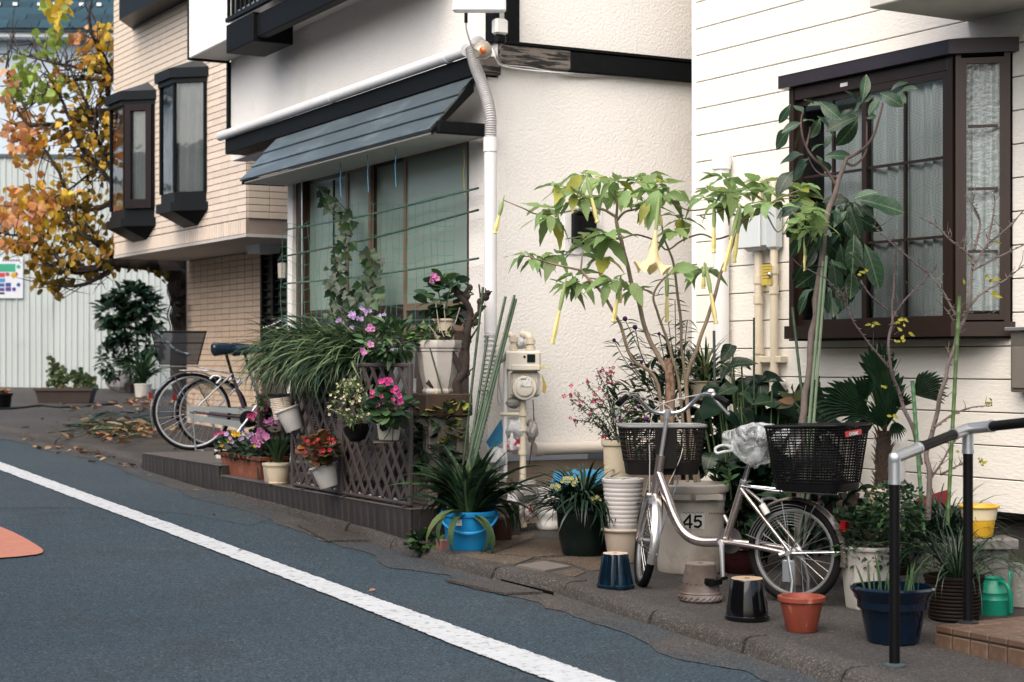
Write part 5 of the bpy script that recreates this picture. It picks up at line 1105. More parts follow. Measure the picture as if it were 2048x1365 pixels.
bag('white plastic bag hidden behind the strap leaves', 992, 915, 34, 40, .02, BAGW, 7); bag('pale plastic bag beside the foot of the gas pipe', 1026, 1020, 32, 64, -.03, BAGW, 8); bag('purple printed plastic bag by the foot of the gas pipe', 1056, 1022, 18, 40, .03, BAGP, 9); bag('brownish plastic bag just below the meter drum', 1028, 806, 36, 22, .07, BAGG, 10)
bc = thing('blue_cloth', 'scrap of bright blue sheet behind the green canes', 'sheet', gp(996, 850)); mb = MB(); o = bc.location
mb.prism([gp(x, y, .05) - o for x, y in ((1003, 838), (1008, 880), (985, 905), (972, 885))], (0, .01, 0)); mb.obj('sheet', _M['blue_tarp_sheet'], bc)
# ---------------------------------------------------------------- bicycles
def spokes(t, r, n, m, parent, hub=.025, tw=.028):
 mb = MB()
 for i in range(n):
  a = 6.283 * i / n; a2 = a + (.55 if i % 2 else -.55); y0 = tw if (i // 2) % 2 else -tw
  mb.tube([V((hub * math.cos(a2), y0, hub * math.sin(a2))), V((r * math.cos(a), 0, r * math.sin(a)))], .0012, 4, False)
 return mb.obj('spokes', m, parent, kind='stuff')
def ring(r, tr, n=56, m=10, w=None):
 mb = MB(); mb.tube([V((r * math.cos(6.283 * i / n), 0, r * math.sin(6.283 * i / n))) for i in range(n)], tr, m, closed=True); return mb
def wheel(root, M, r, tyre, rim, n=28):
 o = ring(r - tyre, tyre).obj('wheel', RUBBER, root); o.matrix_local = M
 rr = r - 2 * tyre - .004; mb = MB(); n_ = 56
 pr = [(rr - .006, .010), (rr + .006, .0135), (rr + .010, .012), (rr + .010, -.012), (rr + .006, -.0135), (rr - .006, -.010)]; vs = [V((q * math.cos(6.283 * i / n_), y, q * math.sin(6.283 * i / n_))) for i in range(n_) for q, y in pr]; k = len(pr)
 mb.add(vs, [(i * k + j, i * k + (j + 1) % k, ((i + 1) % n_) * k + (j + 1) % k, ((i + 1) % n_) * k + j) for i in range(n_) for j in range(k)], True); mb.obj('rim', rim, o)
 mb = MB(); mb.lathe([(.012, -.06), (.012, -.045), (.024, -.032), (.024, -.028), (.014, -.022), (.014, .022), (.024, .028), (.024, .032), (.012, .045), (.012, .06)], 14, M=Matrix.Rotation(R(90), 4, 'X'), cap1=True); mb.obj('hub', DULLSTEEL, o)
 spokes(root, rr, n, mat('spoke_wire', (.5, .5, .5), rough=.35, metal=.9), o); return o
def fender(root, M, r, a0, a1, w, m, nm='fender'):
 mb = MB(); n = 26
 def fn(u, v):
  a = R(a0 + (a1 - a0) * u); y = (v - .5) * w; q = r - .9 * (v - .5) ** 2 * w * .9; return V((q * math.cos(a), y, q * math.sin(a)))
 mb.grid(fn, n, 6); mb.grid(lambda u, v: fn(u, 1 - v) - V((math.cos(R(a0 + (a1 - a0) * u)), 0, math.sin(R(a0 + (a1 - a0) * u)))) * .003, n, 6)
 o = mb.obj(nm, m, root); o.matrix_local = M; return o
def tubes(root, nm, lst, m, n=12):
 mb = MB()
 for pts, r in lst: mb.tube(pts, r, n)
 return mb.obj(nm, m, root)
FRAME = mat('champagne_frame_paint', (.56, .49, .46), rough=.24, metal=.92, var=.06, coat=.5)
FCHROME = mat('pale_champagne_metal', (.50, .45, .42), rough=.25, metal=.85, var=.08)
bd = V((-.82, .572, 0)); b0 = V((1.381, 8.42, 0)); b0.z = gz(b0.x, b0.y) - .001
bk1 = thing('bicycle', 'champagne step-through bicycle with front and rear baskets and a bagged saddle', 'bicycle', b0, math.atan2(bd.y, bd.x))
r_ = .252; WB = .875; HF_ = V((WB, 0, r_ + .006))
def bl(px, py, y=0):
 """local point where a pixel meets the bicycle's plane y"""
 fr = Fr((b0.x, b0.y), math.atan2(bd.y, bd.x)); q = fr.hy(px, py, y); return V((q.x, q.y, q.z - b0.z))
RM = Matrix.Translation((0, 0, r_))
wheel(bk1, RM, r_, .0225, DULLSTEEL)
st0, st1 = bl(1335, 826), bl(1311, 985); st0.y = st1.y = 0
axis = (st0 - st1).normalized()
ang_h = math.atan2(-.065 * bd.y - .998 * bd.x if False else 0, 1)
hd = V((-.065, .998, 0)); fr1 = Fr((b0.x, b0.y), math.atan2(bd.y, bd.x)); hl = V((hd.dot(fr1.ex), hd.dot(fr1.ey), 0)); sa = math.atan2(hl.y, hl.x)
ST_ = Matrix.Translation(st1) @ Matrix.Rotation(sa, 4, axis) @ Matrix.Translation(-st1)   # steering turn
FM = ST_ @ Matrix.Translation(HF_ );
wheel(bk1, FM, r_, .0225, DULLSTEEL)
fh = HF_
S = lambda v: ST_ @ V(v)
crown = st1 + (st1 - st0).normalized() * .02
tubes(bk1, 'fork', [(bez([S(crown + V((0, s * .03, 0))), S(crown.lerp(fh, .3) + V((-.004, s * .042, 0))), S(crown.lerp(fh, .75) + V((-.01, s * .05, 0))), S(fh + V((0, s * .052, 0)))], 5), .012) for s in (-1, 1)] + [([S(crown + V((0, -.045, 0))), S(crown + V((0, .045, 0)))], .016)], FRAME)
hb_ = st1; ht_ = st1.lerp(st0, .42)
tubes(bk1, 'head_tube', [([hb_, ht_], .0245), ([ht_ - axis * .004, ht_ + axis * .02], .025), ([hb_ - axis * .012, hb_ + axis * .008], .025)], FRAME)
mb = MB(); q = st1.lerp(st0, .33); mb.grid(lambda u, v: q + axis * (-.016 + .032 * v) + Matrix.Rotation(R(-75 + 95 * u), 3, 'Z') @ V((-.0, .0223, 0)), 6, 2); mb.obj('badge', mat('yellow_sticker', (.65, .36, .01), rough=.5, c2=(.05, .03, .01), s2=60, lo=.56, hi=.6), bk1)
bb_ = bl(1450, 1083); bb_.y = 0; sb = bl(1486, 970); sb.y = 0
d1, d2, d3, d4 = bl(1316, 945), bl(1347, 1030), bl(1368, 1066), bl(1400, 1083)
for q in (d1, d2, d3, d4): q.y = 0
tubes(bk1, 'main_tube', [(bez([d1, d1.lerp(d2, .5), d2, d3, d4, bb_ + V((.0, 0, 0))], 6), .0262)], FRAME, 16)
mb = MB(); u_ = (d2 - d1).normalized(); q = d1.lerp(d2, .38); nn = u_.cross(V((0, 1, 0)))
mb.grid(lambda u, v: q + u_ * (.10 * (u - .5)) + V((0, .0235 * math.cos(R(-22 + 30 * v)), 0)) + nn * (-.0235 * math.sin(R(-22 + 30 * v))), 8, 3); mb.obj('script_decal', mat('script_print', (.40, .33, .30), rough=.4, metal=.5, c2=(.10, .06, .05), s2=70, lo=.5, hi=.56, stretch=(1, 1, .5)), bk1)
tubes(bk1, 'seat_tube', [([bb_ - V((0, 0, .01)), sb], .0195), ([sb - V((0, 0, .0)), sb + (sb - bb_).normalized() * .02], .020)], FRAME)
tubes(bk1, 'bottom_bracket', [([bb_ + V((0, -.045, 0)), bb_ + V((0, .045, 0))], .026)], FRAME)
tubes(bk1, 'chain_stay', [(bez([bb_ + V((-.02, s * .03, 0)), bb_.lerp(V((0, 0, r_)), .55) + V((0, s * .055, .004)), V((.02, s * .062, r_))], 5), .0125) for s in (-1, 1)], FRAME)
tubes(bk1, 'seat_stay', [(bez([sb + V((0, s * .02, -.02)), sb.lerp(V((0, 0, r_)), .3) + V((0, s * .05, 0)), V((.0, s * .064, r_ + .01))], 5), .009) for s in (-1, 1)], FCHROME)
su = (sb - bb_).normalized(); sad = sb + su * .115
tubes(bk1, 'seat_post', [([sb, sad], .0135)], CHROME)
tubes(bk1, 'seat_clamp', [([sb + su * .008, sb + su * .024], .021), ([sb + su * .016 + V((-.02, -.03, 0)), sb + su * .016 + V((-.02, .035, 0))], .005)], DULLSTEEL)
# saddle and the plastic bag tied over it
sc_ = bl(1513, 880); sc_.y = 0
def saddle(root, c, m, L=.25, W=.2):
 mb = MB()
 def fn(u, v):
  x = L * (.5 - u); w = W * (.22 + .78 * max(0, (u - .25) / .75) ** .7) * (1 - max(0, u - .9) * 4) / 2; a = math.pi * 2 * v
  return c + V((x, w * math.cos(a), .035 * math.sin(a) * (1 if math.sin(a) > 0 else 1.4) + .02 * (u - .4) ** 2 * 4 + .01))
 mb.grid(fn, 14, 16); return mb.obj('saddle', m, root)
saddle(bk1, sc_ - V((.02, 0, .0)), BLACKPL)
BAGC = bpy.data.materials.new('clear_plastic_film'); BAGC.use_nodes = True
def film():
 t = BAGC.node_tree; n = t.nodes; l = t.links; b = n['Principled BSDF']; b.inputs['Base Color'].default_value = (.72, .76, .77, 1); b.inputs['Roughness'].default_value = .16; b.inputs['Specular IOR Level'].default_value = .8
 tr = n.new('ShaderNodeBsdfTransparent'); ms = n.new('ShaderNodeMixShader'); q = n.new('ShaderNodeTexNoise'); q.inputs['Scale'].default_value = 13; q.inputs['Detail'].default_value = 3; q.inputs['Distortion'].default_value = 1.5
 tc = n.new('ShaderNodeTexCoord'); l.new(tc.outputs['Object'], q.inputs['Vector']); bp = n.new('ShaderNodeBump'); bp.inputs['Strength'].default_value = 1; bp.inputs['Distance'].default_value = .02; l.new(q.outputs[0], bp.inputs['Height']); l.new(bp.outputs[0], b.inputs['Normal'])
 mr = n.new('ShaderNodeMapRange'); mr.inputs[1].default_value = .35; mr.inputs[2].default_value = .7; mr.inputs[3].default_value = .12; mr.inputs[4].default_value = .62; l.new(q.outputs[0], mr.inputs[0]); l.new(mr.outputs[0], ms.inputs[0])
 l.new(tr.outputs[0], ms.inputs[1]); l.new(b.outputs[0], ms.inputs[2]); l.new(ms.outputs[0], n['Material Output'].inputs['Surface'])
film()
sbg = thing('plastic_bag', 'clear crinkled plastic bag tied over the bicycle saddle', 'plastic bag', b0, math.atan2(bd.y, bd.x)); mb = MB()
def fn(u, v):
 x = .17 - .36 * u; w = .5 + .5 * math.sin(min(1, u * 1.25) * math.pi * .75); a = 2 * math.pi * v
 d_ = V((x, .105 * w * math.cos(a), (.055 * w + .012) * math.sin(a) * (1 if math.sin(a) > 0 else (1.2 + 1.2 * max(0, 1 - abs(u - .42) * 2.6)))))
 d_ *= 1 if u in (0, 1) else 1
 return sc_ + V((-.01, 0, .008)) + d_ + V((mnoise.noise(d_ * 11) * .02, mnoise.noise(d_ * 11 + V((5, 0, 0))) * .02, mnoise.noise(d_ * 12 + V((0, 7, 0))) * .026)) + V((mnoise.noise(d_ * 34), mnoise.noise(d_ * 37 + V((2, 0, 0))), mnoise.noise(d_ * 35 + V((0, 4, 0))))) * .006
mb.grid(fn, 64, 60); mb.obj('film', BAGC, sbg)
kn = sc_ + V((.165, .03, -.05)); mb = MB(); mb.tube(bez([kn + V((-.04, 0, .015)), kn + V((.0, .01, .02)), kn + V((.035, .02, .005)), kn + V((.03, .02, -.02)), kn + V((-.005, .01, -.012)), kn + V((-.05, 0, -.005))], 5), .007, 6); mb.obj('handle_loop', BAGW, sbg)
# handlebar with grips, levers, bell and cables
def hbp(px, py, y): q = bl(px, py, 0); return q
hm = st0; fwd = (ST_.to_3x3() @ V((1, 0, 0))); lft = (ST_.to_3x3() @ V((0, 1, 0))); fwd.z = lft.z = 0; fwd.normalize(); lft.normalize()
hbpts = [(.262, -.155, .062), (.218, -.095, .092), (.172, -.045, .092), (.128, -.005, .05), (.075, .012, .008), (0, .015, -.004)]
full = [hm + lft * a + fwd * b + V((0, 0, c)) for a, b, c in hbpts] + [hm - lft * a + fwd * b + V((0, 0, c)) for a, b, c in hbpts[-2::-1]]
tubes(bk1, 'handlebar', [(bez(full, 6), .0112)], CHROME)
tubes(bk1, 'stem', [([ht_, hm + axis * .004], .0115), ([hm - axis * .03, hm + axis * .016], .0165), ([hm + fwd * .015 - lft * .022, hm + fwd * .015 + lft * .022], .017)], ALU)
for s in (0, -1):
 a_, b_ = (full[0], full[1]) if s == 0 else (full[-1], full[-2]); u_ = (a_ - b_).normalized()
 mb = MB(); mb.tube([b_.lerp(a_, .25), b_.lerp(a_, .6), a_ + u_ * .012, a_ + u_ * .03], [.015, .0155, .017, .0165], 14); mb.obj('grip', BLACKPL, bk1)
 mb = MB(); o_ = b_.lerp(a_, .1); mb.tube(bez([o_ + fwd * .012, o_ + fwd * .04 + u_ * .01 - V((0, 0, .012)), o_ + fwd * .045 + u_ * .06 - V((0, 0, .03)), o_ + fwd * .035 + u_ * .12 - V((0, 0, .05))], 5), [.006] * 6 + [.007] * 10, 8); mb.obj('brake_lever', ALU, bk1)
 mb = MB(); mb.tube([b_.lerp(a_, .0), b_.lerp(a_, .16)], .016, 12); mb.obj('lever_clamp', ALU, bk1)
mb = MB(); q = full[-2].lerp(full[-3], .2) + V((0, 0, .016)); mb.lathe([(.004, -.01), (.018, 0), (.017, .008), (.009, .015), (.0, .016)], 14, c=q); mb.obj('bell', mat('ivory_bell', (.62, .6, .55), rough=.4), bk1)
CAB = mat('pale_grey_cable', (.46, .46, .44), rough=.45)
tubes(bk1, 'cable', [(bez([full[1] + fwd * .03, full[2] + fwd * .09 + V((0, 0, .0)), hm + fwd * .10 + lft * -.02 + V((0, 0, .03)), hm + fwd * .09 - lft * .085 - V((0, 0, .08)), hm + fwd * .05 - lft * .08 - V((0, 0, .22)), S(crown + V((0, .0, -.02))) - lft * .03], 8), .0025),
  (bez([full[-2] + fwd * .03, full[-3] + fwd * .09, hm + fwd * .11 + lft * .03 + V((0, 0, .03)), hm + fwd * .07 + lft * .08 - V((0, 0, .1)), hm + fwd * .04 + lft * .085 - V((0, 0, .25)), S(crown) + lft * .03 - V((0, 0, .03))], 8), .0025)], CAB, 6)
# front basket
FBM = mat('grey_brown_basket_plastic', (.026, .022, .021), rough=.4, var=.15); FBR = mat('pale_grey_basket_rim', (.25, .25, .25), rough=.4)
bx = hm + fwd * .185; bx.z = 0
t0z, b0z = bl(1320, 852).z - .0, bl(1320, 947).z
t0z = 1.1475 - (851 - HY) / F * 9.05 - b0.z; b0z = 1.1475 - (948 - HY) / F * 9.0 - b0.z
def bsk(root, c, ax, ay, zt, zb, wt, lt, wb_, lb, mt, mr_, rows, cols, solid, rimr=.009, slope=0):
 """basket: ax across, ay along; wt/lt size at the top, wb/lb at the bottom"""
 def at(s, t, k): w = wb_ + (wt - wb_) * k; l = lb + (lt - lb) * k; return c + ax * (s * w / 2) + ay * (t * l / 2) + V((0, 0, zb + (zt - zb) * k + slope * k * t))
 def per(q, k):
  q = (q % 1) * 4; i = int(q); f = q - i; cr = [(-1, -1), (1, -1), (1, 1), (-1, 1)]; a, b = cr[i], cr[(i + 1) % 4]
  s, t = a[0] + (b[0] - a[0]) * f, a[1] + (b[1] - a[1]) * f; m_ = max(abs(s), abs(t)); e = (abs(s) ** 6 + abs(t) ** 6) ** (1 / 6); return at(s / e * .98, t / e * .98, k)
 N = 48
 mb = MB(); mb.tube([per(i / N, 1) for i in range(N)], rimr, 8, closed=True); mb.obj('basket_rim', mr_, root)
 mb = MB()
 for j in range(rows): mb.tube([per(i / N, solid + (1 - solid) * (j + .5) / rows) for i in range(N)], .0034, 4, closed=True, sm=False)
 for i in range(cols): mb.tube([per((i + .5) / cols, solid), per((i + .5) / cols, 1)], .003, 4, False, sm=False)
 mb.obj('basket_mesh', mt, root, kind='stuff')
 mb = MB(); mb.grid(lambda u, v: per(u, solid * v), N, 3); mb.add([per(i / N, 0) for i in range(N)], [tuple(range(N))]); mb.obj('basket_base', mt, root)
bsk(bk1, bx, lft, fwd, t0z, b0z, .445, .31, .37, .22, FBM, FBR, 8, 46, .26, rimr=.009, slope=.0)
mb = MB(); q = hm + fwd * .035; mb.box(V((q.x, q.y, (t0z * .9 + b0z * 1.1) / 2 + .03)), (.012, .11, (t0z - b0z) * .85), M=Matrix.Rotation(math.atan2(fwd.y, fwd.x), 3, 'Z')); mb.obj('basket_back_plate', FBM, bk1)
tubes(bk1, 'basket_stay', [([S(fh + V((0, s * .06, .0))), bx - fwd * .1 + lft * (s * .08) + V((0, 0, b0z))], .0035) for s in (-1, 1)], CHROME, 6)
# fenders, brakes, stays
fender(bk1, FM, r_ + .018, 20, 205, .05, mat('silver_fender', (.58, .57, .56), rough=.25, metal=.85, var=.05), 'fender')
fender(bk1, RM, r_ + .018, -0 + 172, 30 - 25, .05, FCHROME, 'fender') if False else fender(bk1, RM, r_ + .018, 55, 192, .062, FCHROME, 'fender')
tubes(bk1, 'fender_stay', [([V((0, s * .06, r_)), V(((r_ + .02) * math.cos(R(188)), s * .02, r_ + (r_ + .02) * math.sin(R(176))))], .003) for s in (-1, 1)] + [([V((0, s * .062, r_)), V((-.13, s * .05, r_ + .235))], .004) for s in (-1, 1)], CHROME, 6)
tubes(bk1, 'front_fender_stay', [([FM @ V((0, s * .062, 0)), FM @ V((-(r_ + .02) * math.cos(R(-12)), s * .022, -.06))], .0028) for s in (-1, 1)], CHROME, 6)
q = S(crown) - fwd * .02; mb = MB(); mb.box(q + V((0, 0, -.02)), (.03, .09, .03)); mb.obj('brake_caliper', ALU, bk1)
# carrier, rear basket with its plate
rz = 1.1475 - (978 - HY) / F * 8.4 - b0.z; rt = 1.1475 - (852 - HY) / F * 8.3 - b0.z
tubes(bk1, 'carrier', [([sb + V((-.0, s * .02, -.005)), V((.07, s * .055, rz - .012)), V((-.25, s * .055, rz - .012))], .005) for s in (-1, 1)] + [([V((x, -.06, rz - .012)), V((x, .06, rz - .012))], .004) for x in (.05, -.08, -.2)], CHROME, 8)
rbk = V((-.118, 0, 0))
bsk(bk1, rbk, V((0, 1, 0)), V((-1, 0, 0)), rt, rz, .40, .43, .33, .34, BLACKPL, BLACKPL, 21, 46, .12, rimr=.008, slope=.008)
# grey lid edge of the far side and the red maker's plate
fx0, fx1 = None, None
def rearpt(px, py):
 fr = fr1; q = fr._hit(px, py, fr.ex, -.118 - .222); return V((q.x - .003, q.y, q.z - b0.z))
mb = MB(); pl4 = [rearpt(1690, 864), rearpt(1722, 858.5), rearpt(1722.5, 868.5), rearpt(1691, 875)]; mb.prism(pl4, (.004, 0, 0)); mb.obj('name_plate', mat('red_plate', (.62, .012, .018), rough=.35), bk1)
WPRINT = mat('white_print', (.8, .8, .8), rough=.5)
def lett(strokes, x0, y0, w, h):
 mb = MB()
 for st_ in strokes:
  for i in range(len(st_) - 1):
   def pp(q): return (x0 + q[0] * w, y0 - q[1] * h - (q[0] * w) * .17)
   a_, b_ = V(pp(st_[i]) + (0,)), V(pp(st_[i + 1]) + (0,)); u_ = (b_ - a_).normalized(); n_ = V((-u_.y, u_.x, 0)) * .95; a_ -= u_ * .4; b_ += u_ * .4
   mb.add([rearpt(q_.x, q_.y) - V((.0015, 0, 0)) for q_ in (a_ + n_, b_ + n_, b_ - n_, a_ - n_)], [(0, 1, 2, 3)])
 mb.obj('letter', WPRINT, bk1)
oc = [(.5 + .5 * math.cos(6.283 * i / 10), .5 + .5 * math.sin(6.283 * i / 10)) for i in range(11)]
lett([oc], 1697.2, 871.2, 4.6, 5); gc = [(.5 + .5 * math.cos(R(a)), .5 + .5 * math.sin(R(a))) for a in (45, 90, 135, 180, 225, 270, 320)] + [(1, .45), (.55, .45)]
lett([gc], 1703.6, 870.2, 4.4, 5); lett([[(0, 0), (0, 1)], [(.9, 1), (0, .45), (.95, 0)]], 1709.8, 869.2, 4.4, 5)
mb = MB(); q = V(((r_ + .035) * math.cos(R(150)), 0, r_ + (r_ + .035) * math.sin(R(150)))); mb.box(q + V((-.012, 0, 0)), (.03, .045, .055), taper=.8); mb.obj('reflector', mat('red_reflector', (.30, .006, .010), rough=.2, coat=.4), bk1)
# skirt guard wires, lock, dynamo lamp
mb = MB()
for i in range(9): a_ = 40 + i * 9.5
for k in range(8):
 q = r_ * (.55 + .055 * k); mb.tube([V((q * math.cos(R(a_)), .055, r_ + q * math.sin(R(a_)))) for a_ in range(18, 112, 6)], .0014, 4, False)
for a_ in (18, 50, 80, 110): mb.tube([V((r_ * .5 * math.cos(R(a_)), .055, r_ + r_ * .5 * math.sin(R(a_)))), V((r_ * 1.0 * math.cos(R(a_)), .055, r_ + r_ * 1.0 * math.sin(R(a_)))) ], .002, 5)
mb.obj('skirt_guard', DULLSTEEL, bk1)
q = bl(1533, 1022, .07); mb = MB(); mb.tube([q + V((.02, .01, .03)), q + V((-.01, .01, -.015))], .017, 12); mb.obj('lock_barrel', mat('ivory_lock', (.6, .59, .56), rough=.35), bk1)
mb = MB(); mb.tube(bez([q + V((.02, 0, .03)), q + V((.04, -.03, .05)), q + V((.05, -.07, .05)), q + V((.02, -.12, .05)), q + V((-.02, -.13, .02))], 5), .007, 8); mb.obj('ring_lock', ALU, bk1)
# cranks, pedals, stand
ck = bl(1443, 1090, .075); ck2 = bl(1446, 1160, .085); mb = MB(); mb.tube([bb_ + V((0, .05, 0)), ck, ck2], [.014, .013, .0105], 10); mb.obj('crank', ALU, bk1)
pc = ck2 + V((.015, .06, -.0)); mb = MB()
pc = bl(1421, 1163, .25)
for s in (-1, 1): mb.cbox(pc.x - .045, pc.x + .045, pc.y + s * .032 - .010, pc.y + s * .032 + .010, pc.z - .018, pc.z + .018, .005)
mb.tube([V((pc.x, ck2.y, pc.z + .0)), V((pc.x, pc.y + .05, pc.z))], .009, 8); mb.cbox(pc.x - .046, pc.x - .03, pc.y - .04, pc.y + .04, pc.z - .014, pc.z + .014, .004); mb.cbox(pc.x + .03, pc.x + .046, pc.y - .04, pc.y + .04, pc.z - .014, pc.z + .014, .004); mb.obj('pedal', BLACKPL, bk1)
mb = MB(); mb.tube([bb_ + V((0, -.05, 0)), bb_ + V((-.02, -.075, .02)), bb_ + V((.05, -.085, .12))], [.013, .012, .010], 10); mb.obj('crank', DULLSTEEL, bk1)
mb = MB(); mb.lathe([(.066, -.004), (.066, .004), (.05, .006)], 28, M=Matrix.Rotation(R(90), 4, 'X'), c=bb_ + V((0, -.055, 0)), cap1=True); mb.obj('chain_ring', mat('chain_case_grey', (.16, .16, .16), rough=.4, metal=.5), bk1)
tubes(bk1, 'stand', [([V((.0, s * .075, r_ - .01)), V((-.03, s * .09, .12)), V((-.02, s * .10, .004))], .009) for s in (-1, 1)] + [([V((-.02, -.10, .006)), V((-.02, .10, .006))], .008)], DULLSTEEL)
mb = MB(); mb.cbox(-.035, .03, .068, .085, .11, r_ - .03, .006); mb.obj('stand_plate', mat('steel_stand_plate', (.30, .34, .36), rough=.45, metal=.6), bk1)
mb = MB(); mb.tube([V((0, .055, r_)), V((0, .085, r_))], .014, 10); mb.tube([V((.02, .07, r_)), V((.045, .08, r_ - .01))], .012, 10); mb.obj('axle_nut', ALU, bk1)

# city bicycles on the far plinth
def city_bike(label, loc, ang, r, wb, fr_m, basket, seat_c, lean=0):
 t = thing('bicycle', label, 'bicycle', loc, ang, 'two bicycles parked on the far plinth')
 RM = Matrix.Translation((0, 0, r)); FM = Matrix.Translation((wb, 0, r))
 wheel(t, RM, r, .018, ALU, 32); wheel(t, FM, r, .018, ALU, 32)
 bb = V((.50, 0, .29)); sb = V((.36, 0, .70)); sd_ = V((.30, 0, .91)); hb = V((wb - .19, 0, .62)); htp = V((wb - .25, 0, .86)); sm = V((wb - .31, 0, 1.14))
 tubes(t, 'frame', [(bez([hb, hb + V((-.12, 0, -.2)), bb + V((.12, 0, .02)), bb], 5), .018), ([bb, sb], .0155), ([hb - V((0, 0, .03)), htp], .019)], fr_m)
 tubes(t, 'stays', [([bb + V((0, s * .03, 0)), V((0, s * .06, r))], .010) for s in (-1, 1)] + [([sb + V((0, s * .02, 0)), V((0, s * .06, r))], .008) for s in (-1, 1)], DULLSTEEL)
 tubes(t, 'fork', [(bez([hb + V((0, s * .03, -.04)), hb.lerp(V((wb, 0, r)), .5) + V((-.02, s * .045, 0)), V((wb, s * .05, r))], 5), .011) for s in (-1, 1)], DULLSTEEL)
 tubes(t, 'seat_post', [([sb, sd_], .0135)], BLACKMETAL)
 mb = MB(); L, W = .27, .21
 mb.grid(lambda u, v: sd_ + V((.14 - L * (1 - u), (W * (.2 + .8 * max(0, (.75 - u) / .75) ** .6) * min(1, u * 8 + .35) / 2) * math.cos(6.283 * v), (.055 if math.sin(6.283 * v) > 0 else .085) * math.sin(6.283 * v) * (1 - .5 * u) * min(1, u * 6 + .45) + .03)), 14, 16); mb.obj('saddle', seat_c, t)
 tubes(t, 'stem', [([htp, sm], .0125)], CHROME)
 hbp = [V((-.20, .27, .05)), V((-.10, .25, .06)), V((.0, .15, .05)), V((.03, .05, .0)), V((.03, -.05, .0)), V((.0, -.15, .05)), V((-.10, -.25, .06)), V((-.20, -.27, .05))]
 hbp = [sm + q for q in hbp]; tubes(t, 'handlebar', [(bez(hbp, 5), .0112)], CHROME)
 for i, j in ((0, 1), (-1, -2)):
  a_, b_ = hbp[i], hbp[j]; tubes(t, 'grip', [([b_, a_ + (a_ - b_) * .25], .016)], BLACKPL); tubes(t, 'brake_lever', [([b_ + V((.03, 0, -.01)), b_.lerp(a_, .5) + V((.03, 0, -.04)), a_ + V((.0, 0, -.06))], .006)], ALU)
 mb = MB(); mb.lathe([(.0, 0), (.03, .002), (.03, .012), (.015, .026), (0, .028)], 14, c=hbp[5] + V((0, 0, .01))); mb.obj('bell', CHROME, t)
 fender(t, RM, r + .02, 55, 205, .05, mat('silver_fender', .5), 'fender'); fender(t, FM, r + .02, 20, 150, .05, _M['silver_fender'], 'fender')
 cc = MB()
 for pg in (((-.05, r + .03), (.0, r + .055), (.46, .385), (.56, .36), (.585, .31), (.5, .33), (.05, r + .012), (-.03, r)), ((-.05, r - .03), (-.02, r - .012), (.05, r - .03), (.47, .262), (.56, .27), (.55, .215), (.46, .20), (.0, r - .075)), ((.50, .335), (.585, .315), (.59, .27), (.50, .265))): cc.prism([V((x, -.055, z)) for x, z in pg], (0, -.022, 0))
 cc.obj('chain_case', mat('grey_chain_case', (.36, .40, .41), rough=.4, metal=.4, var=.15, c2=(.16, .08, .04), s2=9, lo=.62, hi=.7), t)
 cc = MB(); cc.tube([V((.03, -.06, r - .005)), V((.49, -.06, .30))], .012, 6); cc.obj('chain_stay', fr_m, t)
 cc = MB(); cc.lathe([(.075, 0), (.075, .004), (.03, .008)], 24, M=Matrix.Rotation(R(90), 4, 'X'), c=bb + V((0, -.078, 0)), cap1=True); cc.obj('chain_ring', BLACKMETAL, t)
 tubes(t, 'crank', [([bb + V((0, -.09, 0)), bb + V((-.10, -.10, -.13))], .011)], ALU); mb = MB(); q = bb + V((-.10, -.15, -.13)); mb.cbox(q.x - .045, q.x + .045, q.y - .045, q.y + .045, q.z - .013, q.z + .013, .004); mb.obj('pedal', BLACKPL, t)
 tubes(t, 'crank', [([bb + V((0, .07, 0)), bb + V((.10, .10, .13))], .011)], ALU)
 tubes(t, 'carrier', [([sb + V((-.02, s * .05, -.0)), V((.02, s * .06, r * 2 + .06)), V((-.30, s * .06, r * 2 + .06))], .006) for s in (-1, 1)] + [([V((-.2, s * .06, r * 2 + .06)), V((0, s * .065, r))], .005) for s in (-1, 1)] + [([V((x, -.06, r * 2 + .06)), V((x, .06, r * 2 + .06))], .005) for x in (-.28, -.1)], CHROME, 8)
 tubes(t, 'stand', [([V((.0, s * .07, r - .01)), V((.02, s * .085, .15)), V((.03, s * .10, .012)), V((.10, s * .10, .005))], .0075) for s in (-1, 1)], DULLSTEEL)
 mb = MB(); mb.box(V(((r + .03) * math.cos(R(160)), 0, r + (r + .03) * math.sin(R(160)))) + V((-.01, 0, .02)), (.03, .04, .06)); mb.obj('reflector', mat('red_reflector', .3), t)
 mb = MB(); mb.add([V((q * math.cos(R(a)), -.045, r + q * math.sin(R(a)))) for q, a in ((.16, 40), (.33, 50), (.335, 70), (.335, 95), (.32, 115), (.2, 70))], [(0, 1, 2, 3, 4, 5)]); mb.obj('dress_guard', glassmat('clear_guard', clear=.55, rough=.15), t)
 tubes(t, 'lock', [(bez([V((.16, -.06, r + .30)), V((.20, -.05, r + .33)), V((.26, -.06, r + .31)), V((.22, -.06, r + .26))], 4), .012)], ALU)
 if basket:
  WM = bpy.data.materials.new('fine_wire_mesh'); WM.use_nodes = True
  tn = WM.node_tree; n = tn.nodes; l = tn.links; b = n['Principled BSDF']; b.inputs['Base Color'].default_value = (.012, .014, .018, 1); b.inputs['Roughness'].default_value = .45
  tr = n.new('ShaderNodeBsdfTransparent'); ms = n.new('ShaderNodeMixShader'); ms.inputs[0].default_value = .62; l.new(tr.outputs[0], ms.inputs[1]); l.new(b.outputs[0], ms.inputs[2]); l.new(ms.outputs[0], n['Material Output'].inputs['Surface'])
  c = V((-.12, 0, 0)); zt, zb = 1.085, .79
  def at(s, u, k): w = .30 + .08 * k; l_ = .34 + .15 * k; return c + V((u * l_ / 2, s * w / 2, zb + (zt - zb) * k + .0 * u))
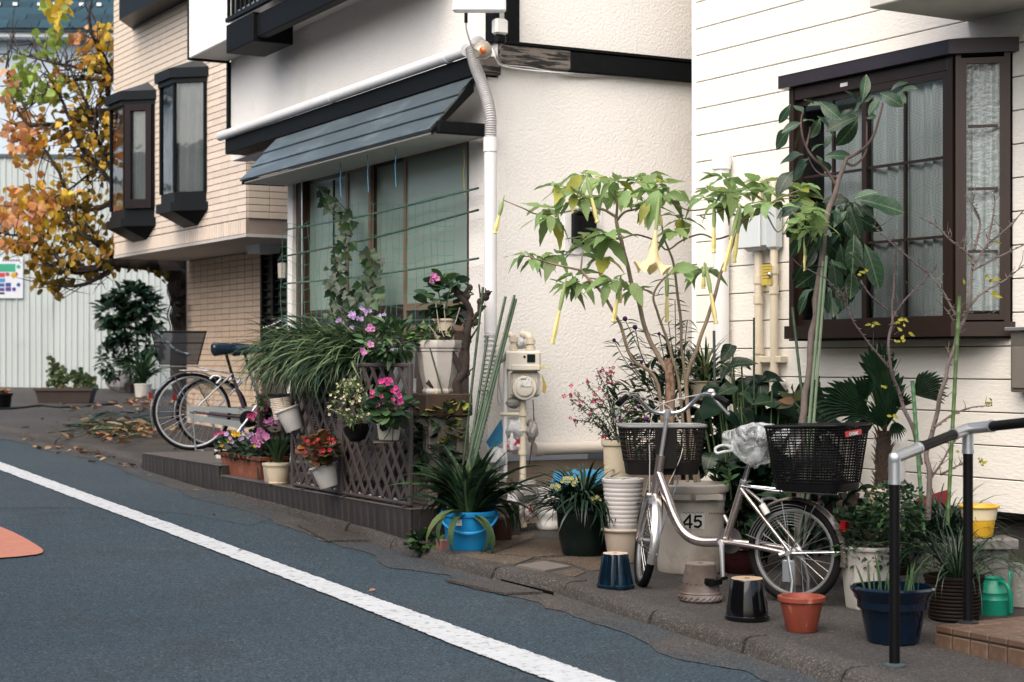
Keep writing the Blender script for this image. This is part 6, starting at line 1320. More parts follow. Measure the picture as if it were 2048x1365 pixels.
  cr = [(-1, -1), (1, -1), (1, 1), (-1, 1)]
  mb = MB()
  for i in range(4): mb.tube([at(*cr[i], 1), at(*cr[(i + 1) % 4], 1)], .007, 6)
  for q in cr: mb.tube([at(*q, 0), at(*q, 1)], .004, 6)
  for i in range(4): mb.tube([at(*cr[i], .66), at(*cr[(i + 1) % 4], .66)], .004, 6); mb.tube([at(*cr[i], 0), at(*cr[(i + 1) % 4], 0)], .005, 6)
  mb.obj('basket_frame', BLACKMETAL, t)
  mb = MB()
  for i in range(4): mb.add([at(*cr[i], 0), at(*cr[(i + 1) % 4], 0), at(*cr[(i + 1) % 4], 1), at(*cr[i], 1)], [(0, 1, 2, 3)])
  mb.add([at(*q, 0) for q in cr], [(0, 1, 2, 3)]); mb.obj('basket_mesh', WM, t)
  lk = MB(); lk.tube(bez([at(-1, -.85, 1.02), at(-1, -.55, .75) + V((0, -.015, 0)), at(-1, -.1, .42) + V((0, -.015, 0)), at(-1, .5, .3) + V((0, -.015, 0))], 6), .012, 8); lk.obj('chain_lock', mat('blue_grey_lock_sleeve', (.03, .05, .065), rough=.6, c2=(.2, .25, .28), s2=40, lo=.5, hi=.55), t)
 return t
NAVYSEAT = mat('navy_vinyl_seat', (.014, .045, .080), rough=.25, coat=.4, var=.2)
def plinth_pt(px, py): return ZP(px, py, zp1)
cb1 = ZP(384, 898, zp1); cb1 = P(384, 898, 15.75); cb1.z = zp1 + .002
city_bike('older bicycle with a black mesh rear basket and a purple frame', cb1, math.atan2(.2, .98), .355, 1.17, mat('purple_frame_paint', (.10, .055, .085), rough=.35, metal=.3, coat=.3), True, NAVYSEAT)
cb2 = P(424, 893, 16.3); cb2.z = zp1 + .002
city_bike('second bicycle behind with a silver frame and no rear basket', cb2, math.atan2(.2, .98), .335, 1.12, DULLSTEEL, False, NAVYSEAT)
# ---------------------------------------------------------------- leaves and plants
def leaf_t(w=.4, kind='ovate', n=6, droop=.25, fold=.18, wave=0, serr=0):
 """one leaf of length 1 along +y, its face to +z"""
 vs = []; fs = []
 for i in range(n + 1):
  t = i / n
  if kind == 'ovate': q = math.sin(math.pi * t ** .75) ** .85 * (1 - .25 * t)
  elif kind == 'lance': q = math.sin(math.pi * t ** .9) ** 1.0
  elif kind == 'obov': q = math.sin(math.pi * t ** 1.25) ** .8
  elif kind == 'strap': q = min(1, .45 + t * 2.5) * min(1, (1 - t) * 3.2) ** .7
  elif kind == 'round': q = math.sqrt(max(0, 1 - (2 * t - 1) ** 2)) * 1.0
  elif kind == 'heart': q = (math.sin(math.pi * min(1, t * .92 + .16)) ** .7) * (1 if t > .02 else .55)
  elif kind == 'ivy': q = (.7, 1.0, .62, .75, .42, .2, .0)[min(i, 6)] if n == 6 else 1 - t
  q = max(q, 0) * w / 2
  if serr and 0 < i < n: q *= 1 + serr * (1 if i % 2 else -1)
  if t in (0, 1) and kind not in ('strap', 'heart', 'ivy'): q = .004
  y = t * (1 - .12 * droop); z = -droop * t * t + .06 * droop * t
  zz = fold * q + wave * q * math.sin(t * 9)
  vs += [(-q, y, z + zz), (0, y, z), (q, y, z + fold * q - wave * q * math.sin(t * 9 + 1))]
 for i in range(n):
  a = i * 3; fs += [(a, a + 1, a + 4, a + 3), (a + 1, a + 2, a + 5, a + 4)]
 return vs, fs
def strap_t(w, n=8, bend=1.6, tw=0, tipw=.0):
 """strap leaf of length 1 that leaves along +y and bends over by `bend` radians"""
 vs = []; fs = []; p = V((0, 0, 0)); a = 0
 for i in range(n + 1):
  t = i / n; q = w / 2 * min(1, .55 + t * 2) * (max(tipw, min(1, (1 - t) * 2.6)) ** .8 if t < 1 else tipw)
  q = max(q, .001); x = tw * t * t * .3
  vs += [(x - q, p.y, p.z + q * .35), (x, p.y, p.z - q * .1), (x + q, p.y, p.z + q * .35)]
  a = -bend * t ** 1.3; p = p + V((0, math.cos(a), math.sin(a))) / n
 for i in range(n):
  b = i * 3; fs += [(b, b + 1, b + 4, b + 3), (b + 1, b + 2, b + 5, b + 4)]
 return vs, fs
def lmat4(pos, d, s, roll=0, up=None):
 y = V(d).normalized(); u = V(up) if up is not None else V((0, 0, 1))
 x = y.cross(u)
 if x.length < 1e-3: x = y.cross(V((1, 0, 0)))
 x.normalize(); z = x.cross(y)
 M = Matrix((x, y, z)).transposed().to_4x4()
 return Matrix.Translation(pos) @ M @ Matrix.Rotation(roll, 4, 'Y') @ Matrix.Scale(s, 4)
_TM = {}
def put_leaves(t, name, places, tmpls, mats, limit=300, stuff='foliage', min_s=0, key='', near=None):
 """places: (matrix in place coordinates, template index, material index)"""
 off = Matrix.Translation(-t.location); mats = mats if isinstance(mats, (list, tuple)) else [mats]
 if near is None: places = sorted(places, key=lambda q: (q[0].translation - CAM).length / q[0].to_scale().x)
 big = places[:limit]; rest = places[limit:]
 for M, k, m in big:
  kk = (id(tmpls), k, mats[m].name)
  if kk not in _TM: mb = MB(); mb.add(tmpls[k][0], tmpls[k][1], True); _TM[kk] = mb.mesh(name, mats[m], sharp=None)
  o = link(name, _TM[kk], t); o.matrix_local = off @ M
 if rest:
  mb = MB()
  for M, k, m in rest:
   vs, fs = tmpls[k]; MM = off @ M; mb.add([MM @ V(v) for v in vs], fs, True, m)
  mb.obj(stuff, mats, t, kind='stuff', sharp=None)
def rdir(el0=-20, el1=70, az=None):
 a = random.uniform(0, 6.283) if az is None else R(random.uniform(*az)); e = R(random.uniform(el0, el1)); return V((math.cos(a) * math.cos(e), math.sin(a) * math.cos(e), math.sin(e)))
def stems(t, name, lines, m, n=8, part_each=True):
 for pts, r0, r1 in lines:
  p = bez([q - t.location for q in pts], 5); w = [V((mnoise.noise(q * 9), mnoise.noise(q * 9 + V((3, 1, 0))), 0)) * r0 * .8 for q in p]
  mb = MB(); mb.tube([a + b for a, b in zip(p, w)], taper(len(p), r0, r1), n); mb.obj(name, m, t)
def tuft(t, c, n, L, w, m, spread=.05, el=(35, 85), bend=(1.2, 2.4), az=None, name='foliage', mats=None, nseg=7, parts=0):
 tm = [strap_t(w / L, nseg, b, tw=random.uniform(-.6, .6)) for b in [bend[0] + (bend[1] - bend[0]) * i / 5 for i in range(6)]]
 pl_ = []
 for i in range(n):
  d = rdir(el[0], el[1], az); s = L * random.uniform(.55, 1.1); b = c + V((d.x, d.y, 0)) * random.uniform(0, spread)
  up = V((d.x, d.y, 0)) * -1 + V((0, 0, 1)); pl_.append((lmat4(b, d, s, random.uniform(-.5, .5), V((0, 0, 1))), random.randrange(6), random.randrange(len(mats)) if mats else 0))
 put_leaves(t, 'blade', pl_, tm, mats or m, limit=parts, stuff=name)
def bush(t, c, r, n, size, tm, mats, limit=0, inner=.35, el=(-25, 60), name='leaf', flat=0):
 pl_ = []
 for i in range(n):
  d = rdir(-90, 90); q = (inner + (1 - inner) * random.random() ** .5); p = c + V((d.x * r[0], d.y * r[1], d.z * r[2])) * q
  o = (V((d.x, d.y, d.z * .6)) + rdir(*el) * .8).normalized(); pl_.append((lmat4(p, o, size * random.uniform(.65, 1.2), random.uniform(-.6, .6)), random.randrange(len(tm)), random.randrange(len(mats))))
 put_leaves(t, name, pl_, tm, mats, limit=limit)
FL5 = None
def flower_t(n=5, w=.62, cup=.25, seg=2):
 vs = [(0, 0, 0)]; fs = []
 for i in range(n):
  a = 6.283 * i / n
  def q(r, da, z): return (r * math.cos(a + da), r * math.sin(a + da), z)
  o = len(vs); vs += [q(.3, -w * .5, .05 * cup), q(.3, w * .5, .05 * cup), q(.75, -w, cup * .6), q(.8, 0, cup * .45), q(.75, w, cup * .6), q(1, -w * .55, cup), q(1.05, 0, cup * .9), q(1, w * .55, cup)]
  fs += [(0, o, o + 1), (o, o + 2, o + 3), (o, o + 3, o + 1), (o + 1, o + 3, o + 4), (o + 2, o + 5, o + 6, o + 3), (o + 3, o + 6, o + 7, o + 4)]
 return vs, fs
FLOWER = [flower_t(5, .6, .25), flower_t(5, .62, .5), flower_t(4, .72, .3)]
def flowers(t, places, m, limit=200, name='flower'):
 """places: (point, radius); each faces roughly the camera"""
 pl_ = []
 for p, s in places:
  f = ((CAM - p).normalized() + V((random.uniform(-.5, .5), random.uniform(-.5, .5), random.uniform(-.1, .7)))).normalized()
  M = f.to_track_quat('Z', 'Y').to_matrix().to_4x4(); pl_.append((Matrix.Translation(p) @ M @ Matrix.Rotation(random.uniform(0, 6), 4, 'Z') @ Matrix.Scale(s, 4), random.randrange(3), 0))
 put_leaves(t, name, pl_, FLOWER, m, limit=limit, stuff='blossoms')
LG = dict(
 bright=leafmat('bright_green_leaf', (.27, .41, .15), c2=(.38, .46, .13), lo=.58, hi=.75, trans=.4),
 yellowgreen=leafmat('yellow_green_leaf', (.46, .46, .09), trans=.4),
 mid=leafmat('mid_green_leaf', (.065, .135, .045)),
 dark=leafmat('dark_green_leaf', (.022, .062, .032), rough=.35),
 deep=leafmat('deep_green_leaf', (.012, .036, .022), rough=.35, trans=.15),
 blue=leafmat('blue_green_leaf', (.045, .105, .062), rough=.4),
 grass=leafmat('grass_blade', (.045, .105, .038), c2=(.10, .18, .06), s2=3),
 grassd=leafmat('dark_grass_blade', (.016, .048, .026), rough=.4, trans=.15),
 vari=leafmat('striped_blade', (.42, .46, .24), rough=.5),
 palm=leafmat('palm_blade', (.014, .038, .018), rough=.4, trans=.1),
 red=leafmat('bronze_leaf', (.20, .09, .035)), olive=leafmat('olive_leaf', (.11, .13, .05)))
def petal(n, c, **k): return mat(n, c, rough=.55, var=.12, vs=18, rnd=.15, leaf=True, trans=.3, **k)
PT_ = dict(yellow=petal('yellow_petal', (.78, .46, .015)), pink=petal('pink_petal', (.72, .26, .55)), magenta=petal('magenta_petal', (.60, .035, .22)), red=petal('red_petal', (.55, .015, .03)), lilac=petal('lilac_petal', (.55, .38, .68)), purple=petal('purple_petal', (.20, .02, .24)), white=petal('cream_petal', (.75, .70, .45)), blue=petal('blue_petal', (.04, .05, .35)), peach=petal('peach_petal', (.86, .60, .30)), hot=petal('hot_pink_petal', (.72, .06, .30)))
for k_ in ('bright', 'blue', 'dark'): veins(LG[k_])
OV = [leaf_t(.46, 'ovate', 6, d, .15, .08) for d in (.05, .2, .35, .5)]
OVS = [leaf_t(w, 'ovate', 8, d, f, v, serr=.08) for w, d, f, v in ((.5, .1, .15, .12), (.44, .35, .3, .2), (.56, .65, .1, .16), (.40, .5, .4, .1))]
LN = [leaf_t(.30, 'lance', 6, d, .2) for d in (.05, .25, .5)]
OB = [leaf_t(.42, 'obov', 7, d, .22, .12) for d in (.1, .3, .5)]
RN = [leaf_t(.9, 'round', 6, d, .12) for d in (.05, .2, .35)]
HT = [leaf_t(w, 'heart', 8, d, f, v) for w, d, f, v in ((.62, .15, .2, .22), (.5, .4, .4, .2), (.66, .7, .1, .25))]
IV = [leaf_t(.95, 'ivy', 6, d, .1) for d in (.1, .3)]
def zpx(z, o, s): return lambda x, y: (o[0] + x / s, o[1] + y / s)

# ---- angel's trumpet in the bin
random.seed(21)
at_ = thing('trumpet_flower_shrub', "tall shrub with hanging pale yellow trumpet flowers growing from the bin", 'shrub', binc + V((0, 0, bh_ * .93)))
YB_ = binc.y
zz_ = zpx(0, (960, 320), 2.9676)
def A(x, y, d=0): q = zz_(x, y); return P(q[0], q[1], YB_ + d)
foot = P(1375, 975, YB_)
lines = [([P(1342, 962, YB_), A(1125, 1365), A(1100, 1240), A(1000, 1060, .05), A(940, 850, .05), A(880, 640), A(830, 440, -.05), A(812, 340, -.05)], .019, .011),
 ([A(812, 340, -.05), A(740, 300), A(690, 285, .05), A(600, 235, .1), A(620, 140, .1)], .011, .005), ([A(812, 350, -.05), A(815, 260, -.1), A(800, 180, -.1), A(800, 120, -.1)], .010, .004), ([A(816, 360, -.05), A(860, 310, -.1), A(930, 290, -.15), A(1000, 240, -.15), A(1050, 190, -.15)], .010, .004),
 ([P(1330, 965, YB_), A(1060, 1340, -.05), A(900, 1180, -.1), A(830, 980, -.15), A(740, 810, -.2), A(640, 700, -.2), A(600, 655, -.2)], .013, .008), ([A(600, 655, -.2), A(500, 635, -.25), A(400, 610, -.25), A(330, 590, -.3), A(280, 570, -.3)], .008, .004), ([A(600, 655, -.2), A(605, 590, -.2), A(610, 540, -.2)], .007, .004),
 ([A(640, 290, .1), A(560, 300, .1), A(430, 322, .1), A(330, 322, .1), A(250, 285, .1), A(140, 240, .1)], .007, .0035),
 ([A(640, 700, -.2), A(760, 720, -.15), A(870, 745, -.1)], .005, .003),
 ([P(1375, 965, YB_ + .02), A(1185, 1365, .05), A(1120, 1100, .1), A(1050, 900, .1), A(1030, 800, .1), A(1090, 710, .1), A(1180, 640, .1), A(1290, 620, .1)], .012, .004), ([A(1030, 800, .1), A(960, 760, .1), A(880, 720, .1)], .006, .004),
 ([P(1390, 965, YB_ + .05), A(1215, 1300, .15), A(1180, 850, .2), A(1150, 640, .2), A(1120, 540, .2), A(1100, 480, .2), A(1080, 390, .2)], .012, .005),
 ([A(830, 470, -.05), A(760, 472, -.1), A(700, 465, -.1)], .006, .004), ([A(850, 465, -.03), A(930, 445, .05), A(1050, 485, .15), A(1110, 535, .2), A(1200, 480, .2), A(1310, 442, .15), A(1400, 470, .1), A(1480, 450, .05)], .006, .006),
 ([P(1398, 965, YB_ - .03), A(1225, 1340, -.05), A(1300, 1100, -.1), A(1370, 880, -.1), A(1430, 680, -.1), A(1500, 500, -.1), A(1550, 380, -.1), A(1600, 340, -.1), A(1660, 320, -.1)], .015, .007),
 ([A(1560, 360, -.1), A(1450, 290, -.15), A(1380, 285, -.15), A(1250, 300, -.1), A(1140, 260, -.1)], .008, .004), ([A(1340, 350, -.1), A(1310, 330, -.1), A(1380, 320, -.1), A(1450, 290, -.15)], .005, .004), ([A(1700, 320, -.1), A(1770, 430, -.1), A(1840, 330, -.1)], .006, .003), ([A(1640, 330, -.1), A(1750, 240, -.15), A(1900, 180, -.2)], .007, .003), ([A(1450, 290, -.1), A(1470, 220, -.1), A(1480, 150, -.1)], .006, .003)]
stems(at_, 'stem', [(a, b * .8, c * .85) for a, b, c in lines], STEM)
mb = MB(); mb.tube([P(1336, 975, YB_) - at_.location, A(1130, 1320) - at_.location, A(1115, 1180) - at_.location], [.030, .027, .022], 12); mb.obj('stump', mat('flaky_pink_bark', (.30, .19, .13), rough=.9, c2=(.16, .09, .05), s2=30, lo=.48, hi=.58, bump=.8, bs=60), at_)
cl = [(480, 165), (600, 90), (545, 180), (560, 250), (800, 125), (860, 200), (720, 215), (1050, 140), (1100, 215), (990, 280), (1140, 180), (1450, 110), (1480, 190), (1370, 190), (1560, 210), (1600, 290), (1700, 200), (1800, 170), (1900, 160), (1900, 230), (400, 290), (420, 345), (270, 560), (330, 590), (450, 560), (600, 510), (640, 460), (720, 590), (560, 690), (600, 730), (510, 740), (790, 715), (930, 770), (1220, 660), (1330, 655), (1190, 350), (1150, 420), (760, 440), (680, 110), (930, 130), (1000, 100), (1660, 130), (1750, 250), (1420, 250), (1320, 230), (740, 480)]
pl_ = []
for x, y in cl:
 c = A(x, y, random.uniform(-.2, .15)); n_ = random.choice((6, 7, 8))
 a0 = random.uniform(0, 6.28)
 for i in range(n_):
  a = a0 + 6.283 * i / n_ + random.uniform(-.4, .4); e = random.uniform(-.55, .45); d = V((math.cos(a) * math.cos(e), math.sin(a) * math.cos(e), math.sin(e)))
  pl_.append((lmat4(c + d * .01, d, random.uniform(.09, .18), random.uniform(-.4, .4)), random.randrange(4), 1 if random.random() < .07 else 0))
for (bx_, by_), (tx_, ty_), m_ in (((560, 200), (545, 310), 1), ((600, 95), (500, 200), 1), ((870, 180), (860, 290), 0), ((1120, 200), (1240, 240), 0), ((900, 730), (970, 870), 0), ((760, 730), (720, 860), 0), ((1150, 640), (1300, 640), 0), ((1000, 250), (940, 370), 1), ((1060, 180), (980, 400), 0), ((620, 230), (635, 350), 0), ((420, 330), (420, 435), 0), ((340, 590), (345, 660), 0), ((1600, 260), (1570, 330), 0), ((1680, 270), (1700, 350), 0), ((480, 180), (460, 330), 0)):
 a_, b_ = A(bx_, by_, -.2), A(tx_, ty_, -.25); pl_.append((lmat4(a_, b_ - a_, (b_ - a_).length, random.uniform(-.3, .3), (CAM - a_)), random.randrange(2), m_))
put_leaves(at_, 'leaf', pl_, OVS, [LG['bright'], LG['yellowgreen']], limit=300) if False else put_leaves(at_, 'leaf', [(M, k, m) for M, k, m in pl_], OVS, [LG['bright'], LG['yellowgreen']], limit=300)
FT = mat('trumpet_petal', (.84, .76, .34), rough=.6, var=.1, vs=9, trans=.3); FTG = mat('trumpet_calyx', (.38, .50, .20), rough=.6, var=.12, vs=9, trans=.25)
def trumpet(top, bot, open_=0):
 L = (bot - top).length; ax = (bot - top).normalized(); M = Matrix.Translation(top - at_.location) @ ax.to_track_quat('Z', 'Y').to_matrix().to_4x4()
 mb = MB(); mb.lathe([(.0035, -.03), (.006, 0), (.011, L * .12), (.012, L * .3), (.009, L * .42), (.006, L * .47)], 9, M=M); mb.obj('calyx', FTG, at_)
 mb = MB()
 if open_:
  pf = [(0, .006, .38), (.25, .011, .5), (.45, .018, .64), (.62, .028, .77), (.76, .042, .87), (.88, .066, .95), (1, .088, .97)]
  def of(u, v):
   k = min(int(v * 6), 5); f = v * 6 - k; r = pf[k][1] + (pf[k + 1][1] - pf[k][1]) * f; z = pf[k][2] + (pf[k + 1][2] - pf[k][2]) * f; e = max(0, (v - .55) / .45) ** 1.6; c = math.cos(5 * 6.28318 * u); th = 6.28318 * u
   q = r * (1 + .22 * e * c); return M @ V((q * math.cos(th), q * math.sin(th), L * (z - .075 * e * c + .012 * e * math.sin(15 * th))))
  mb.grid(of, 60, 12); mb.obj('flower', mat('cream_trumpet', (.86, .72, .42), rough=.6, var=.06, vs=9, trans=.3), at_)
 else:
  w = lambda th, z: 1 + .12 * math.cos(5 * th); mb.lathe([(.0065, L * .38), (.010, L * .6), (.012, L * .78), (.011, L * .88), (.008, L * .92), (.013, L * .97), (.010, L)], 15, M=M, wob=w, cap0=False, m=0); mb.obj('flower', FT, at_)
for (a, b, o, d) in (((1062, 235), (1020, 660), 1, -.25), ((135, 245), (88, 440), 0, .05), ((635, 110), (697, 375), 0, -.2), ((505, 735), (430, 1095), 0, -.25), ((830, 720), (792, 965), 0, -.2), ((1110, 690), (1110, 965), 0, .05), ((1345, 645), (1402, 975), 0, -.2), ((1390, 280), (1387, 555), 0, -.2), ((1535, 290), (1448, 662), 0, -.25), ((1545, 300), (1507, 612), 0, -.2), ((1935, 430), (1922, 742), 0, -.3), ((480, 200), (455, 335), 0, -.15), ((980, 270), (990, 400), 0, -.1), ((1055, 260), (1075, 390), 0, -.1), ((835, 720), (830, 850), 0, -.15), ((1330, 640), (1325, 765), 0, -.15)):
 trumpet(A(a[0], a[1], d), A(b[0], b[1], d), o)
tubes(at_, 'twig', [([P(1432, 960, YB_ - .1) - at_.location, P(1428, 958, YB_ - .1) - at_.location], .002)], STEM) if False else None

# ---- broad-leaved tree tied to canes before the bay window
random.seed(5)
YT_ = 8.9
z1 = zpx(0, (1520, 140), 4.55); z2 = zpx(0, (1540, 400), 4.55)
def B1(x, y, d=0): q = z1(x, y); return P(q[0], q[1], YT_ + d)
def B2(x, y, d=0): q = z2(x, y); return P(q[0], q[1], YT_ + d)
tb0 = G(1600, 1120); tb0 = P(1596, 1110, 8.9); tb0.z = gz(tb0.x, tb0.y)
bt_ = thing('broadleaf_tree', 'slender grey stemmed tree with big drooping leaves in front of the bay window', 'tree', tb0)
lines = [([tb0 + V((0, 0, .02)), P(1604, 880, 8.9), P(1617, 760, 8.9), P(1633, 600, 8.9), B1(610, 1365), B1(655, 1210), B1(690, 1100), B1(720, 980), B1(750, 870), B1(782, 808)], .020, .010),
 ([B1(782, 808), B1(880, 760), B1(970, 690, -.05), B1(1040, 570, -.08), B1(1090, 430, -.1), B1(1125, 300, -.1)], .009, .005), ([B1(775, 845), B1(850, 870, .03), B1(930, 800, .05), B1(970, 710, .05), B1(975, 600, .05), B1(965, 470, .05)], .008, .004),
 ([B1(688, 1040), B1(600, 910), B1(500, 820, -.05), B1(430, 720, -.05), B1(385, 600, -.05), B1(380, 470, -.05), B1(390, 390, -.05)], .009, .004), ([B1(705, 980), B1(640, 965, .04), B1(560, 955, .06), B1(490, 900, .06), B1(430, 790, .06)], .007, .003), ([B1(420, 700, -.05), B1(440, 620), B1(460, 520)], .006, .004)]
stems(bt_, 'trunk', lines[:1], GREYSTEM, 12); stems(bt_, 'branch', lines[1:], mat('brown_branch', (.13, .085, .075), rough=.85, var=.3, vs=20, bump=.6, bs=60))
pr1 = [((400, 400), (330, 285)), ((280, 310), (175, 490)), ((430, 330), (550, 290)), ((400, 280), (480, 250)), ((540, 285), (720, 440)), ((390, 470), (510, 400)), ((520, 420), (690, 580)), ((380, 480), (220, 528)), ((290, 520), (100, 690)), ((380, 520), (305, 700)), ((545, 440), (470, 610)), ((900, 330), (840, 170)), ((930, 290), (982, 38)), ((945, 280), (840, 388)), ((840, 360), (720, 425)), ((890, 450), (735, 700)), ((900, 425), (690, 470)), ((1050, 235), (945, 285)), ((1100, 255), (985, 400)), ((1090, 210), (1250, 290)), ((1190, 190), (1320, 85)), ((1285, 195), (1370, 125)), ((1250, 210), (1310, 243)), ((470, 745), (560, 640)), ((405, 770), (185, 765)), ((510, 780), (580, 850)), ((580, 790), (840, 760)), ((450, 805), (275, 900)), ((430, 850), (268, 1010)), ((300, 920), (160, 1042)), ((660, 600), (580, 665)), ((960, 440), (1060, 420)), ((560, 820), (640, 930)), ((820, 1195), (610, 1145)), ((830, 1190), (1035, 1075)), ((860, 1195), (890, 1335)), ((900, 1180), (1310, 1270)), ((880, 1160), (1150, 1170)), ((930, 1180), (1000, 1290)), ((690, 1250), (720, 1360)), ((240, 1250), (140, 1365)), ((400, 1215), (180, 1300))]
pr2 = [((700, 100), (585, 205)), ((735, 90), (835, 360)), ((640, 310), (495, 415)), ((640, 400), (690, 690)), ((560, 540), (650, 810)), ((430, 440), (350, 600)), ((300, 560), (218, 765)), ((555, 815), (485, 1030)), ((620, 790), (665, 1005)), ((400, 810), (240, 890)), ((350, 850), (238, 1030)), ((760, 300), (765, 640)), ((860, 400), (1022, 795)), ((690, 90), (760, 10)), ((760, 20), (845, 150)), ((300, 330), (175, 495)), ((720, 480), (880, 560)), ((700, 640), (600, 560)), ((880, 60), (1180, 70)), ((640, 160), (560, 100)), ((780, 420), (700, 600)), ((480, 300), (420, 470)), ((560, 880), (580, 1050))]
OBB = [leaf_t(w, 'obov', 8, d, f, v) for w, d, f, v in ((.46, .12, .3, .2), (.38, .35, .45, .12), (.5, .55, .15, .22))]
pl_ = []
for prs, fn_ in ((pr1, B1), (pr2, B2)):
 for a, b in prs:
  d = random.uniform(-.13, .12); a_, b_ = fn_(a[0], a[1], d), fn_(b[0], b[1], d + random.uniform(-.1, .06)); v_ = b_ - a_
  up = (CAM - a_).normalized() * random.uniform(.4, 1) + V((0, 0, random.uniform(.3, .9))); pl_.append((lmat4(a_, v_, v_.length * 1.05, random.uniform(-.5, .5), up), random.randrange(3), random.choice((0, 0, 1))))
for i in range(64):
 c = B2(random.uniform(320, 820), random.uniform(0, 760), random.uniform(.1, .35)); d = V((random.uniform(-.6, .6), random.uniform(-.4, .4), -random.uniform(.3, 1))); pl_.append((lmat4(c, d, random.uniform(.12, .2), random.uniform(-.6, .6), CAM - c), random.randrange(3), 1))
put_leaves(bt_, 'leaf', pl_, OBB, [LG['blue'], LG['dark']])
pl_ = []
for i in range(40):
 c = B2(random.uniform(230, 520), random.uniform(60, 340), random.uniform(-.25, .0)); pl_.append((lmat4(c, rdir(-50, 40), random.uniform(.07, .13), random.uniform(-.5, .5)), random.randrange(3), 0))
put_leaves(at_, 'leaf', pl_, OVS, [LG['bright']])
# canes tied to the tree
cg = thing('garden_cane', 'pair of pale green canes tied to the slender tree trunk', 'cane', tb0 + V((-.01, -.05, 0)))
tubes(cg, 'cane', [([P(1597, 1095, 8.86) - cg.location, P(1646, 523, 8.86) - cg.location], .0085), ([P(1608, 1095, 8.84) - cg.location, P(1653, 512, 8.84) - cg.location], .0075)], CANEPALE, 8)
mb = MB(); q = P(1640, 535, 8.86) - cg.location; mb.tube([q + V((-.03, .02, 0)), q + V((.0, -.02, .002)), q + V((.03, 0, 0)), q + V((0, .04, 0)), q + V((-.03, .02, 0))], .003, 6); mb.obj('tie', BLACKPL, cg)
def cane(label, a, b, r=.008, m=CANE, Ya=None, Yb=None, nodes=0):
 p = P(a[0], a[1], Ya); q = P(b[0], b[1], Yb or Ya); t = thing('garden_cane', label, 'cane', p); pts = [V(), q - p]
 mb = MB()
 n_ = 14; L = (q - p).length; u = (q - p).normalized()
 fine = []; rr = []
 for i in range(n_ + 1):
  for dz_, k in ((-.006, 1.0), (0, 1.22), (.006, 1.0)):
   s_ = L * i / n_ + dz_
   if 0 <= s_ <= L: fine.append(u * s_); rr.append(r * (k if nodes else 1 + (k - 1) * .4))
 mb.tube(fine, rr, 9); mb.obj('cane', m, t); return t
cane('dark green cane leaning left of the slender tree', (1612, 860), (1585, 615), .008, CANE, 9.3, 9.4)
cane('thin dark cane standing before the service pipes', (1508, 800), (1508, 636), .006, CANE, 9.7)
cane('short grey green cane in the spider plant', (1430, 800), (1428, 662), .008, mat('grey_green_cane', (.13, .16, .14), rough=.5, var=.2), 9.8)
BAMB = mat('fresh_green_bamboo', (.09, .16, .05), rough=.45, var=.2, vs=9)
cane('tall green bamboo stake tied to the bare sapling', (1895, 1050), (1919, 592), .0095, BAMB, 8.25, nodes=1)
cane('shorter green bamboo stake leaning between the two saplings', (1847, 1060), (1825, 762), .0095, mat('blue_green_bamboo', (.085, .19, .085), rough=.45, var=.2, vs=9), 8.15, nodes=1)

# ---- bare saplings
random.seed(31)
def sapling(label, base, lines, Y, m, leaves, twigs=40, r0=.014):
 b = P(base[0], base[1], Y); t = thing('bare_sapling', label, 'sapling', b, 0, 'bare saplings by the siding')
 for i, pts in enumerate(lines):
  pp = [P(x, y, Y + random.uniform(-.03, .03)) for x, y in pts]; r_a = r0 if i == 0 else r0 * .5
  stems(t, 'trunk' if i == 0 else 'branch', [(pp, r_a, r_a * (.45 if i == 0 else .3))], m)
 mb = MB()
 for i in range(twigs):
  ln = random.choice(lines); k = random.randrange(len(ln) - 1); f = random.random(); x = ln[k][0] + (ln[k + 1][0] - ln[k][0]) * f; y = ln[k][1] + (ln[k + 1][1] - ln[k][1]) * f
  a = random.uniform(-2.6, -.5); L = random.uniform(12, 44); p0, p1, p2 = P(x, y, Y), P(x + L * .5 * math.cos(a) + random.uniform(-4, 4), y + L * .5 * math.sin(a), Y + random.uniform(-.05, .05)), P(x + L * math.cos(a), y + L * math.sin(a), Y + random.uniform(-.08, .08))
  mb.tube([p0 - b, p1 - b, p2 - b], [.0024, .0018, .001], 4, False)
 for ln in lines:
  for k in range(len(ln) - 1):
   for f in (.2, .5, .8): mb.tube([P(ln[k][0] + (ln[k + 1][0] - ln[k][0]) * f, ln[k][1] + (ln[k + 1][1] - ln[k][1]) * f, Y) - b + V((dx, -.01, 0)) for dx in (0, random.choice((-.016, .016)))], [.004, .001], 4, False)
 mb.obj('twigs', m, t, kind='stuff')
 pl_ = []
 for x, y, n_ in leaves:
  for i in range(n_): c = P(x + random.uniform(-10, 10), y + random.uniform(-7, 7), Y + random.uniform(-.04, .04)); pl_.append((lmat4(c, rdir(-40, 50), random.uniform(.022, .04), 0, CAM - c), random.randrange(4), 0))
 put_leaves(t, 'leaf', pl_, OV, [leafmat('yellowing_leaf', (.42, .40, .05), c2=(.20, .28, .05), trans=.4)])
PURP = mat('purple_brown_bark', (.115, .085, .085), rough=.8, var=.3, vs=20, bump=.5, bs=60)
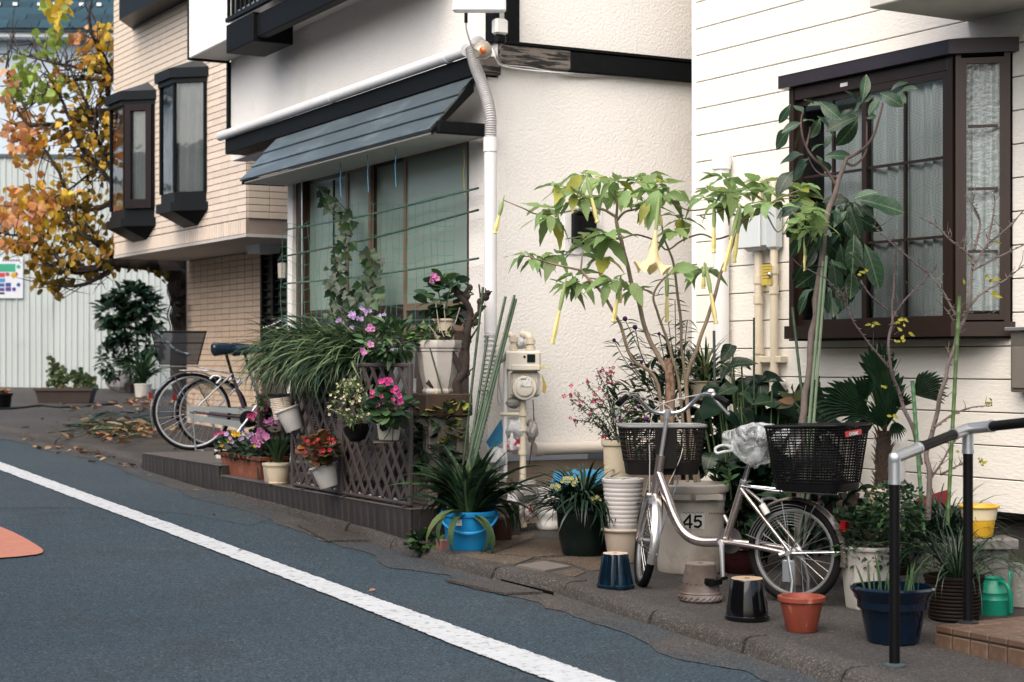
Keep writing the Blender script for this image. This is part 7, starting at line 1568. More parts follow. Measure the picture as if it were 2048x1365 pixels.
sapling('bare sapling with grey stem and long branches before the right half of the bay window', (1857, 1040), [[(1857, 1040), (1858, 950), (1853, 905), (1868, 850), (1880, 790), (1895, 740), (1908, 690), (1925, 640), (1938, 600), (1946, 520)], [(1925, 632), (1960, 590), (2010, 560), (2048, 530)], [(1946, 530), (1975, 490), (2012, 460), (2048, 420)], [(1944, 515), (1900, 480), (1870, 450), (1840, 435)], [(1948, 500), (1960, 450), (1945, 410), (1930, 390)], [(1915, 640), (1890, 590), (1860, 550)], [(1915, 660), (1895, 620)], [(1946, 540), (1985, 520), (2048, 490)], [(1870, 855), (1905, 830), (1945, 815), (1985, 812)], [(1860, 960), (1880, 930), (1900, 895), (1912, 880)], [(1880, 950), (1930, 925)], [(1975, 490), (1985, 440), (1990, 400)]], 8.3, GREYSTEM, [(1930, 515, 1), (1980, 560, 5), (1985, 590, 6), (1920, 570, 1), (1905, 905, 4), (1960, 925, 5), (1978, 803, 3), (1998, 482, 2)], twigs=60)
sapling('thin purple brown sapling with a few yellow leaves leaning before the bay window', (1835, 900), [[(1842, 930), (1830, 870), (1808, 820), (1795, 780), (1782, 740), (1778, 690), (1784, 640), (1788, 560), (1793, 500)], [(1778, 735), (1740, 690), (1710, 650), (1690, 610), (1655, 560), (1605, 535)], [(1690, 605), (1675, 580)], [(1783, 640), (1810, 600), (1850, 560), (1870, 540)], [(1775, 620), (1740, 590), (1720, 560)], [(1860, 550), (1810, 510), (1770, 475), (1745, 450)]], 8.45, PURP, [(1745, 648, 6), (1800, 642, 7), (1812, 665, 3), (1795, 680, 4), (1767, 770, 3), (1730, 545, 3), (1715, 550, 2), (1778, 825, 2)], twigs=44, r0=.011)

# ---- fan palm
random.seed(8)
pc_ = V(palmp.location); pz = pc_.z + palmp['h'] * .87
fp = thing('fan_palm', 'small dark fan palm with a shaggy trunk in the cream pot', 'palm', V((pc_.x, pc_.y, pz)))
YP_ = pc_.y; tt_ = P(1768, 862, YP_)
mb = MB(); nn_ = 20; pts = [V((0, 0, -.02)).lerp(tt_ - fp.location, i / nn_) for i in range(nn_ + 1)]
mb.tube(pts, [.030 + .010 * math.sin(i / nn_ * 3) + .004 * (i % 2) for i in range(nn_ + 1)], 14)
mb.obj('trunk', mat('shaggy_palm_trunk', (.052, .032, .022), rough=.95, var=.5, vs=30, bump=1, bs=50, bd=.012), fp)
mb = MB()
for i in range(60):
 z_ = random.random(); a = random.uniform(0, 6.28); p0 = pts[0].lerp(pts[-1], z_) + V((math.cos(a) * .034, math.sin(a) * .034, 0)); mb.tube([p0, p0 + V((math.cos(a) * .012, math.sin(a) * .012, .035)), p0 + V((math.cos(a) * .03, math.sin(a) * .03, .055))], [.005, .004, .001], 4, False)
for i in range(90):
 a = random.uniform(0, 6.28); r_a = random.uniform(.02, .08); p0 = V((math.cos(a) * r_a, math.sin(a) * r_a, .0)); mb.tube([p0, p0 + V((random.uniform(-.03, .03), random.uniform(-.03, .03), random.uniform(.01, .035))), p0 + V((random.uniform(-.05, .05), random.uniform(-.05, .05), random.uniform(-.01, .02)))], .0022, 4, False)
mb.obj('fibres', mat('palm_fibre', (.13, .075, .04), rough=.95, var=.4, vs=20), fp, kind='stuff')
def frond(cx, cy, tx, ty, dy, R_, spread, nb, m=LG['palm'], roll=0):
 """petiole from the crown to (cx,cy), fan pointing to (tx,ty)"""
 c = P(cx, cy, YP_ + dy) - fp.location; tip = P(tx, ty, YP_ + dy - .03) - fp.location; ax = (tip - c).normalized(); nrm_ = (CAM - fp.location - c).normalized() + V((0, 0, roll)); nrm_ = (nrm_ - ax * nrm_.dot(ax)).normalized(); sd = ax.cross(nrm_)
 mb = MB(); base = tt_ - fp.location; mb.tube(bez([base, base.lerp(c, .6) + V((0, 0, .03)), c], 5), .0045, 6)
 mb.obj('petiole', GREENSTEM, fp)
 mb = MB(); L = (tip - c).length
 for i in range(nb):
  a = (i / (nb - 1) - .5) * spread; d = ax * math.cos(a) + sd * math.sin(a); l_ = L * (1 - .25 * abs(a) / (spread / 2 + .01)) * random.uniform(.92, 1.05); w_ = L * .052; w2 = d.cross(nrm_).normalized()
  k = [(0, .15), (.25, .9), (.6, 1), (.85, .6), (1, .04)]; vs = []
  for t_, q in k:
   p = c + d * l_ * t_ - V((0, 0, .16 * L * t_ ** 3)) ; vs += [p - w2 * w_ * q + nrm_ * .010 * q, p, p + w2 * w_ * q + nrm_ * .010 * q]
  mb.add(vs, [f for j in range(4) for f in ((j * 3, j * 3 + 1, j * 3 + 4, j * 3 + 3), (j * 3 + 1, j * 3 + 2, j * 3 + 5, j * 3 + 4))], True)
 mb.obj('frond', m, fp, sharp=None)
for f in ((1718, 815, 1628, 765, -.15, 1, 1.5, 14), (1730, 800, 1712, 738, .0, 1, 1.5, 13), (1762, 780, 1752, 660, .12, 1, .9, 10), (1775, 770, 1722, 732, .18, 1, 1.6, 13), (1800, 815, 1800, 770, -.1, 1, 2.0, 13), (1830, 790, 1895, 742, -.05, 1, 1.5, 14), (1740, 830, 1672, 800, -.2, 1, 1.3, 12), (1765, 855, 1745, 790, -.22, 1, 1.3, 12), (1775, 850, 1775, 775, -.12, 1, .9, 9), (1770, 840, 1778, 700, .05, 1, .7, 9), (1790, 845, 1800, 880, -.1, 1, 1.6, 10), (1745, 850, 1700, 850, .1, 1, 1.4, 10), (1735, 780, 1700, 800, .2, 1, 1.7, 12)): frond(*f)

# ---- big dark heart leaves behind the bicycle
random.seed(12)
ph_c = G(1520, 1105); YH = 9.75
ph_ = thing('philodendron', 'mass of big glossy dark green heart shaped leaves behind the bicycle saddle', 'plant', V((P(1520, 900, YH).x, YH, gz(1.4, YH))))
z3 = zpx(0, (1380, 640), 4.266)
def B3(x, y, d=0): q = z3(x, y); return P(q[0], q[1], YH + d)
pr3 = [((130, 560), (330, 700)), ((250, 580), (120, 700)), ((400, 570), (240, 620)), ((560, 690), (940, 780)), ((560, 500), (370, 700)), ((620, 500), (560, 640)), ((440, 380), (530, 385)), ((350, 370), (250, 470)), ((360, 215), (280, 330)), ((350, 390), (540, 330)), ((640, 480), (500, 540)), ((700, 600), (860, 590)), ((930, 760), (690, 920)), ((420, 760), (560, 900)), ((600, 760), (420, 890)), ((1050, 720), (1200, 830)), ((960, 640), (1060, 760)), ((320, 1060), (220, 1240)), ((200, 1130), (130, 1220)), ((660, 1200), (480, 1340)), ((240, 690), (110, 830)), ((560, 840), (700, 870)), ((300, 800), (420, 850)), ((100, 760), (60, 900)), ((800, 800), (700, 880)), ((760, 700), (560, 690)), ((1100, 830), (1180, 900)), ((700, 560), (880, 610)), ((520, 600), (640, 720)), ((430, 620), (540, 700)), ((480, 540), (600, 450)), ((640, 560), (670, 440)), ((250, 880), (330, 980)), ((420, 980), (330, 1040)), ((130, 880), (200, 980)), ((960, 840), (1060, 900))]
pl_ = []
for a, b in pr3:
 d = random.uniform(-.2, .2); a_, b_ = B3(a[0], a[1], d), B3(b[0], b[1], d - random.uniform(0, .12)); v_ = b_ - a_; up = (CAM - a_).normalized() * random.uniform(.3, .9) + V((0, 0, random.uniform(.4, 1))); pl_.append((lmat4(a_, v_, v_.length * 1.1, random.uniform(-.35, .35), up), random.randrange(3), random.choice((0, 0, 1))))
for i in range(160):
 c = B3(random.uniform(0, 1200), random.uniform(500, 1300), random.uniform(-.05, .45)); d = rdir(-60, 20); pl_.append((lmat4(c, d, random.uniform(.10, .19), random.uniform(-.5, .5), (CAM - c).normalized() + V((0, 0, .8))), random.randrange(3), 1))
put_leaves(ph_, 'leaf', pl_, HT, [LG['dark'], LG['deep']])
mb = MB()
for M, k, m in pl_[:60]: p = M.translation - ph_.location; mb.tube(bez([V((p.x * .5, p.y * .4, .1)), V((p.x * .8, p.y * .8, p.z * .6)), p], 4), .005, 5)
mb.obj('stalks', GREENSTEM, ph_, kind='stuff')
pl_ = [(lmat4(B3(890, 690, -.25), B3(x, y, -.3) - B3(890, 690, -.25), .11, 0, CAM - B3(890, 690)), 1, m) for x, y, m in ((740, 600, 0), (800, 690, 1), (980, 580, 0), (720, 770, 0))]
yp = thing('young_shoot', 'pale olive young leaves rising among the dark heart leaves', 'plant', B3(950, 780, -.25)); put_leaves(yp, 'leaf', pl_, OV, [LG['olive'], leafmat('pinkish_leaf', (.36, .20, .13))]); stems(yp, 'stem', [([B3(1000, 900, -.25), B3(950, 770, -.25), B3(890, 690, -.25), B3(900, 600, -.25)], .004, .003)], GREENSTEM)
yp = thing('young_shoot', 'small bright green shoot beside the rim of the plastic bin', 'plant', P(1450, 985, 9.4)); put_leaves(yp, 'leaf', [(lmat4(P(1460, 960, 9.35), P(x, y, 9.3) - P(1460, 960, 9.35), .07, 0, V((0, -1, .6))), 1, 0) for x, y in ((1458, 926), (1442, 945), (1478, 945), (1445, 965), (1430, 978))], LN, [LG['mid']]); stems(yp, 'stem', [([P(1462, 1000, 9.4), P(1460, 960, 9.35)], .004, .003)], GREENSTEM)

# ---- spider plant
q = P(1412, 800, 10.0); spc, s0, s1, sh = pot_geo(1408, 812, 762, 66, 50, at=q.z, Y=10.0)
spp = pot('cream_pot', 'cream pot of striped spider plant under the vent pipe', 1408, 812, 762, 66, 50, CREAMPOT, 'lip', at=q.z, Y=10.0)
stn = thing('stand', 'tall plant stand hidden under the spider plant pot', 'stand', V((spc.x, spc.y, gz(spc.x, spc.y)))); mb = MB(); hh_ = spc.z - stn.location.z - .001; mb.cbox(-.13, .13, -.12, .12, hh_ - .02, hh_, .004)
mb.obj('top', DKBROWN, stn)
for x_ in (-.11, .11):
 for y_ in (-.1, .1): mb = MB(); mb.cbox(x_ - .012, x_ + .012, y_ - .012, y_ + .012, 0, hh_ - .021, .003); mb.obj('leg', DKBROWN, stn)
sp = thing('spider_plant', 'striped green and cream spider plant spilling below the vent pipe', 'plant', spc + V((0, 0, sh * .9)))
tuft(sp, sp.location.copy(), 150, .34, .014, None, .05, (30, 85), (1.0, 2.6), mats=[LG['grass'], LG['vari'], LG['grass']])

# ---- lily turf, clivia, grasses
random.seed(14)
lt = thing('lily_turf', 'dark green lily turf arching over the green glazed pot', 'plant', V(lily.location) + V((0, 0, lily['h'] * .86)))
tuft(lt, lt.location.copy(), 330, .42, .017, None, .10, (15, 80), (1.2, 2.5), mats=[LG['grassd'], LG['grassd'], LG['deep']])
pl_ = [(P(x, y, lt.location.y - .15), .012) for x, y in [(1140 + random.uniform(-16, 16), 962 + random.uniform(-9, 9)) for _ in range(14)] + [(1195 + random.uniform(-12, 12), 998 + random.uniform(-6, 6)) for _ in range(9)] + [(1112 + random.uniform(-12, 12), 975 + random.uniform(-6, 6)) for _ in range(8)]]
flowers(lt, pl_, mat('pale_green_bud', (.42, .42, .18), rough=.6), limit=0)
cv = thing('clivia', 'thick clump of strap leaved plant filling the blue bucket', 'plant', bk + V((0, 0, kh * .88)))
tm = [strap_t(.125, 9, b, tw=w) for b, w in ((.7, .3), (1.3, -.4), (1.8, .5), (2.3, -.2), (2.8, .3))]
pl_ = []
for i in range(150):
 e = random.uniform(28, 84); d = rdir(e, e); fr_ = d.y < -.25 * math.cos(R(e)) and e < 62
 if fr_: e = random.uniform(62, 80); d = rdir(e, e)
 s = random.uniform(.30, .56) * (1.0 if e < 65 else .9); b = cv.location + V((d.x, d.y, 0)) * random.uniform(.01, .09); pl_.append((lmat4(b, d, s, random.uniform(-.5, .5)), random.randrange(2) if d.y < 0 and abs(d.x) < .35 else random.randrange(5), random.choice((0, 0, 0, 1))))
put_leaves(cv, 'leaf', pl_, tm, [LG['dark'], LG['grass']])
pl_ = [(lmat4(cv.location + V((0, -.1, 0)), V((math.sin(R(a)), -.9, .35 + .3 * math.cos(i))), random.uniform(.36, .46), random.uniform(-.3, .3)), random.choice((3, 4, 2)), random.choice((0, 1))) for i, a in enumerate((-78, -64, -30, 44, 70))]
put_leaves(cv, 'leaf', pl_, tm, [leafmat('lit_strap_leaf', (.06, .12, .05), c2=(.22, .27, .09), s2=2.5), leafmat('yellowing_strap_leaf', (.14, .2, .06), c2=(.4, .35, .1), s2=2)])
cv.location = cv.location
gp_ = thing('mondo_grass', 'long dark grass drooping out of the brown ribbed planter', 'plant', V(dkp.location) + V((0, 0, dkp['h'] * .9)))
tuft(gp_, gp_.location + V((.02, 0, 0)), 130, .55, .008, None, .12, (25, 80), (1.5, 2.8), mats=[LG['grassd'], LG['grass'], LG['grassd']])
gp2 = thing('mondo_grass', 'dense dark grass mound in the wide white planter', 'plant', V(widep.location) + V((0, 0, widep['h'] * .9)))
tuft(gp2, gp2.location.copy(), 360, .44, .008, None, .17, (15, 80), (1.2, 2.7), mats=[LG['grassd'], LG['deep'], LG['grassd']])
sh_ = thing('bulb_shoots', 'upright green bulb shoots in the dark blue bowl planter', 'plant', V(navy.location) + V((0, 0, navy['h'] * .63)))
pl_ = []
ts = [strap_t(.075, 6, b) for b in (.08, .2, .4)]
for x, y, L in ((1731, 1185, 60), (1741, 1185, 62), (1750, 1190, 46), (1762, 1186, 78), (1770, 1190, 60), (1800, 1185, 60), (1808, 1185, 52), (1816, 1188, 66), (1822, 1186, 48), (1830, 1188, 60), (1756, 1192, 30), (1796, 1190, 40), (1812, 1190, 36), (1835, 1190, 34), (1777, 1188, 44)):
 a_ = P(x, y, navy.location.y + random.uniform(-.03, .05)); pl_.append((lmat4(a_, V((random.uniform(-.3, .25), random.uniform(-.1, .1), 1)), L / 440 * 1.0, random.uniform(-1, 1), (CAM - a_)), random.randrange(3), 0))
put_leaves(sh_, 'shoot', pl_, ts, [leafmat('bulb_shoot', (.07, .14, .05))])

# ---- parsley-like bushes and dark fillers
random.seed(17)
SM = [leaf_t(.8, 'ivy', 6, d, .1) for d in (.1, .35)]
pa = thing('parsley_bush', 'dense dark green parsley-like foliage spilling over the white octagonal planter', 'plant', V(bigoct.location) + V((0, 0, bigoct['h'] * .9)))
bush(pa, pa.location + V((0, -.02, .06)), (.21, .19, .17), 1700, .030, SM, [LG['dark'], LG['deep'], LG['dark'], LG['mid']], inner=.2)
pa2 = thing('parsley_bush', 'lighter feathery foliage in front of the palm pot', 'plant', P(1790, 1040, 8.05)); bush(pa2, P(1790, 1020, 8.05), (.17, .14, .13), 700, .030, SM, [LG['dark'], LG['mid'], LG['dark']], inner=.2)
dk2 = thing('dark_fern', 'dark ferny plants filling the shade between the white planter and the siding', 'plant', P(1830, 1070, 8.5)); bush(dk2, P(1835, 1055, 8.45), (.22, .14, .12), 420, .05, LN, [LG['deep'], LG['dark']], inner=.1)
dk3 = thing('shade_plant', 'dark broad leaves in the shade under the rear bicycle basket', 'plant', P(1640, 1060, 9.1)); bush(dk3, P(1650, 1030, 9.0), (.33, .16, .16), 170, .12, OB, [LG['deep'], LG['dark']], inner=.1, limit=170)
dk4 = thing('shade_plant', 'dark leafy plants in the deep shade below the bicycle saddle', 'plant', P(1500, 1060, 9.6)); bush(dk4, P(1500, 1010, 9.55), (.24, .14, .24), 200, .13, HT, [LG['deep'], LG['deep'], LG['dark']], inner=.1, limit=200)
rk = thing('rock', 'rough brown rock in the shade behind the rear wheel', 'rock', P(1678, 1000, 9.1)); mb = MB()
mb.grid(lambda u, v: (lambda d_: d_ * (.10 * (1 + .5 * mnoise.noise(d_ * 2)) ))(V((math.cos(6.283 * u) * math.cos((v - .5) * 3.14), math.sin(6.283 * u) * math.cos((v - .5) * 3.14), math.sin((v - .5) * 3.14)))), 20, 12); mb.obj('rock', mat('brown_rock', (.12, .085, .07), rough=.95, var=.3, bump=1, bs=30), rk)

# ---- red salvia and globe amaranth
random.seed(23)
sv = thing('red_salvia', 'wispy red salvia with small flowers beside the front bicycle basket', 'plant', V(sal.location) + V((0, 0, sal['h'] * .87)))
YS = sv.location.y
ln = []; fl_ = []; lp = []
for (tx, ty) in ((1150, 790), (1175, 770), (1196, 745), (1213, 748), (1222, 745), (1190, 800), (1140, 800), (1210, 790), (1240, 800), (1260, 820), (1278, 800), (1180, 830), (1150, 840), (1230, 770), (1160, 812), (1250, 850), (1285, 840), (1205, 870), (1290, 820)):
 a_ = sv.location + V((random.uniform(-.03, .03), random.uniform(-.03, .03), 0)); b_ = P(tx, ty, YS + random.uniform(-.15, .1)); m_ = a_.lerp(b_, .5) + V((random.uniform(-.03, .03), 0, .05)); ln.append(bez([a_, m_, b_], 6))
 for q in ln[-1][3:]:
  for _ in range(9): lp.append((lmat4(q + rdir(-90, 90) * random.uniform(.0, .045), rdir(-40, 50), random.uniform(.016, .032), 0), random.randrange(4), 0))
 for _ in range(3): fl_.append((b_ + rdir(-90, 90) * random.uniform(.0, .04), random.uniform(.007, .013)))
for x, y in ((1208, 874), (1143, 772), (1128, 793), (1205, 742), (1222, 745), (1216, 765), (1200, 777), (1190, 790), (1254, 818), (1266, 830), (1188, 805), (1200, 812)): fl_.append((P(x, y, YS - .1), .013))
mb = MB()
for l_ in ln: mb.tube([q - sv.location for q in l_], .0022, 4)
mb.obj('stalks', mat('reddish_stalk', (.12, .07, .045), rough=.7), sv, kind='stuff'); put_leaves(sv, 'leaf', lp, OV, [LG['mid']], limit=0)
flowers(sv, fl_, petal('crimson_petal', (.62, .02, .11)))
ga2 = thing('globe_amaranth', 'leafy stems with round purple flower heads behind the trumpet shrub', 'plant', P(1330, 960, 10.0))
lp = []; st_ = []
for (bx_, by_, tx, ty) in ((1310, 780, 1250, 640), (1320, 780, 1270, 655), (1330, 800, 1318, 668), (1300, 780, 1228, 682), (1310, 800, 1283, 725), (1305, 800, 1262, 730), (1350, 780, 1350, 600), (1360, 780, 1330, 560), (1370, 760, 1375, 640), (1290, 850, 1262, 800), (1280, 850, 1290, 838), (1340, 780, 1345, 690), (1300, 860, 1250, 790)):
 a_, b_ = P(bx_, by_, 9.95), P(tx, ty, 9.9 + random.uniform(-.1, .1)); l_ = bez([a_, a_.lerp(b_, .5) + V((random.uniform(-.03, .03), 0, 0)), b_], 6); st_.append(l_)
 for q in l_[2:]:
  for s in (-1, 1): d = V((s, random.uniform(-.6, .6), random.uniform(-.5, .3))); lp.append((lmat4(q, d, random.uniform(.05, .10), random.uniform(-.4, .4)), random.randrange(3), random.choice((0, 0, 1))))
mb = MB()
for l_ in st_: mb.tube([q - ga2.location for q in l_], .0028, 5)
mb.obj('stalks', GREENSTEM, ga2, kind='stuff'); put_leaves(ga2, 'leaf', lp, LN, [LG['mid'], LG['dark']], limit=200)
for x, y, r_a in ((1250, 638, .014), (1270, 655, .014), (1228, 681, .011), (1318, 668, .010), (1283, 724, .010), (1262, 729, .009), (1292, 838, .013), (1277, 814, .010), (1240, 842, .010)):
 mb = MB(); q = P(x, y, 9.8) - ga2.location; mb.grid(lambda u, v: q + V((math.cos(6.283 * u) * math.cos((v - .5) * 3.14), math.sin(6.283 * u) * math.cos((v - .5) * 3.14), math.sin((v - .5) * 3.14))) * (r_a * (1 + .25 * mnoise.noise(V((u * 20, v * 20, 0))))), 14, 8); mb.obj('flower_head', PT_['purple'], ga2)
rt_ = thing('leafy_filler', 'mixed mid green leaves around the foot of the trumpet shrub', 'plant', P(1300, 860, 10.1)); bush(rt_, P(1335, 815, 10.05), (.36, .18, .32), 430, .10, LN, [LG['mid'], LG['dark'], LG['deep']], inner=.05, limit=300)
gc_ = thing('ground_ivy', 'little clump of dark green ground ivy at the kerb by the bucket', 'plant', G(850, 1096) + V((0, .02, 0))); bush(gc_, G(850, 1096) + V((0, .03, .03)), (.12, .09, .055), 170, .045, RN, [LG['dark'], LG['mid']], inner=.1, limit=170)
# ---------------------------------------------------------------- lattice screen, pots and plants in front of the white house
random.seed(41)
LATM = mat('grey_brown_lattice_paint', (.085, .066, .066), rough=.6, var=.15, vs=6, rnd=.08, bump=.25, bs=40)
lt_ = thing('lattice_screen', 'grey brown diagonal lattice screen standing along the plinth edge', 'screen', (WH.o.x, WH.o.y, 0), WH.a)
YL = .735
lx0, lxm, lx1 = WH.hy(584, 900, YL).x, WH.hy(682, 900, YL).x, WH.hy(823, 900, YL).x
lz0 = WH.hy(812, 1011, YL).z; lz1 = WH.hy(800, 727, YL).z
sl_ = 1.15; sp_ = .138; fw = .034
for (xa, xb) in ((lxm + .002, lx0), (lx1, lxm - .002)):
 mb = MB(); mb.cbox(xa, xa + fw, YL - .014, YL + .014, lz0, lz1); mb.obj('stile', LATM, lt_); mb = MB(); mb.cbox(xb - fw, xb, YL - .014, YL + .014, lz0, lz1); mb.obj('stile', LATM, lt_)
 mb = MB(); mb.cbox(xa + fw + .001, xb - fw - .001, YL - .013, YL + .013, lz0, lz0 + .022); mb.obj('rail', LATM, lt_); mb = MB(); mb.cbox(xa + fw + .001, xb - fw - .001, YL - .013, YL + .013, lz1 - .025, lz1); mb.obj('rail', LATM, lt_)
 X0, X1, Z0, Z1 = xa + fw * .6, xb - fw * .6, lz0 + .02, lz1 - .02
 for sg in (1, -1):
  c_ = -3.0
  while c_ < 3.5:
   # z = Z0 + sg*sl_*(x - X0) + c_
   pts = []
   for x in (X0, X1):
    z = Z0 + sg * sl_ * (x - X0) + c_
    if Z0 <= z <= Z1: pts.append((x, z))
   for z in (Z0, Z1):
    x = X0 + (z - Z0 - c_) / (sg * sl_)
    if X0 < x < X1: pts.append((x, z))
   if len(pts) >= 2:
    a, b = V((pts[0][0], 0, pts[0][1])), V((pts[1][0], 0, pts[1][1]))
    if (b - a).length > .05:
     u = (b - a).normalized(); n_ = V((-u.z, 0, u.x)) * .0150; y = YL + (.0045 if sg > 0 else -.0045); mb = MB()
     mb.prism([a + n_ + V((0, y - .004, 0)), b + n_ + V((0, y - .004, 0)), b - n_ + V((0, y - .004, 0)), a - n_ + V((0, y - .004, 0))], (0, .008, 0)); mb.obj('slat', LATM, lt_)
   c_ += sp_ * sl_
for x in (lxm - .1, lx1 + .06, lx0 - .25): mb = MB(); mb.cbox(x - .02, x + .02, YL - .03, YL + .03, zp0, lz0 - .001); mb.obj('foot_block', mat('dark_wood_block', (.06, .045, .035), rough=.85), lt_)
# air conditioner behind it and a rack of shelves that carries the planters
ac = thing('air_conditioner', 'beige outdoor air conditioner unit behind the lattice screen', 'air conditioner', (WH.o.x, WH.o.y, 0), WH.a)
ax0, ax1 = WH.hy(690, 880, .5).x, WH.hy(600, 880, .5).x
mb = MB(); mb.cbox(ax0, ax1, .18, .46, zp0 + .05, zp0 + .62, .01); mb.obj('case', mat('beige_case', (.42, .39, .34), rough=.5), ac)
for i in range(26): mb = MB(); mb.bb(ax0 + .05, ax1 - .15, .462, .468, zp0 + .09 + i * .019, zp0 + .099 + i * .019); mb.obj('fin', mat('dark_fin', (.045, .042, .04), rough=.6), ac)
rkx0, rkx1 = WH.hy(838, 800, .5).x, WH.hy(560, 800, .5).x
rack = thing('plant_rack', 'dark timber plant rack behind the lattice screen holding planters', 'rack', (WH.o.x, WH.o.y, 0), WH.a)
RZ = .90; DKW = mat('dark_rack_wood', (.055, .04, .032), rough=.85, var=.3, vs=6)
for j in range(4): mb = MB(); mb.cbox(rkx0, rkx1, .30 + j * .1, .39 + j * .1, RZ - .025, RZ); mb.obj('plank', DKW, rack)
for x in (rkx0 + .03, (rkx0 + rkx1) / 2, rkx1 - .03):
 for y in (.48, .67): mb = MB(); mb.cbox(x - .02, x + .02, y - .02, y + .02, zp0, RZ - .026); mb.obj('leg', DKW, rack)
mb = MB(); mb.cbox(rkx0 + .06, rkx1 - .06, .55, .62, .55, .575); mb.obj('plank', DKW, rack)
# liriope trough and its grass
gx0, gx1 = WH.hy(745, 700, .55).x, WH.hy(598, 700, .55).x
tg_ = thing('planter_trough', 'long brown planter trough hidden under the arching grass', 'planter', (WH.o.x, WH.o.y, 0), WH.a)
mb = MB(); mb.cbox(gx0, gx1, .38, .62, RZ + .001, RZ + .19, .01); mb.obj('trough', DKBROWN, tg_); mb = MB(); mb.cbox(gx0 + .015, gx1 - .015, .395, .605, RZ + .185, RZ + .2, .004); mb.obj('soil', SOIL, tg_)
lr = thing('border_grass', 'big mass of arching green border grass spilling over the lattice screen', 'grass', WH.w((gx0 + gx1) / 2, .55, RZ + .2))
tm = [strap_t(.034, 8, b, tw=w) for b, w in ((1.3, .3), (1.8, -.3), (2.2, .4), (2.6, -.2))]
pl_ = []; tml = [tuple(t) for t in tm]
for i in range(1700):
 x = gx0 + (gx1 - gx0) * random.uniform(-.03, 1.06); y = random.uniform(.40, .62); b = WH.w(x, y, RZ + .19)
 dl = V((random.gauss(.0, .5), random.gauss(.95, .45), 0)); e = R(random.uniform(15, 74)); d = WH.ex * dl.x + WH.ey * dl.y; d = d.normalized() * math.cos(e) + V((0, 0, math.sin(e)))
 pl_.append((lmat4(b, d, random.uniform(.32, .66), random.uniform(-.5, .5)), random.randrange(4), random.choice((0, 1, 1, 2))))
put_leaves(lr, 'blade', pl_, tm, [LG['grass'], leafmat('pale_grass_blade', (.19, .27, .13), trans=.3), LG['dark']], limit=300)
# pots on the rack and the stand
def wp(px, py, y): return WH.w(*WH.hy(px, py, y))
p = wp(806, 697, .55); wpl = pot('white_tub', 'plain white tub of pink vinca on the rack behind the lattice', 806, 0, 697, 52, 42, mat('cool_white_plastic', (.58, .62, .64), rough=.4, var=.05), 'deep', at=RZ + .001, Y=p.y)
vc = thing('vinca', 'leafy vinca with a few pale pink flowers in the white tub', 'plant', V(wpl.location) + V((0, 0, wpl['h'] * .9)))
c = P(782, 680, p.y - .28); bush(vc, c, (.19, .15, .12), 280, .085, OV, [leafmat('vinca_leaf', (.17, .29, .13)), LG['mid'], LG['blue']], inner=.3, limit=260)
flowers(vc, [(P(x + random.uniform(-7, 7), y + random.uniform(-5, 5), p.y - .48), random.uniform(.016, .024)) for x, y in ((738, 660), (733, 662), (743, 657), (730, 698), (735, 694), (728, 702))], PT_['pink'])
lv = thing('lantana', 'bushy flowering plant with mauve flower heads under the ivy', 'plant', wp(705, 650, .35)); c = wp(715, 652, .38); bush(lv, c, (.28, .12, .12), 330, .05, LN, [LG['dark'], LG['mid'], LG['blue']], inner=.2, limit=200)
flowers(lv, [(wp(x + random.uniform(-5, 5), y + random.uniform(-4, 4), .55), random.uniform(.012, .02)) for x, y in ((705, 627), (703, 632), (725, 616), (712, 636), (708, 634), (732, 624), (737, 626), (762, 633), (765, 631), (691, 641), (681, 640), (706, 655), (720, 640)) for _ in (0, 1)], PT_['lilac'])
YO8 = wp(876, 690, .45).y
oz = P(876, 787, YO8).z
ot = lambda th, z: 1 / max(math.cos((th % (math.pi / 4)) - math.pi / 8), .9) * .95
octp = pot('octagonal_pot', 'tall weathered white octagonal pot on a wooden stand by the window', 876, 0, 681, 88, 58, mat('chalky_grey_pot', (.55, .51, .47), rough=.7, var=.1, c2=(.40, .35, .30), s2=4), 'foot', at=oz, Y=YO8, n=64, wob=ot)
ost = thing('pot_stand', 'brown wooden box and pale metal cabinet supporting the octagonal pot', 'stand', V((octp.location.x, octp.location.y, 0)), WH.a)
mb = MB(); mb.cbox(-.17, .17, -.16, .16, oz - .14, oz - .001, .006); mb.obj('box', mat('brown_wood_box', (.075, .042, .026), rough=.8, var=.3, vs=8), ost)
mb = MB(); mb.cbox(-.14, .16, -.15, .13, zp0, oz - .141, .006); mb.obj('cabinet', mat('beige_ribbed_cabinet', (.20, .175, .15), rough=.6, var=.1), ost)
for i in range(7): mb = MB(); mb.cbox(-.12 + i * .04, -.10 + i * .04, .131, .137, zp0 + .03, oz - .18, .002); mb.obj('rib', _M['beige_ribbed_cabinet'], ost)
smp = pot('cream_pot', 'small cream pot of geranium set inside the octagonal pot', 888, 0, 638, 48, 38, CREAMPOT, 'lip', at=octp.location.z + octp['h'] * .87, Y=YO8 - .02)
gr_ = thing('geranium', 'geranium with one pink flower head above the small cream pot', 'plant', V(smp.location) + V((0, 0, smp['h'] * .9)))
bush(gr_, P(888, 598, YO8), (.13, .12, .14), 110, .085, RN, [LG['blue'], LG['mid']], inner=.3, limit=110); stems(gr_, 'stem', [([V(gr_.location), P(880, 600, YO8), P(872, 560, YO8 - .05)], .005, .003), ([V(gr_.location), P(895, 600, YO8), P(905, 560, YO8)], .005, .003)], GREENSTEM)
flowers(gr_, [(P(870 + random.uniform(-8, 8), 558 + random.uniform(-7, 6), YO8 - .1), .018) for _ in range(8)], PT_['pink'])
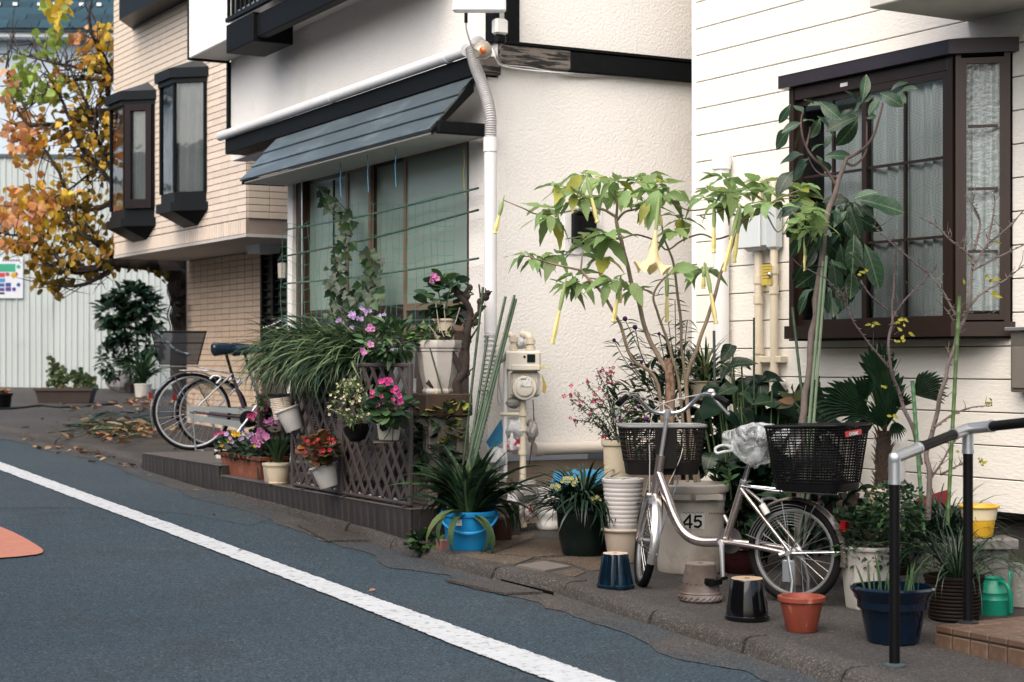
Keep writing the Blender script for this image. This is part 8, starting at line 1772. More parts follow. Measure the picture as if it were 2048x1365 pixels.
st2 = thing('succulent', 'low green leafy growth around the rim of the octagonal pot', 'plant', V(octp.location) + V((0, 0, octp['h'] * .9))); bush(st2, P(860, 672, YO8 - .05), (.15, .08, .05), 140, .06, OV, [LG['mid'], LG['bright']], inner=.2, limit=140)
# vine stump
vt = thing('grape_vine', 'gnarled pruned dark grape vine trunk before the octagonal pot', 'vine', P(903, 1000, 10.85)); vt.location.z = zp0
z7 = zpx(0, (820, 560), 4.55)
def B7(x, y, d=0): q = z7(x, y); return P(q[0], q[1], 10.8 + d)
stems(vt, 'trunk', [([V(vt.location), B7(390, 1500), B7(410, 1250), B7(430, 1040), B7(445, 940), B7(495, 830), B7(500, 700), B7(520, 560), B7(515, 440), B7(560, 310), B7(510, 200), B7(430, 120)], .034, .018)], DARKBARK, 12)
stems(vt, 'branch', [([B7(480, 860), B7(440, 780), B7(385, 690), B7(340, 600), B7(325, 530), B7(260, 490)], .020, .016), ([B7(330, 560), B7(370, 510), B7(395, 470)], .016, .010), ([B7(560, 380), B7(620, 310), B7(690, 235)], .018, .009), ([B7(640, 290), B7(640, 190), B7(690, 165), B7(715, 120), B7(690, 110)], .016, .009), ([B7(430, 130), B7(425, 60), B7(400, 75)], .014, .008), ([B7(480, 170), B7(530, 70), B7(560, 50)], .013, .007), ([B7(260, 500), B7(240, 460)], .012, .008), ([B7(250, 1000), B7(190, 930), B7(170, 840), B7(220, 760)], .018, .009), ([B7(640, 160), B7(628, 40)], .006, .005), ([B7(510, 600), B7(620, 430)], .008, .005), ([B7(520, 480), B7(590, 380)], .008, .005), ([B7(440, 1040), B7(330, 1080), B7(250, 1000), B7(160, 930)], .022, .012)], DARKBARK)
mb = MB()
for x, y in ((430, 110), (520, 150), (545, 70), (640, 200), (690, 160), (710, 120), (530, 420), (500, 470), (560, 400), (590, 390), (260, 480), (330, 510), (390, 470), (300, 540), (180, 860), (210, 760), (480, 840), (520, 850), (540, 560), (490, 620)):
 q = B7(x, y) - vt.location; s_ = random.uniform(.014, .026); mb.grid(lambda u, v: q + V((math.cos(6.283 * u) * math.cos((v - .5) * 3.14), math.sin(6.283 * u) * math.cos((v - .5) * 3.14), math.sin((v - .5) * 3.14))) * (s_ * (1 + .6 * mnoise.noise(V((u * 6, v * 6, x))))), 8, 6)
 for _ in range(2): mb.tube([q, q + rdir(-60, 80) * random.uniform(.03, .06)], [.006, .004], 5)
mb.obj('knots', DARKBARK, vt, kind='stuff')
for x0_, x1_, y0_, y1_ in ((235, 270, 215, 480), (310, 330, 220, 510), (455, 410, 250, 400), (170, 250, 410, 520), (250, 310, 380, 520)): stems(vt, 'tie_stick', [([B7(x0_, y0_, -.06), B7(x1_, y1_, -.06)], .0026, .0026)], mat('pale_twig', (.42, .38, .33), rough=.8), 5)
bush(vt, P(890, 835, 10.75), (.14, .1, .14), 90, .07, IV, [LG['mid'], LG['dark'], LG['yellowgreen']], inner=.2, limit=90);
iv2 = thing('ivy', 'dark trailing ivy under the octagonal pot', 'ivy', P(870, 880, 10.85)); bush(iv2, P(868, 885, 10.75), (.19, .1, .24), 260, .07, IV, [LG['dark'], LG['deep']], inner=.2, limit=150)
# bundle of green canes
def plain_cane(label, a, b, Y0, Y1, r=.0085, m=CANE): return cane(label, a, b, r, m, Y0, Y1)
cb_ = thing('cane_bundle', 'bundle of long green canes leaning by the ribbed downpipe', 'bundle', P(935, 960, 10.55))
for a, b in (((934, 975), (1032, 599)), ((930, 975), (1029, 591)), ((926, 975), (1011, 594)), ((937, 975), (1030, 600)), ((922, 975), (1026, 610))): tubes(cb_, 'cane', [([P(*a, 10.55) - cb_.location, P(*b, 10.9) - cb_.location], .009)], CANE, 8)
mb = MB(); q = P(966, 782, 10.7) - cb_.location; mb.tube([q + V((-.03, 0, 0)), q + V((0, -.03, 0)), q + V((.03, 0, 0)), q + V((0, .03, 0)), q + V((-.03, 0, 0))], .004, 6); mb.obj('tie', CANE, cb_)
plain_cane('single green cane standing straight behind the vine trunk', (926, 930), (966, 575), 10.7, 10.8); plain_cane('short green cane left of the leaning bundle', (935, 940), (975, 673), 10.6, 10.8); plain_cane('thin green cane crossing the front of the octagonal pot', (886, 790), (856, 683), 10.75, 10.75, .005)
# white rod with a wooden tag
wr = thing('white_rod', 'thin white pole tied to the lattice with a small wooden tag', 'pole', P(822, 1005, 11.0)); wr.location.z = zp0
tubes(wr, 'pole', [([V((0, 0, 0)), P(830, 757, 11.0) - wr.location], .010)], WHITEPVC)
q = P(825, 824, 10.97) - wr.location; mb = MB(); mb.cbox(q.x - .021, q.x + .021, q.y - .02, q.y - .008, q.z - .045, q.z + .04, .004); mb.obj('wooden_tag', mat('tan_wood', (.27, .15, .09), rough=.8, var=.25, vs=15), wr)
q = P(826, 787, 10.97) - wr.location; mb = MB(); mb.tube(bez([q + V((-.045, 0, .005)), q + V((-.01, -.02, .012)), q + V((.02, -.01, -.005)), q + V((.0, .012, -.012)), q + V((-.03, -.01, 0))], 5), .008, 7); mb.obj('cloth_knot', mat('grey_rag', (.45, .43, .42), rough=.9), wr)
# hanging pots
def tpot(name, label, px, py, wt, wb, hpx, tilt, m, style, y, group=None, tx=0, soil=True):
 p = wp(px, py, y); s_ = p.y / F; h = hpx * s_; t = thing(name, label, 'pot', p, 0, group); t.rotation_euler = (R(tx), R(tilt), 0)
 mb = MB(); mb.lathe([(r_a, z - h) for r_a, z in pot_profile(style, wb / 2 * s_, wt / 2 * s_, h)], 32); mb.obj('pot', m, t, sharp=35)
 if soil: soil_disc(t, (wt / 2 * s_ - .012 - .02 * wt / 2 * s_) * .98, -h * .13)
 return t
GRP = 'pots hung on the lattice screen'
tpot('hanging_pot', 'leaning white pot hung at the far end of the lattice', 573, 817, 50, 36, 47, -21, mat('greyish_white_pot', (.60, .585, .56), rough=.5, c2=(.40, .32, .25), s2=5, lo=.58, hi=.8), 'lip', .86, GRP, soil=False)
tpot('hanging_pot', 'rust streaked cream pot nested in the leaning white pot', 561, 796, 42, 34, 44, -7, mat('rust_streaked_pot', (.62, .54, .46), rough=.55, c2=(.34, .17, .09), s2=7, lo=.58, hi=.72, stretch=(1, 1, .35)), 'ribbed', .86, GRP)
tpot('hanging_pot', 'leaning white pot hung low on the lattice under red begonias', 646, 930, 55, 38, 46, -16, _M['greyish_white_pot'], 'lip', .86, GRP, soil=False)
tpot('hanging_pot', 'stained cream pot of red begonias nested in the low leaning pot', 642, 916, 52, 42, 34, -18, CREAMPOT, 'lip', .86, GRP)
tpot('hanging_pot', 'cream pot leaning in the black half basket', 704, 833, 32, 25, 33, -14, mat('pale_cream_pot', .6), 'lip', .88, GRP)
tpot('hanging_pot', 'cream pot of pink begonias in the scrolled wire basket', 778, 836, 56, 42, 44, 2, mat('clean_cream_pot', (.66, .61, .50), rough=.5, var=.06, c2=(.5, .42, .32), s2=7, lo=.6, hi=.8), 'lip', .88, GRP)
hb2 = thing('half_basket', 'black plastic half basket hooked on the lattice', 'basket', wp(713, 858, .87)); hb2.rotation_euler = (0, R(-14), WH.a - math.pi); s_ = hb2.location.y / F
mb = MB(); mb.lathe([(.02, -26 * s_), (20 * s_, -22 * s_), (31 * s_, -6 * s_), (34 * s_, 4 * s_), (32 * s_, 4 * s_), (19 * s_, -19 * s_), (0, -21 * s_)], 28, sy=.75); mb.obj('basket', mat('matt_black_plastic', (.014, .012, .012), rough=.6), hb2)
wb2 = thing('wire_basket', 'blue green wire basket with a scroll, hooked on the lattice', 'basket', wp(778, 862, .88)); s_ = wb2.location.y / F; WIRE = mat('blue_green_wire', (.03, .075, .085), rough=.45)
mb = MB()
for z, r_a in ((19, 42), (-20, 32)): mb.tube([V((r_a * s_ * math.cos(6.283 * i / 28), r_a * s_ * .75 * math.sin(6.283 * i / 28), z * s_)) for i in range(28)], .0035, 6, closed=True)
for i in range(7): a = 6.283 * i / 7 + .5; mb.tube([V((42 * s_ * math.cos(a), 31 * s_ * math.sin(a), 19 * s_)), V((32 * s_ * math.cos(a), 24 * s_ * math.sin(a), -20 * s_))], .003, 6)
for x in (-38, 40): mb.tube([V((x * s_, 5 * s_, 19 * s_)), V((x * s_, 20 * s_, 55 * s_))], .003, 6)
scr = [V((-2 * s_ + 8 * s_ * q * math.cos(a), -32 * s_, 8 * s_ + 8 * s_ * q * math.sin(a))) for a, q in [(i * .6, 1 - i * .07) for i in range(11)]]; mb.tube([V((-8 * s_, -27 * s_, -16 * s_)), V((2 * s_, -31 * s_, -3 * s_))] + scr, .003, 6)
mb.obj('wire_frame', WIRE, wb2)
mb = MB(); mb.cbox(-30 * s_, 10 * s_, -24 * s_, 22 * s_, -24 * s_, -21 * s_, .003); mb.obj('wooden_tray', mat('tan_wood', .3), wb2)
# plants in the hanging pots
rb = thing('red_begonia', 'bronze leaved begonia with red flowers in the low hanging pot', 'plant', wp(645, 900, .9)); c = wp(642, 898, .9); bush(rb, c, (.12, .11, .085), 150, .06, RN, [LG['red'], LG['olive'], LG['red'], leafmat('rusty_leaf', (.26, .10, .04))], inner=.3, limit=150)
flowers(rb, [(wp(x + random.uniform(-4, 4), y + random.uniform(-3, 3), 1.02), random.uniform(.010, .016)) for x, y in ((612, 883), (620, 882), (652, 876), (665, 879), (672, 882), (660, 887), (643, 907), (648, 904), (663, 903), (613, 903), (635, 878), (625, 884))], PT_['red'])
xc_ = thing('christmas_cactus', 'pale budded bushy plant in the half basket', 'plant', wp(704, 815, .92)); c = wp(704, 806, .95); bush(xc_, c, (.15, .14, .13), 300, .05, LN, [LG['mid'], LG['olive'], LG['bright']], inner=.25, limit=200)
flowers(xc_, [(c + rdir(-40, 80) * random.uniform(.10, .16), random.uniform(.006, .011)) for _ in range(70)], mat('cream_bud', (.62, .55, .34), rough=.6), limit=0)
pb_ = thing('pink_begonia', 'hot pink begonias above the wire basket', 'plant', wp(778, 830, .92)); c = wp(778, 815, .94); bush(pb_, c, (.12, .12, .085), 130, .075, RN, [LG['dark'], LG['blue'], LG['mid']], inner=.3, limit=130)
flowers(pb_, [(wp(x + random.uniform(-5, 5), y + random.uniform(-4, 4), 1.04), random.uniform(.013, .021)) for x, y in ((765, 762), (770, 764), (776, 760), (781, 765), (772, 770), (746, 785), (748, 792), (745, 800), (790, 780), (795, 784), (787, 782), (800, 790), (760, 792), (789, 798), (797, 800), (745, 815), (758, 808), (768, 758))], PT_['hot'])
# pots on the plinth
tz_ = zp0 + .001
ta, tb2 = WH.hy(436, 930, .70), WH.hy(524, 945, .70)
tr_ = thing('terracotta_trough', 'terracotta plastic trough full of pansies on the plinth', 'planter', WH.w((ta.x + tb2.x) / 2, .60, tz_), WH.a)
L2 = abs(ta.x - tb2.x) / 2; mb = MB()
def trq(l, w, z): return [V((-l, -w, z)), V((l, -w, z)), V((l, w, z)), V((-l, w, z))]
rs_ = [trq(L2 * .80, .075, 0), trq(L2 * .90, .098, .145), trq(L2 * .99, .115, .147), trq(L2, .117, .172), trq(L2 * .98, .112, .175), trq(L2 * .93, .1, .172), trq(L2 * .9, .09, .15)]
mb.add(sum(rs_, []), [(3, 2, 1, 0)] + [(k * 4 + i, k * 4 + (i + 1) % 4, k * 4 + 4 + (i + 1) % 4, k * 4 + 4 + i) for k in range(6) for i in range(4)] + [(24, 25, 26, 27)]); mb.obj('trough', TERRA, tr_)
mb = MB(); mb.bb(-L2 * .9, L2 * .9, -.09, .09, .15, .155); mb.obj('soil', SOIL, tr_)
pn = thing('pansies', 'pansies in mixed yellow, lilac and pink in the terracotta trough', 'plant', WH.w((ta.x + tb2.x) / 2, .60, tz_ + .16))
for k in range(5): c = WH.w(ta.x + (tb2.x - ta.x) * (.1 + .2 * k), .62, tz_ + .21); bush(pn, c, (.14, .13, .085), 80, .060, RN, [LG['blue'], LG['dark'], LG['blue']], inner=.3, limit=60)
def fl_at(t, lst, m, r=(.014, .021), y=.74, j=3): flowers(t, [(wp(x + random.uniform(-j, j), y_ + random.uniform(-j, j), y), random.uniform(*r)) for x, y_ in lst], m)
fl_at(pn, ((467, 868), (473, 870), (470, 873), (476, 872), (442, 892), (458, 880), (511, 890)), PT_['yellow']); fl_at(pn, ((453, 871), (462, 876), (480, 878), (484, 880), (493, 872), (500, 868), (460, 882)), PT_['lilac']); fl_at(pn, ((515, 862), (521, 866), (517, 870), (510, 880), (503, 882), (507, 876), (513, 885), (530, 873), (534, 876), (526, 878), (531, 870), (517, 892), (524, 884)), PT_['pink'], (.018, .027)); fl_at(pn, ((486, 860), (483, 862)), PT_['blue']); fl_at(pn, ((434, 867), (440, 866), (445, 865)), PT_['magenta']); fl_at(pn, ((481, 868), (485, 872)), PT_['white'])
gpc = ZP(556, 969, zp0); pot('cream_pot', 'aged cream pot of green shoots beside the terracotta trough', 556, 0, 926, 50, 38, CREAMPOT, 'foot', at=tz_, Y=gpc.y + .06)
pot('cream_pot', 'second cream pot peeking out behind the aged cream pot', 543, 0, 926, 36, 28, mat('pale_cream_pot', .6), 'plain', at=tz_, Y=gpc.y + .22)
gsh = thing('green_shoots', 'upright dark green shoots filling the aged cream pot', 'plant', P(556, 925, gpc.y + .06)); tuft(gsh, gsh.location.copy(), 60, .24, .020, None, .06, (60, 89), (.2, .8), mats=[LG['grass'], LG['mid']], parts=60)
p = wp(440, 925, .35); pot('white_pot', 'small white pot half hidden behind the terracotta trough', 441, 0, 900, 24, 18, WHITEPL, 'lip', at=zp1 + .001 if p else 0, Y=wp(440, 925, .45).y)
rdp = pot('red_brown_pot', 'dark red pot of pink cyclamen behind the pansies', 556, 0, 866, 56, 42, mat('oxblood_pot', (.06, .014, .014), rough=.5), 'plain', at=tz_, Y=wp(556, 900, .42).y)
cy = thing('cyclamen', 'magenta and pink flowers with dark leaves behind the pansies', 'plant', P(540, 862, rdp.location.y)); bush(cy, P(535, 852, rdp.location.y - .05), (.14, .1, .12), 140, .06, RN, [LG['deep'], LG['dark']], inner=.3, limit=140)
fl_at(cy, ((500, 830), (497, 836), (505, 832), (503, 840), (510, 825), (515, 822), (527, 808), (530, 812), (520, 822), (533, 820), (526, 842), (529, 846), (525, 838), (545, 806)), PT_['magenta'], (.016, .024), .62); fl_at(cy, ((530, 846), (537, 844), (544, 842), (550, 844), (540, 848), (548, 838)), PT_['pink'], (.016, .024), .66); fl_at(cy, ((519, 812), (521, 808)), PT_['white'], y=.64); fl_at(cy, ((524, 818), (527, 795), (523, 793)), PT_['yellow'], y=.66)
hv = thing('trailing_viola', 'thin trailing plant with small yellow and red flowers by the hanging pot', 'plant', wp(522, 790, .75)); bush(hv, wp(522, 780, .75), (.08, .06, .14), 120, .045, LN, [LG['mid'], LG['bright']], inner=.1, limit=0); fl_at(hv, ((517, 752), (520, 758), (516, 765)), PT_['red'], (.012, .018), .8)
# white stones along the rail
for i, (x, y) in enumerate(((590, 964), (603, 966), (623, 970), (645, 975), (665, 979), (683, 982), (697, 984), (717, 988), (740, 993), (763, 997), (788, 1001))):
 q = wp(x, y, YL - .035); t = thing('white_pebble', 'white pebble at the lattice foot, ' + ('farthest up the street, beside the aged cream pot', 'just right of the aged cream pot', 'left of the low leaning pot', 'partly under the low leaning pot', 'right of the low leaning pot', 'left of the middle lattice stile', 'right of the middle lattice stile', 'under the black half basket', 'under the wire basket', 'left of the white pole', 'nearest to the white pole')[i], 'pebble', V((q.x, q.y, zp0 + .016)), WH.a, 'white pebbles along the lattice foot'); mb = MB()
 mb.grid(lambda u, v: V((.045 * math.cos(6.283 * u) * math.cos((v - .5) * 3.14), .026 * math.sin(6.283 * u) * math.cos((v - .5) * 3.14), .020 * math.sin((v - .5) * 3.14))) * (1 + .15 * mnoise.noise(V((u * 3, v * 3, i * 5)))), 14, 8); mb.obj('pebble', mat('white_pebble_stone', (.72, .71, .69), rough=.6), t)
# ivy on the net
iv = thing('ivy', 'variegated ivy climbing the green net before the frosted window', 'ivy', wp(690, 640, .1)); pl_ = []; IVM = [leafmat('grey_green_ivy', (.07, .11, .065), c2=(.25, .29, .2), s2=30), LG['dark'], LG['mid']]
for (x0_, y0_, x1_, y1_, n_, sx) in ((690, 640, 672, 560, 60, 13), (672, 560, 684, 480, 44, 11), (684, 480, 690, 430, 30, 9), (690, 430, 650, 390, 26, 10), (650, 390, 640, 372, 12, 8), (735, 640, 742, 560, 22, 8), (742, 560, 740, 500, 30, 12), (690, 640, 730, 560, 20, 14), (700, 660, 640, 655, 50, 16), (740, 600, 765, 575, 8, 6)):
 for i in range(n_):
  f = random.random(); q = wp(x0_ + (x1_ - x0_) * f + random.gauss(0, sx), y0_ + (y1_ - y0_) * f + random.gauss(0, 5), random.uniform(.10, .18)); pl_.append((lmat4(q, V((random.uniform(-.6, .6), -.4, -random.uniform(.1, 1))), random.uniform(.045, .085), random.uniform(-.5, .5), CAM - q), random.randrange(2), random.choice((0, 0, 1, 2))))
put_leaves(iv, 'leaf', pl_, IV, IVM, limit=300); stems(iv, 'stem', [([wp(690, 650, .1), wp(675, 560, .1), wp(686, 480, .1), wp(690, 420, .1), wp(645, 385, .1)], .006, .003), ([wp(735, 640, .1), wp(745, 560, .1), wp(742, 500, .1)], .005, .003)], DARKBARK)
bt2 = thing('blue_label', 'pale blue plastic label at the foot of the window post', 'label', wp(597, 660, .03)); mb = MB(); q = WH.hy(597, 660, .03); bt2.rotation_euler = (0, 0, WH.a); mb.cbox(-.035, .035, -.0, .03, -.05, .05, .004); mb.obj('card', mat('pale_blue_plastic', (.35, .52, .60), rough=.4), bt2)
# ---------------------------------------------------------------- far end of the lane
random.seed(51)
def gthing(name, label, cat, px, py, **k): q = G(px, py); return thing(name, label, cat, q, **k)
tq = gthing('planter_trough', 'long dark brown trough of weeds before the white fence', 'planter', 132, 806)
s_ = tq.location.y / F
mb = MB(); rs_ = [trq(50 * s_, .13, 0), trq(56 * s_, .16, 24 * s_), trq(59 * s_, .18, 24 * s_ + .002), trq(59 * s_, .18, 30 * s_), trq(55 * s_, .155, 30 * s_), trq(54 * s_, .15, 26 * s_)]
mb.add(sum(rs_, []), [(3, 2, 1, 0)] + [(k * 4 + i, k * 4 + (i + 1) % 4, k * 4 + 4 + (i + 1) % 4, k * 4 + 4 + i) for k in range(5) for i in range(4)] + [(20, 21, 22, 23)]); mb.obj('trough', mat('dull_brown_trough', (.075, .05, .042), rough=.7, var=.2), tq)
mb = MB()
for i in range(70): dry_leaf(mb, V((random.uniform(-50, 50) * s_, random.uniform(-.13, .13), 27 * s_ + random.uniform(0, .03))), random.uniform(.05, .09))
mb.obj('dead_leaves', DRY, tq, kind='stuff')
wd = thing('weeds', 'straggly green weeds growing in the brown trough', 'plant', tq.location + V((0, 0, 27 * s_))); lp = []; mb = MB()
for (x, y) in ((100, 715), (108, 730), (118, 738), (128, 745), (98, 740), (150, 745), (160, 742), (145, 755), (168, 760), (175, 758), (112, 762)):
 b = P(x + random.uniform(-6, 14), 772, tq.location.y); e = P(x, y, tq.location.y); l_ = bez([b, b.lerp(e, .5) + V((.05, 0, 0)), e], 5); mb.tube([q - wd.location for q in l_], .006, 4)
 for q in l_[1:]:
  for _ in range(3): lp.append((lmat4(q + rdir(-90, 90) * random.uniform(0, .06), rdir(-30, 40), random.uniform(.04, .08), 0, CAM - q), random.randrange(3), random.randrange(2)))
mb.obj('stalks', GREENSTEM, wd, kind='stuff'); put_leaves(wd, 'leaf', lp, RN, [LG['mid'], LG['olive']], limit=0)
bp2 = gthing('black_pot', 'black planter of dead leaves at the foot of the fence under the notice', 'planter', 0, 816); s_ = bp2.location.y / F; mb = MB(); mb.lathe([(20 * s_, 0), (23 * s_, 24 * s_), (25 * s_, 25 * s_), (25 * s_, 29 * s_), (22 * s_, 29 * s_), (0, 26 * s_)], 24); mb.obj('pot', BLACKPL, bp2)
mb = MB()
for i in range(40): a = random.uniform(0, 6.28); q = random.uniform(0, 20) * s_; dry_leaf(mb, V((q * math.cos(a), q * math.sin(a), 29 * s_ + random.uniform(0, .05))), random.uniform(.06, .1))
mb.obj('dead_leaves', DRY, bp2, kind='stuff')
ho = gthing('garden_hose', 'thin dark hose lying across the pavement below the brown trough', 'hose', 100, 812); tubes(ho, 'hose', [(bez([G(x, y, .012) - ho.location for x, y in ((-30, 820), (30, 817), (80, 812), (120, 815), (180, 812), (235, 808))], 6), .016)], mat('dark_green_hose', (.02, .035, .03), rough=.5), 8)
# shrub by the fence
fs = gthing('evergreen_shrub', 'tall dark evergreen shrub with several stems beside the white fence', 'shrub', 268, 786); Yf = fs.location.y - .2
for cx, cy, rx, rz_, n_ in ((265, 600, 44, 26, 210), (230, 625, 32, 26, 130), (240, 660, 30, 22, 90), (295, 625, 30, 34, 110), (222, 720, 28, 40, 210), (250, 700, 26, 30, 130), (300, 680, 22, 30, 60), (280, 740, 30, 30, 130)):
 c = P(cx, cy, Yf); s_ = Yf / F; bush(fs, c, (rx * s_, .3, rz_ * s_), int(n_ * 1.6), .20 if cy < 690 else .12, OB if cy < 690 else OV, [LG['dark'], LG['blue'], LG['deep']], inner=.2, limit=40)
stems(fs, 'stem', [([P(262, 790, Yf), P(258, 720, Yf), P(250, 660, Yf), P(235, 625, Yf)], .03, .014), ([P(270, 790, Yf), P(275, 700, Yf), P(270, 610, Yf)], .028, .012), ([P(282, 790, Yf), P(290, 700, Yf), P(296, 630, Yf)], .022, .010)], DARKBARK)
lg_ = gthing('broad_grass', 'arching broad grass in the ribbed white pot behind the bicycles', 'plant', 284, 770); tuft(lg_, P(285, 765, G(284, 792).y), 90, .75, .03, None, .08, (40, 88), (.8, 2.0), mats=[LG['dark'], LG['grass']])
rp2 = pot('white_ribbed_pot', 'pale ribbed pot of broad grass near the fence behind the bicycles', 286, 796, 768, 34, 28, DIRTYWHITE, 'ribbed')
for lab, x, y, sx, sz in (('pale grey boulder at the foot of the evergreen shrub', 235, 778, 24, 22), ('smaller dark boulder right of the pale one', 258, 782, 13, 15)):
 q = G(x, y + 4); s_ = q.y / F; t = thing('boulder', lab, 'rock', q + V((0, .15, sz * s_ * .7))); mb = MB()
 mb.grid(lambda u, v: V((sx * s_ * math.cos(6.283 * u) * math.cos((v - .5) * 3.14), .16 * math.sin(6.283 * u) * math.cos((v - .5) * 3.14), sz * s_ * math.sin((v - .5) * 3.14))) * (1 + .45 * mnoise.noise(V((math.cos(6.283 * u) * 1.3, math.sin(6.283 * u) * 1.3, v * 3 + x)))), 18, 10, sm=False); mb.obj('rock', mat('grey_rock', (.22, .22, .22), rough=.95, var=.3, vs=6, bump=.8, bs=12) if sx > 20 else mat('brown_rock', .1), t)
op2 = pot('orange_pot', 'weathered orange pot with a white stripe seen through the bicycle wheels', 372, 806, 776, 44, 34, TERRA, 'plain'); mb = MB(); mb.box((-.06, -.235, .16), (.05, .01, .14), M=Matrix.Rotation(R(25), 3, 'Y')); mb.obj('stripe', WHITEPL, op2)
# heap of cut leaves
cu = MB(); random.seed(61)
tm = [strap_t(.075, 6, b, tw=w) for b, w in ((.2, .9), (.5, -.9), (.9, .8))]
cp = gthing('garden_clippings', 'heap of cut strap leaves and dry leaves on the pavement behind the bicycles', 'heap', 235, 858)
pl_ = []
for i in range(230):
 x = random.gauss(225, 42); y = random.gauss(848, 11); q = G(x, y, random.uniform(.01, .16) * max(.1, 1 - ((x - 235) / 90) ** 2)); d = rdir(-8, 8); pl_.append((lmat4(q, d, random.uniform(.16, .36), random.uniform(-1, 1)), random.randrange(3), random.choice((0, 0, 1, 2))))
put_leaves(cp, 'cut_leaf', pl_, tm, [LG['dark'], LG['blue'], leafmat('straw_leaf', (.28, .22, .13))], limit=120)
for i in range(150): x = random.gauss(245, 46); y = random.gauss(862, 9); dry_leaf(cu, G(x, y, random.uniform(.01, .08)) - cp.location, random.uniform(.07, .13))
cu.obj('dry_leaves', DRY, cp, kind='stuff')
# wavy wire hanging
wh2 = thing('wire_hanging', 'wavy black wire hanging beside the tiled entrance wall', 'ornament', P(352, 540, 20.9)); ls = []
for k in range(6): x = 338 + k * 4.5; ls.append(([P(x + 3 * math.sin(i * .9 + k * .2), 545 + i * 7 + k * 3, 20.9) - wh2.location for i in range(18)], .008))
tubes(wh2, 'wire', ls, BLACKMETAL, 5)
for y in (608, 633): mb = MB(); q = P(360, y, 20.85) - wh2.location; mb.grid(lambda u, v: q + V((.07 * math.cos(6.283 * u) * math.cos((v - .5) * 3.14), .05 * math.sin(6.283 * u) * math.cos((v - .5) * 3.14), .05 * math.sin((v - .5) * 3.14))), 10, 6); mb.obj('bead', BLACKMETAL, wh2)

# ---------------------------------------------------------------- autumn tree
random.seed(71)
YA = 21.3
au = thing('autumn_tree', 'tree with orange, gold and green autumn leaves reaching over the lane before the fence', 'tree', P(366, 800, 21.6)); au.location.z = gz(au.location.x, au.location.y)
def PA(x, y, d=0): return P(x, y, YA + d)
stems(au, 'trunk', [([V(au.location), PA(364, 700, .4), PA(362, 600, .35), PA(352, 548, .3), PA(325, 534, .2), PA(285, 528, 0), PA(240, 526, -.1), PA(200, 532, -.2), PA(160, 545, -.2)], .15, .04)], DARKBARK, 12)
stems(au, 'trunk', [([PA(362, 610, .5), PA(350, 480, .6), PA(320, 350, .6), PA(280, 300, .4), PA(225, 235, 0), PA(190, 225, -.1), PA(160, 219, -.2)], .12, .035)], DARKBARK, 12)
brs = [[(225, 345), (205, 300), (190, 250), (200, 190), (230, 150), (245, 145)], [(230, 380), (205, 345), (180, 330), (150, 300), (120, 270)], [(232, 320), (190, 340), (150, 370), (100, 400), (40, 410)], [(228, 235), (215, 180), (220, 150), (245, 140), (270, 150), (295, 155)], [(225, 150), (190, 80), (178, 30), (190, -20)], [(220, 150), (150, 135), (100, 125), (40, 110)], [(210, 160), (150, 160), (90, 190), (30, 240)], [(200, 230), (150, 245), (90, 250), (50, 245), (20, 180), (15, 110), (35, 60)], [(160, 545), (120, 520), (80, 480), (20, 470), (-20, 460)], [(240, 526), (180, 480), (130, 440), (80, 400)], [(240, 526), (200, 555), (165, 570), (120, 572), (70, 560)], [(200, 480), (150, 420), (110, 330), (70, 280), (20, 240)], [(150, 545), (110, 540), (60, 505), (0, 480)], [(230, 400), (190, 420), (140, 415), (100, 440)], [(180, 330), (140, 240), (110, 170), (60, 80)], [(190, 250), (160, 180), (130, 120)], [(230, 320), (200, 290), (170, 230), (190, 130), (200, 60)]]
for b in brs: stems(au, 'branch', [([PA(x, y, random.uniform(-.5, .3)) for x, y in b], random.uniform(.022, .04), .006)], DARKBARK, 6)
mb = MB()
for i in range(480):
 b = random.choice(brs); k = random.randrange(len(b) - 1); f = random.random(); x = b[k][0] + (b[k + 1][0] - b[k][0]) * f; y = b[k][1] + (b[k + 1][1] - b[k][1]) * f; a = random.uniform(2.2, 5.4) if random.random() < .7 else random.uniform(0, 6.28); L = random.uniform(20, 70); d0, d1 = random.uniform(-.6, .4), random.uniform(-.7, .5)
 mb.tube([PA(x, y, d0) - au.location, PA(x + L * .5 * math.cos(a) + random.uniform(-5, 5), y + L * .5 * math.sin(a), d1) - au.location, PA(x + L * math.cos(a), y + L * math.sin(a) + random.uniform(-6, 6), d1) - au.location], [.009, .006, .003], 4, False)
mb.obj('twigs', DARKBARK, au, kind='stuff')
AL = [leafmat('gold_leaf', (.68, .40, .05), c2=(.42, .26, .05), trans=.4), leafmat('orange_leaf', (.68, .31, .09), trans=.45), leafmat('pink_leaf', (.68, .36, .18), trans=.45), leafmat('yellow_leaf', (.74, .52, .06), trans=.4), leafmat('lime_leaf', (.30, .42, .08), trans=.4), leafmat('old_gold_leaf', (.25, .17, .02), c2=(.07, .08, .02), trans=.35)]
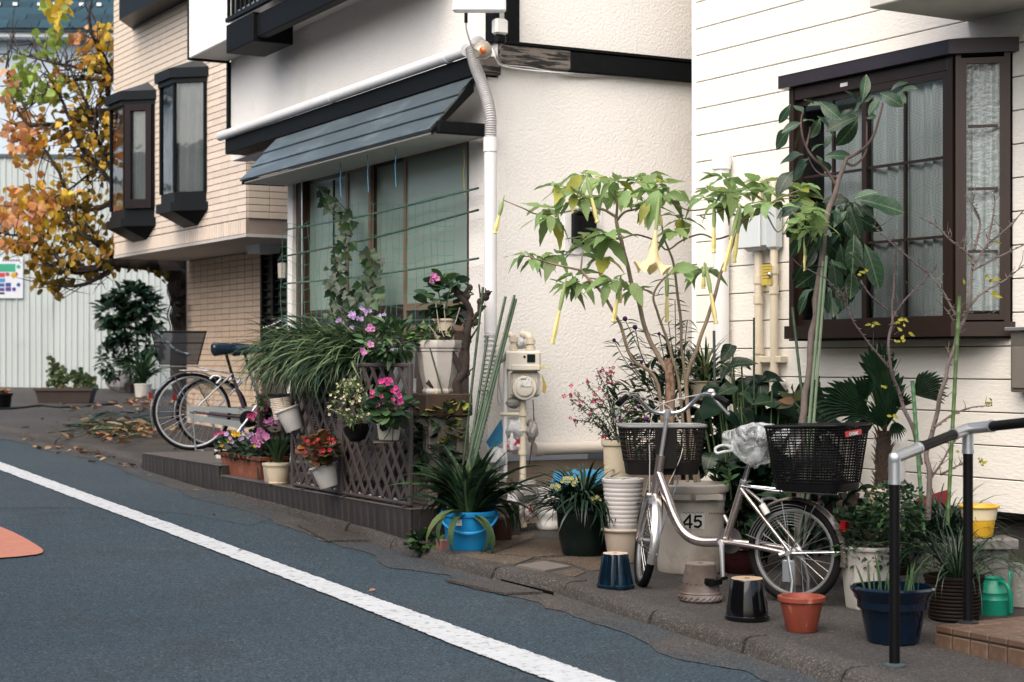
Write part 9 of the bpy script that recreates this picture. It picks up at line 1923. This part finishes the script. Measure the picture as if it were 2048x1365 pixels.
cls = [  # x, y, spread x, spread y, count, leaf size, palette
 (105, 20, 14, 14, 10, .26, (3, 3, 4)), (110, 60, 13, 18, 12, .25, (4, 4, 3)), (92, 95, 12, 16, 12, .23, (4,)), (120, 5, 16, 8, 8, .24, (3,)), (35, 120, 14, 12, 8, .20, (4,)), (52, 148, 14, 16, 14, .2, (4,)), (35, 178, 12, 14, 14, .2, (4, 4)), (62, 186, 16, 9, 14, .2, (4,)), (95, 178, 22, 12, 18, .19, (4, 4, 3)), (130, 170, 20, 12, 22, .18, (4, 3)), (165, 165, 16, 12, 18, .18, (3, 4, 0)),
 (215, 70, 14, 20, 36, .19, (3, 3, 0)), (205, 110, 18, 20, 46, .18, (3, 0)), (195, 140, 18, 18, 40, .17, (3, 0)), (150, 72, 18, 12, 30, .16, (1, 2)), (165, 110, 16, 16, 30, .15, (1, 0)), (185, 80, 12, 16, 16, .16, (1,)), (115, 145, 8, 8, 5, .17, (1,)), (215, 170, 14, 30, 40, .16, (0, 1)),
 (15, 150, 7, 16, 12, .15, (2, 1)), (20, 185, 8, 16, 14, .16, (1, 2)), (32, 215, 9, 14, 14, .15, (1,)), (5, 255, 14, 10, 14, .18, (2,)), (30, 260, 20, 16, 46, .18, (2, 1)), (55, 250, 18, 16, 44, .18, (1, 2)), (45, 285, 20, 16, 56, .19, (1, 2, 1)), (85, 270, 20, 18, 56, .19, (1, 0)), (60, 310, 18, 14, 40, .18, (1, 0)), (55, 285, 8, 9, 10, .18, (2,)),
 (130, 230, 26, 20, 36, .17, (0, 3)), (175, 230, 24, 30, 70, .17, (0, 5)), (130, 270, 24, 20, 50, .17, (0, 5)), (180, 285, 24, 24, 70, .17, (0, 5)), (215, 260, 10, 30, 40, .16, (5, 0)), (205, 330, 16, 26, 56, .16, (0, 5)), (150, 330, 26, 20, 44, .16, (0, 3)), (30, 330, 16, 8, 6, .16, (1,)),
 (20, 400, 22, 18, 60, .19, (1, 0, 2)), (70, 390, 26, 18, 80, .19, (0, 1)), (60, 420, 16, 14, 44, .2, (2, 1)), (75, 405, 14, 12, 30, .19, (2,)), (120, 400, 26, 18, 70, .18, (0, 3)), (170, 400, 22, 24, 70, .18, (0, 5)), (20, 440, 22, 16, 60, .19, (2, 1)), (70, 450, 28, 18, 90, .19, (0, 1, 3)), (130, 450, 28, 20, 100, .18, (0, 5, 3)), (185, 450, 20, 20, 70, .18, (0, 5)), (25, 485, 26, 14, 60, .19, (1, 0, 2)), (80, 490, 28, 16, 80, .18, (0, 5)), (140, 500, 26, 16, 70, .18, (0, 5)), (190, 500, 20, 14, 40, .18, (5, 0)), (232, 480, 10, 12, 16, .22, (1, 0)), (246, 472, 8, 10, 12, .22, (1,)), (215, 490, 12, 12, 18, .19, (0, 5)),
 (90, 530, 26, 14, 50, .2, (5, 0)), (140, 540, 22, 14, 46, .2, (5,)), (95, 560, 16, 14, 30, .2, (5, 0)), (160, 530, 18, 14, 30, .19, (5, 0)), (110, 582, 8, 6, 8, .2, (5,)), (215, 535, 26, 7, 16, .18, (5,)), (265, 534, 26, 6, 14, .17, (5,)), (312, 545, 8, 8, 8, .17, (5,))]
pl_ = []
for x, y, sx, sy, n_, s_, pal in cls:
 for i in range(int(n_ * (.72 if y > 190 or x > 140 else 1.5))):
  c = PA(x + random.gauss(0, sx * .95), y + random.gauss(0, sy * .95), random.uniform(-.6, .4)); d = V((random.uniform(-.7, .7), random.uniform(-.7, .7), -random.uniform(.1, 1.2)))
  pl_.append((lmat4(c, d, s_ * random.uniform(.38, .68), random.uniform(-1.2, 1.2), (CAM - c).normalized() + rdir(-90, 90) * .6), random.randrange(3), random.choice(pal)))
pl_.sort(key=lambda q: -q[0].to_scale().x)
put_leaves(au, 'leaf', pl_, [leaf_t(.86, 'heart', 6, d, .15, .1) for d in (.1, .3, .5)], AL, limit=300, near=1)
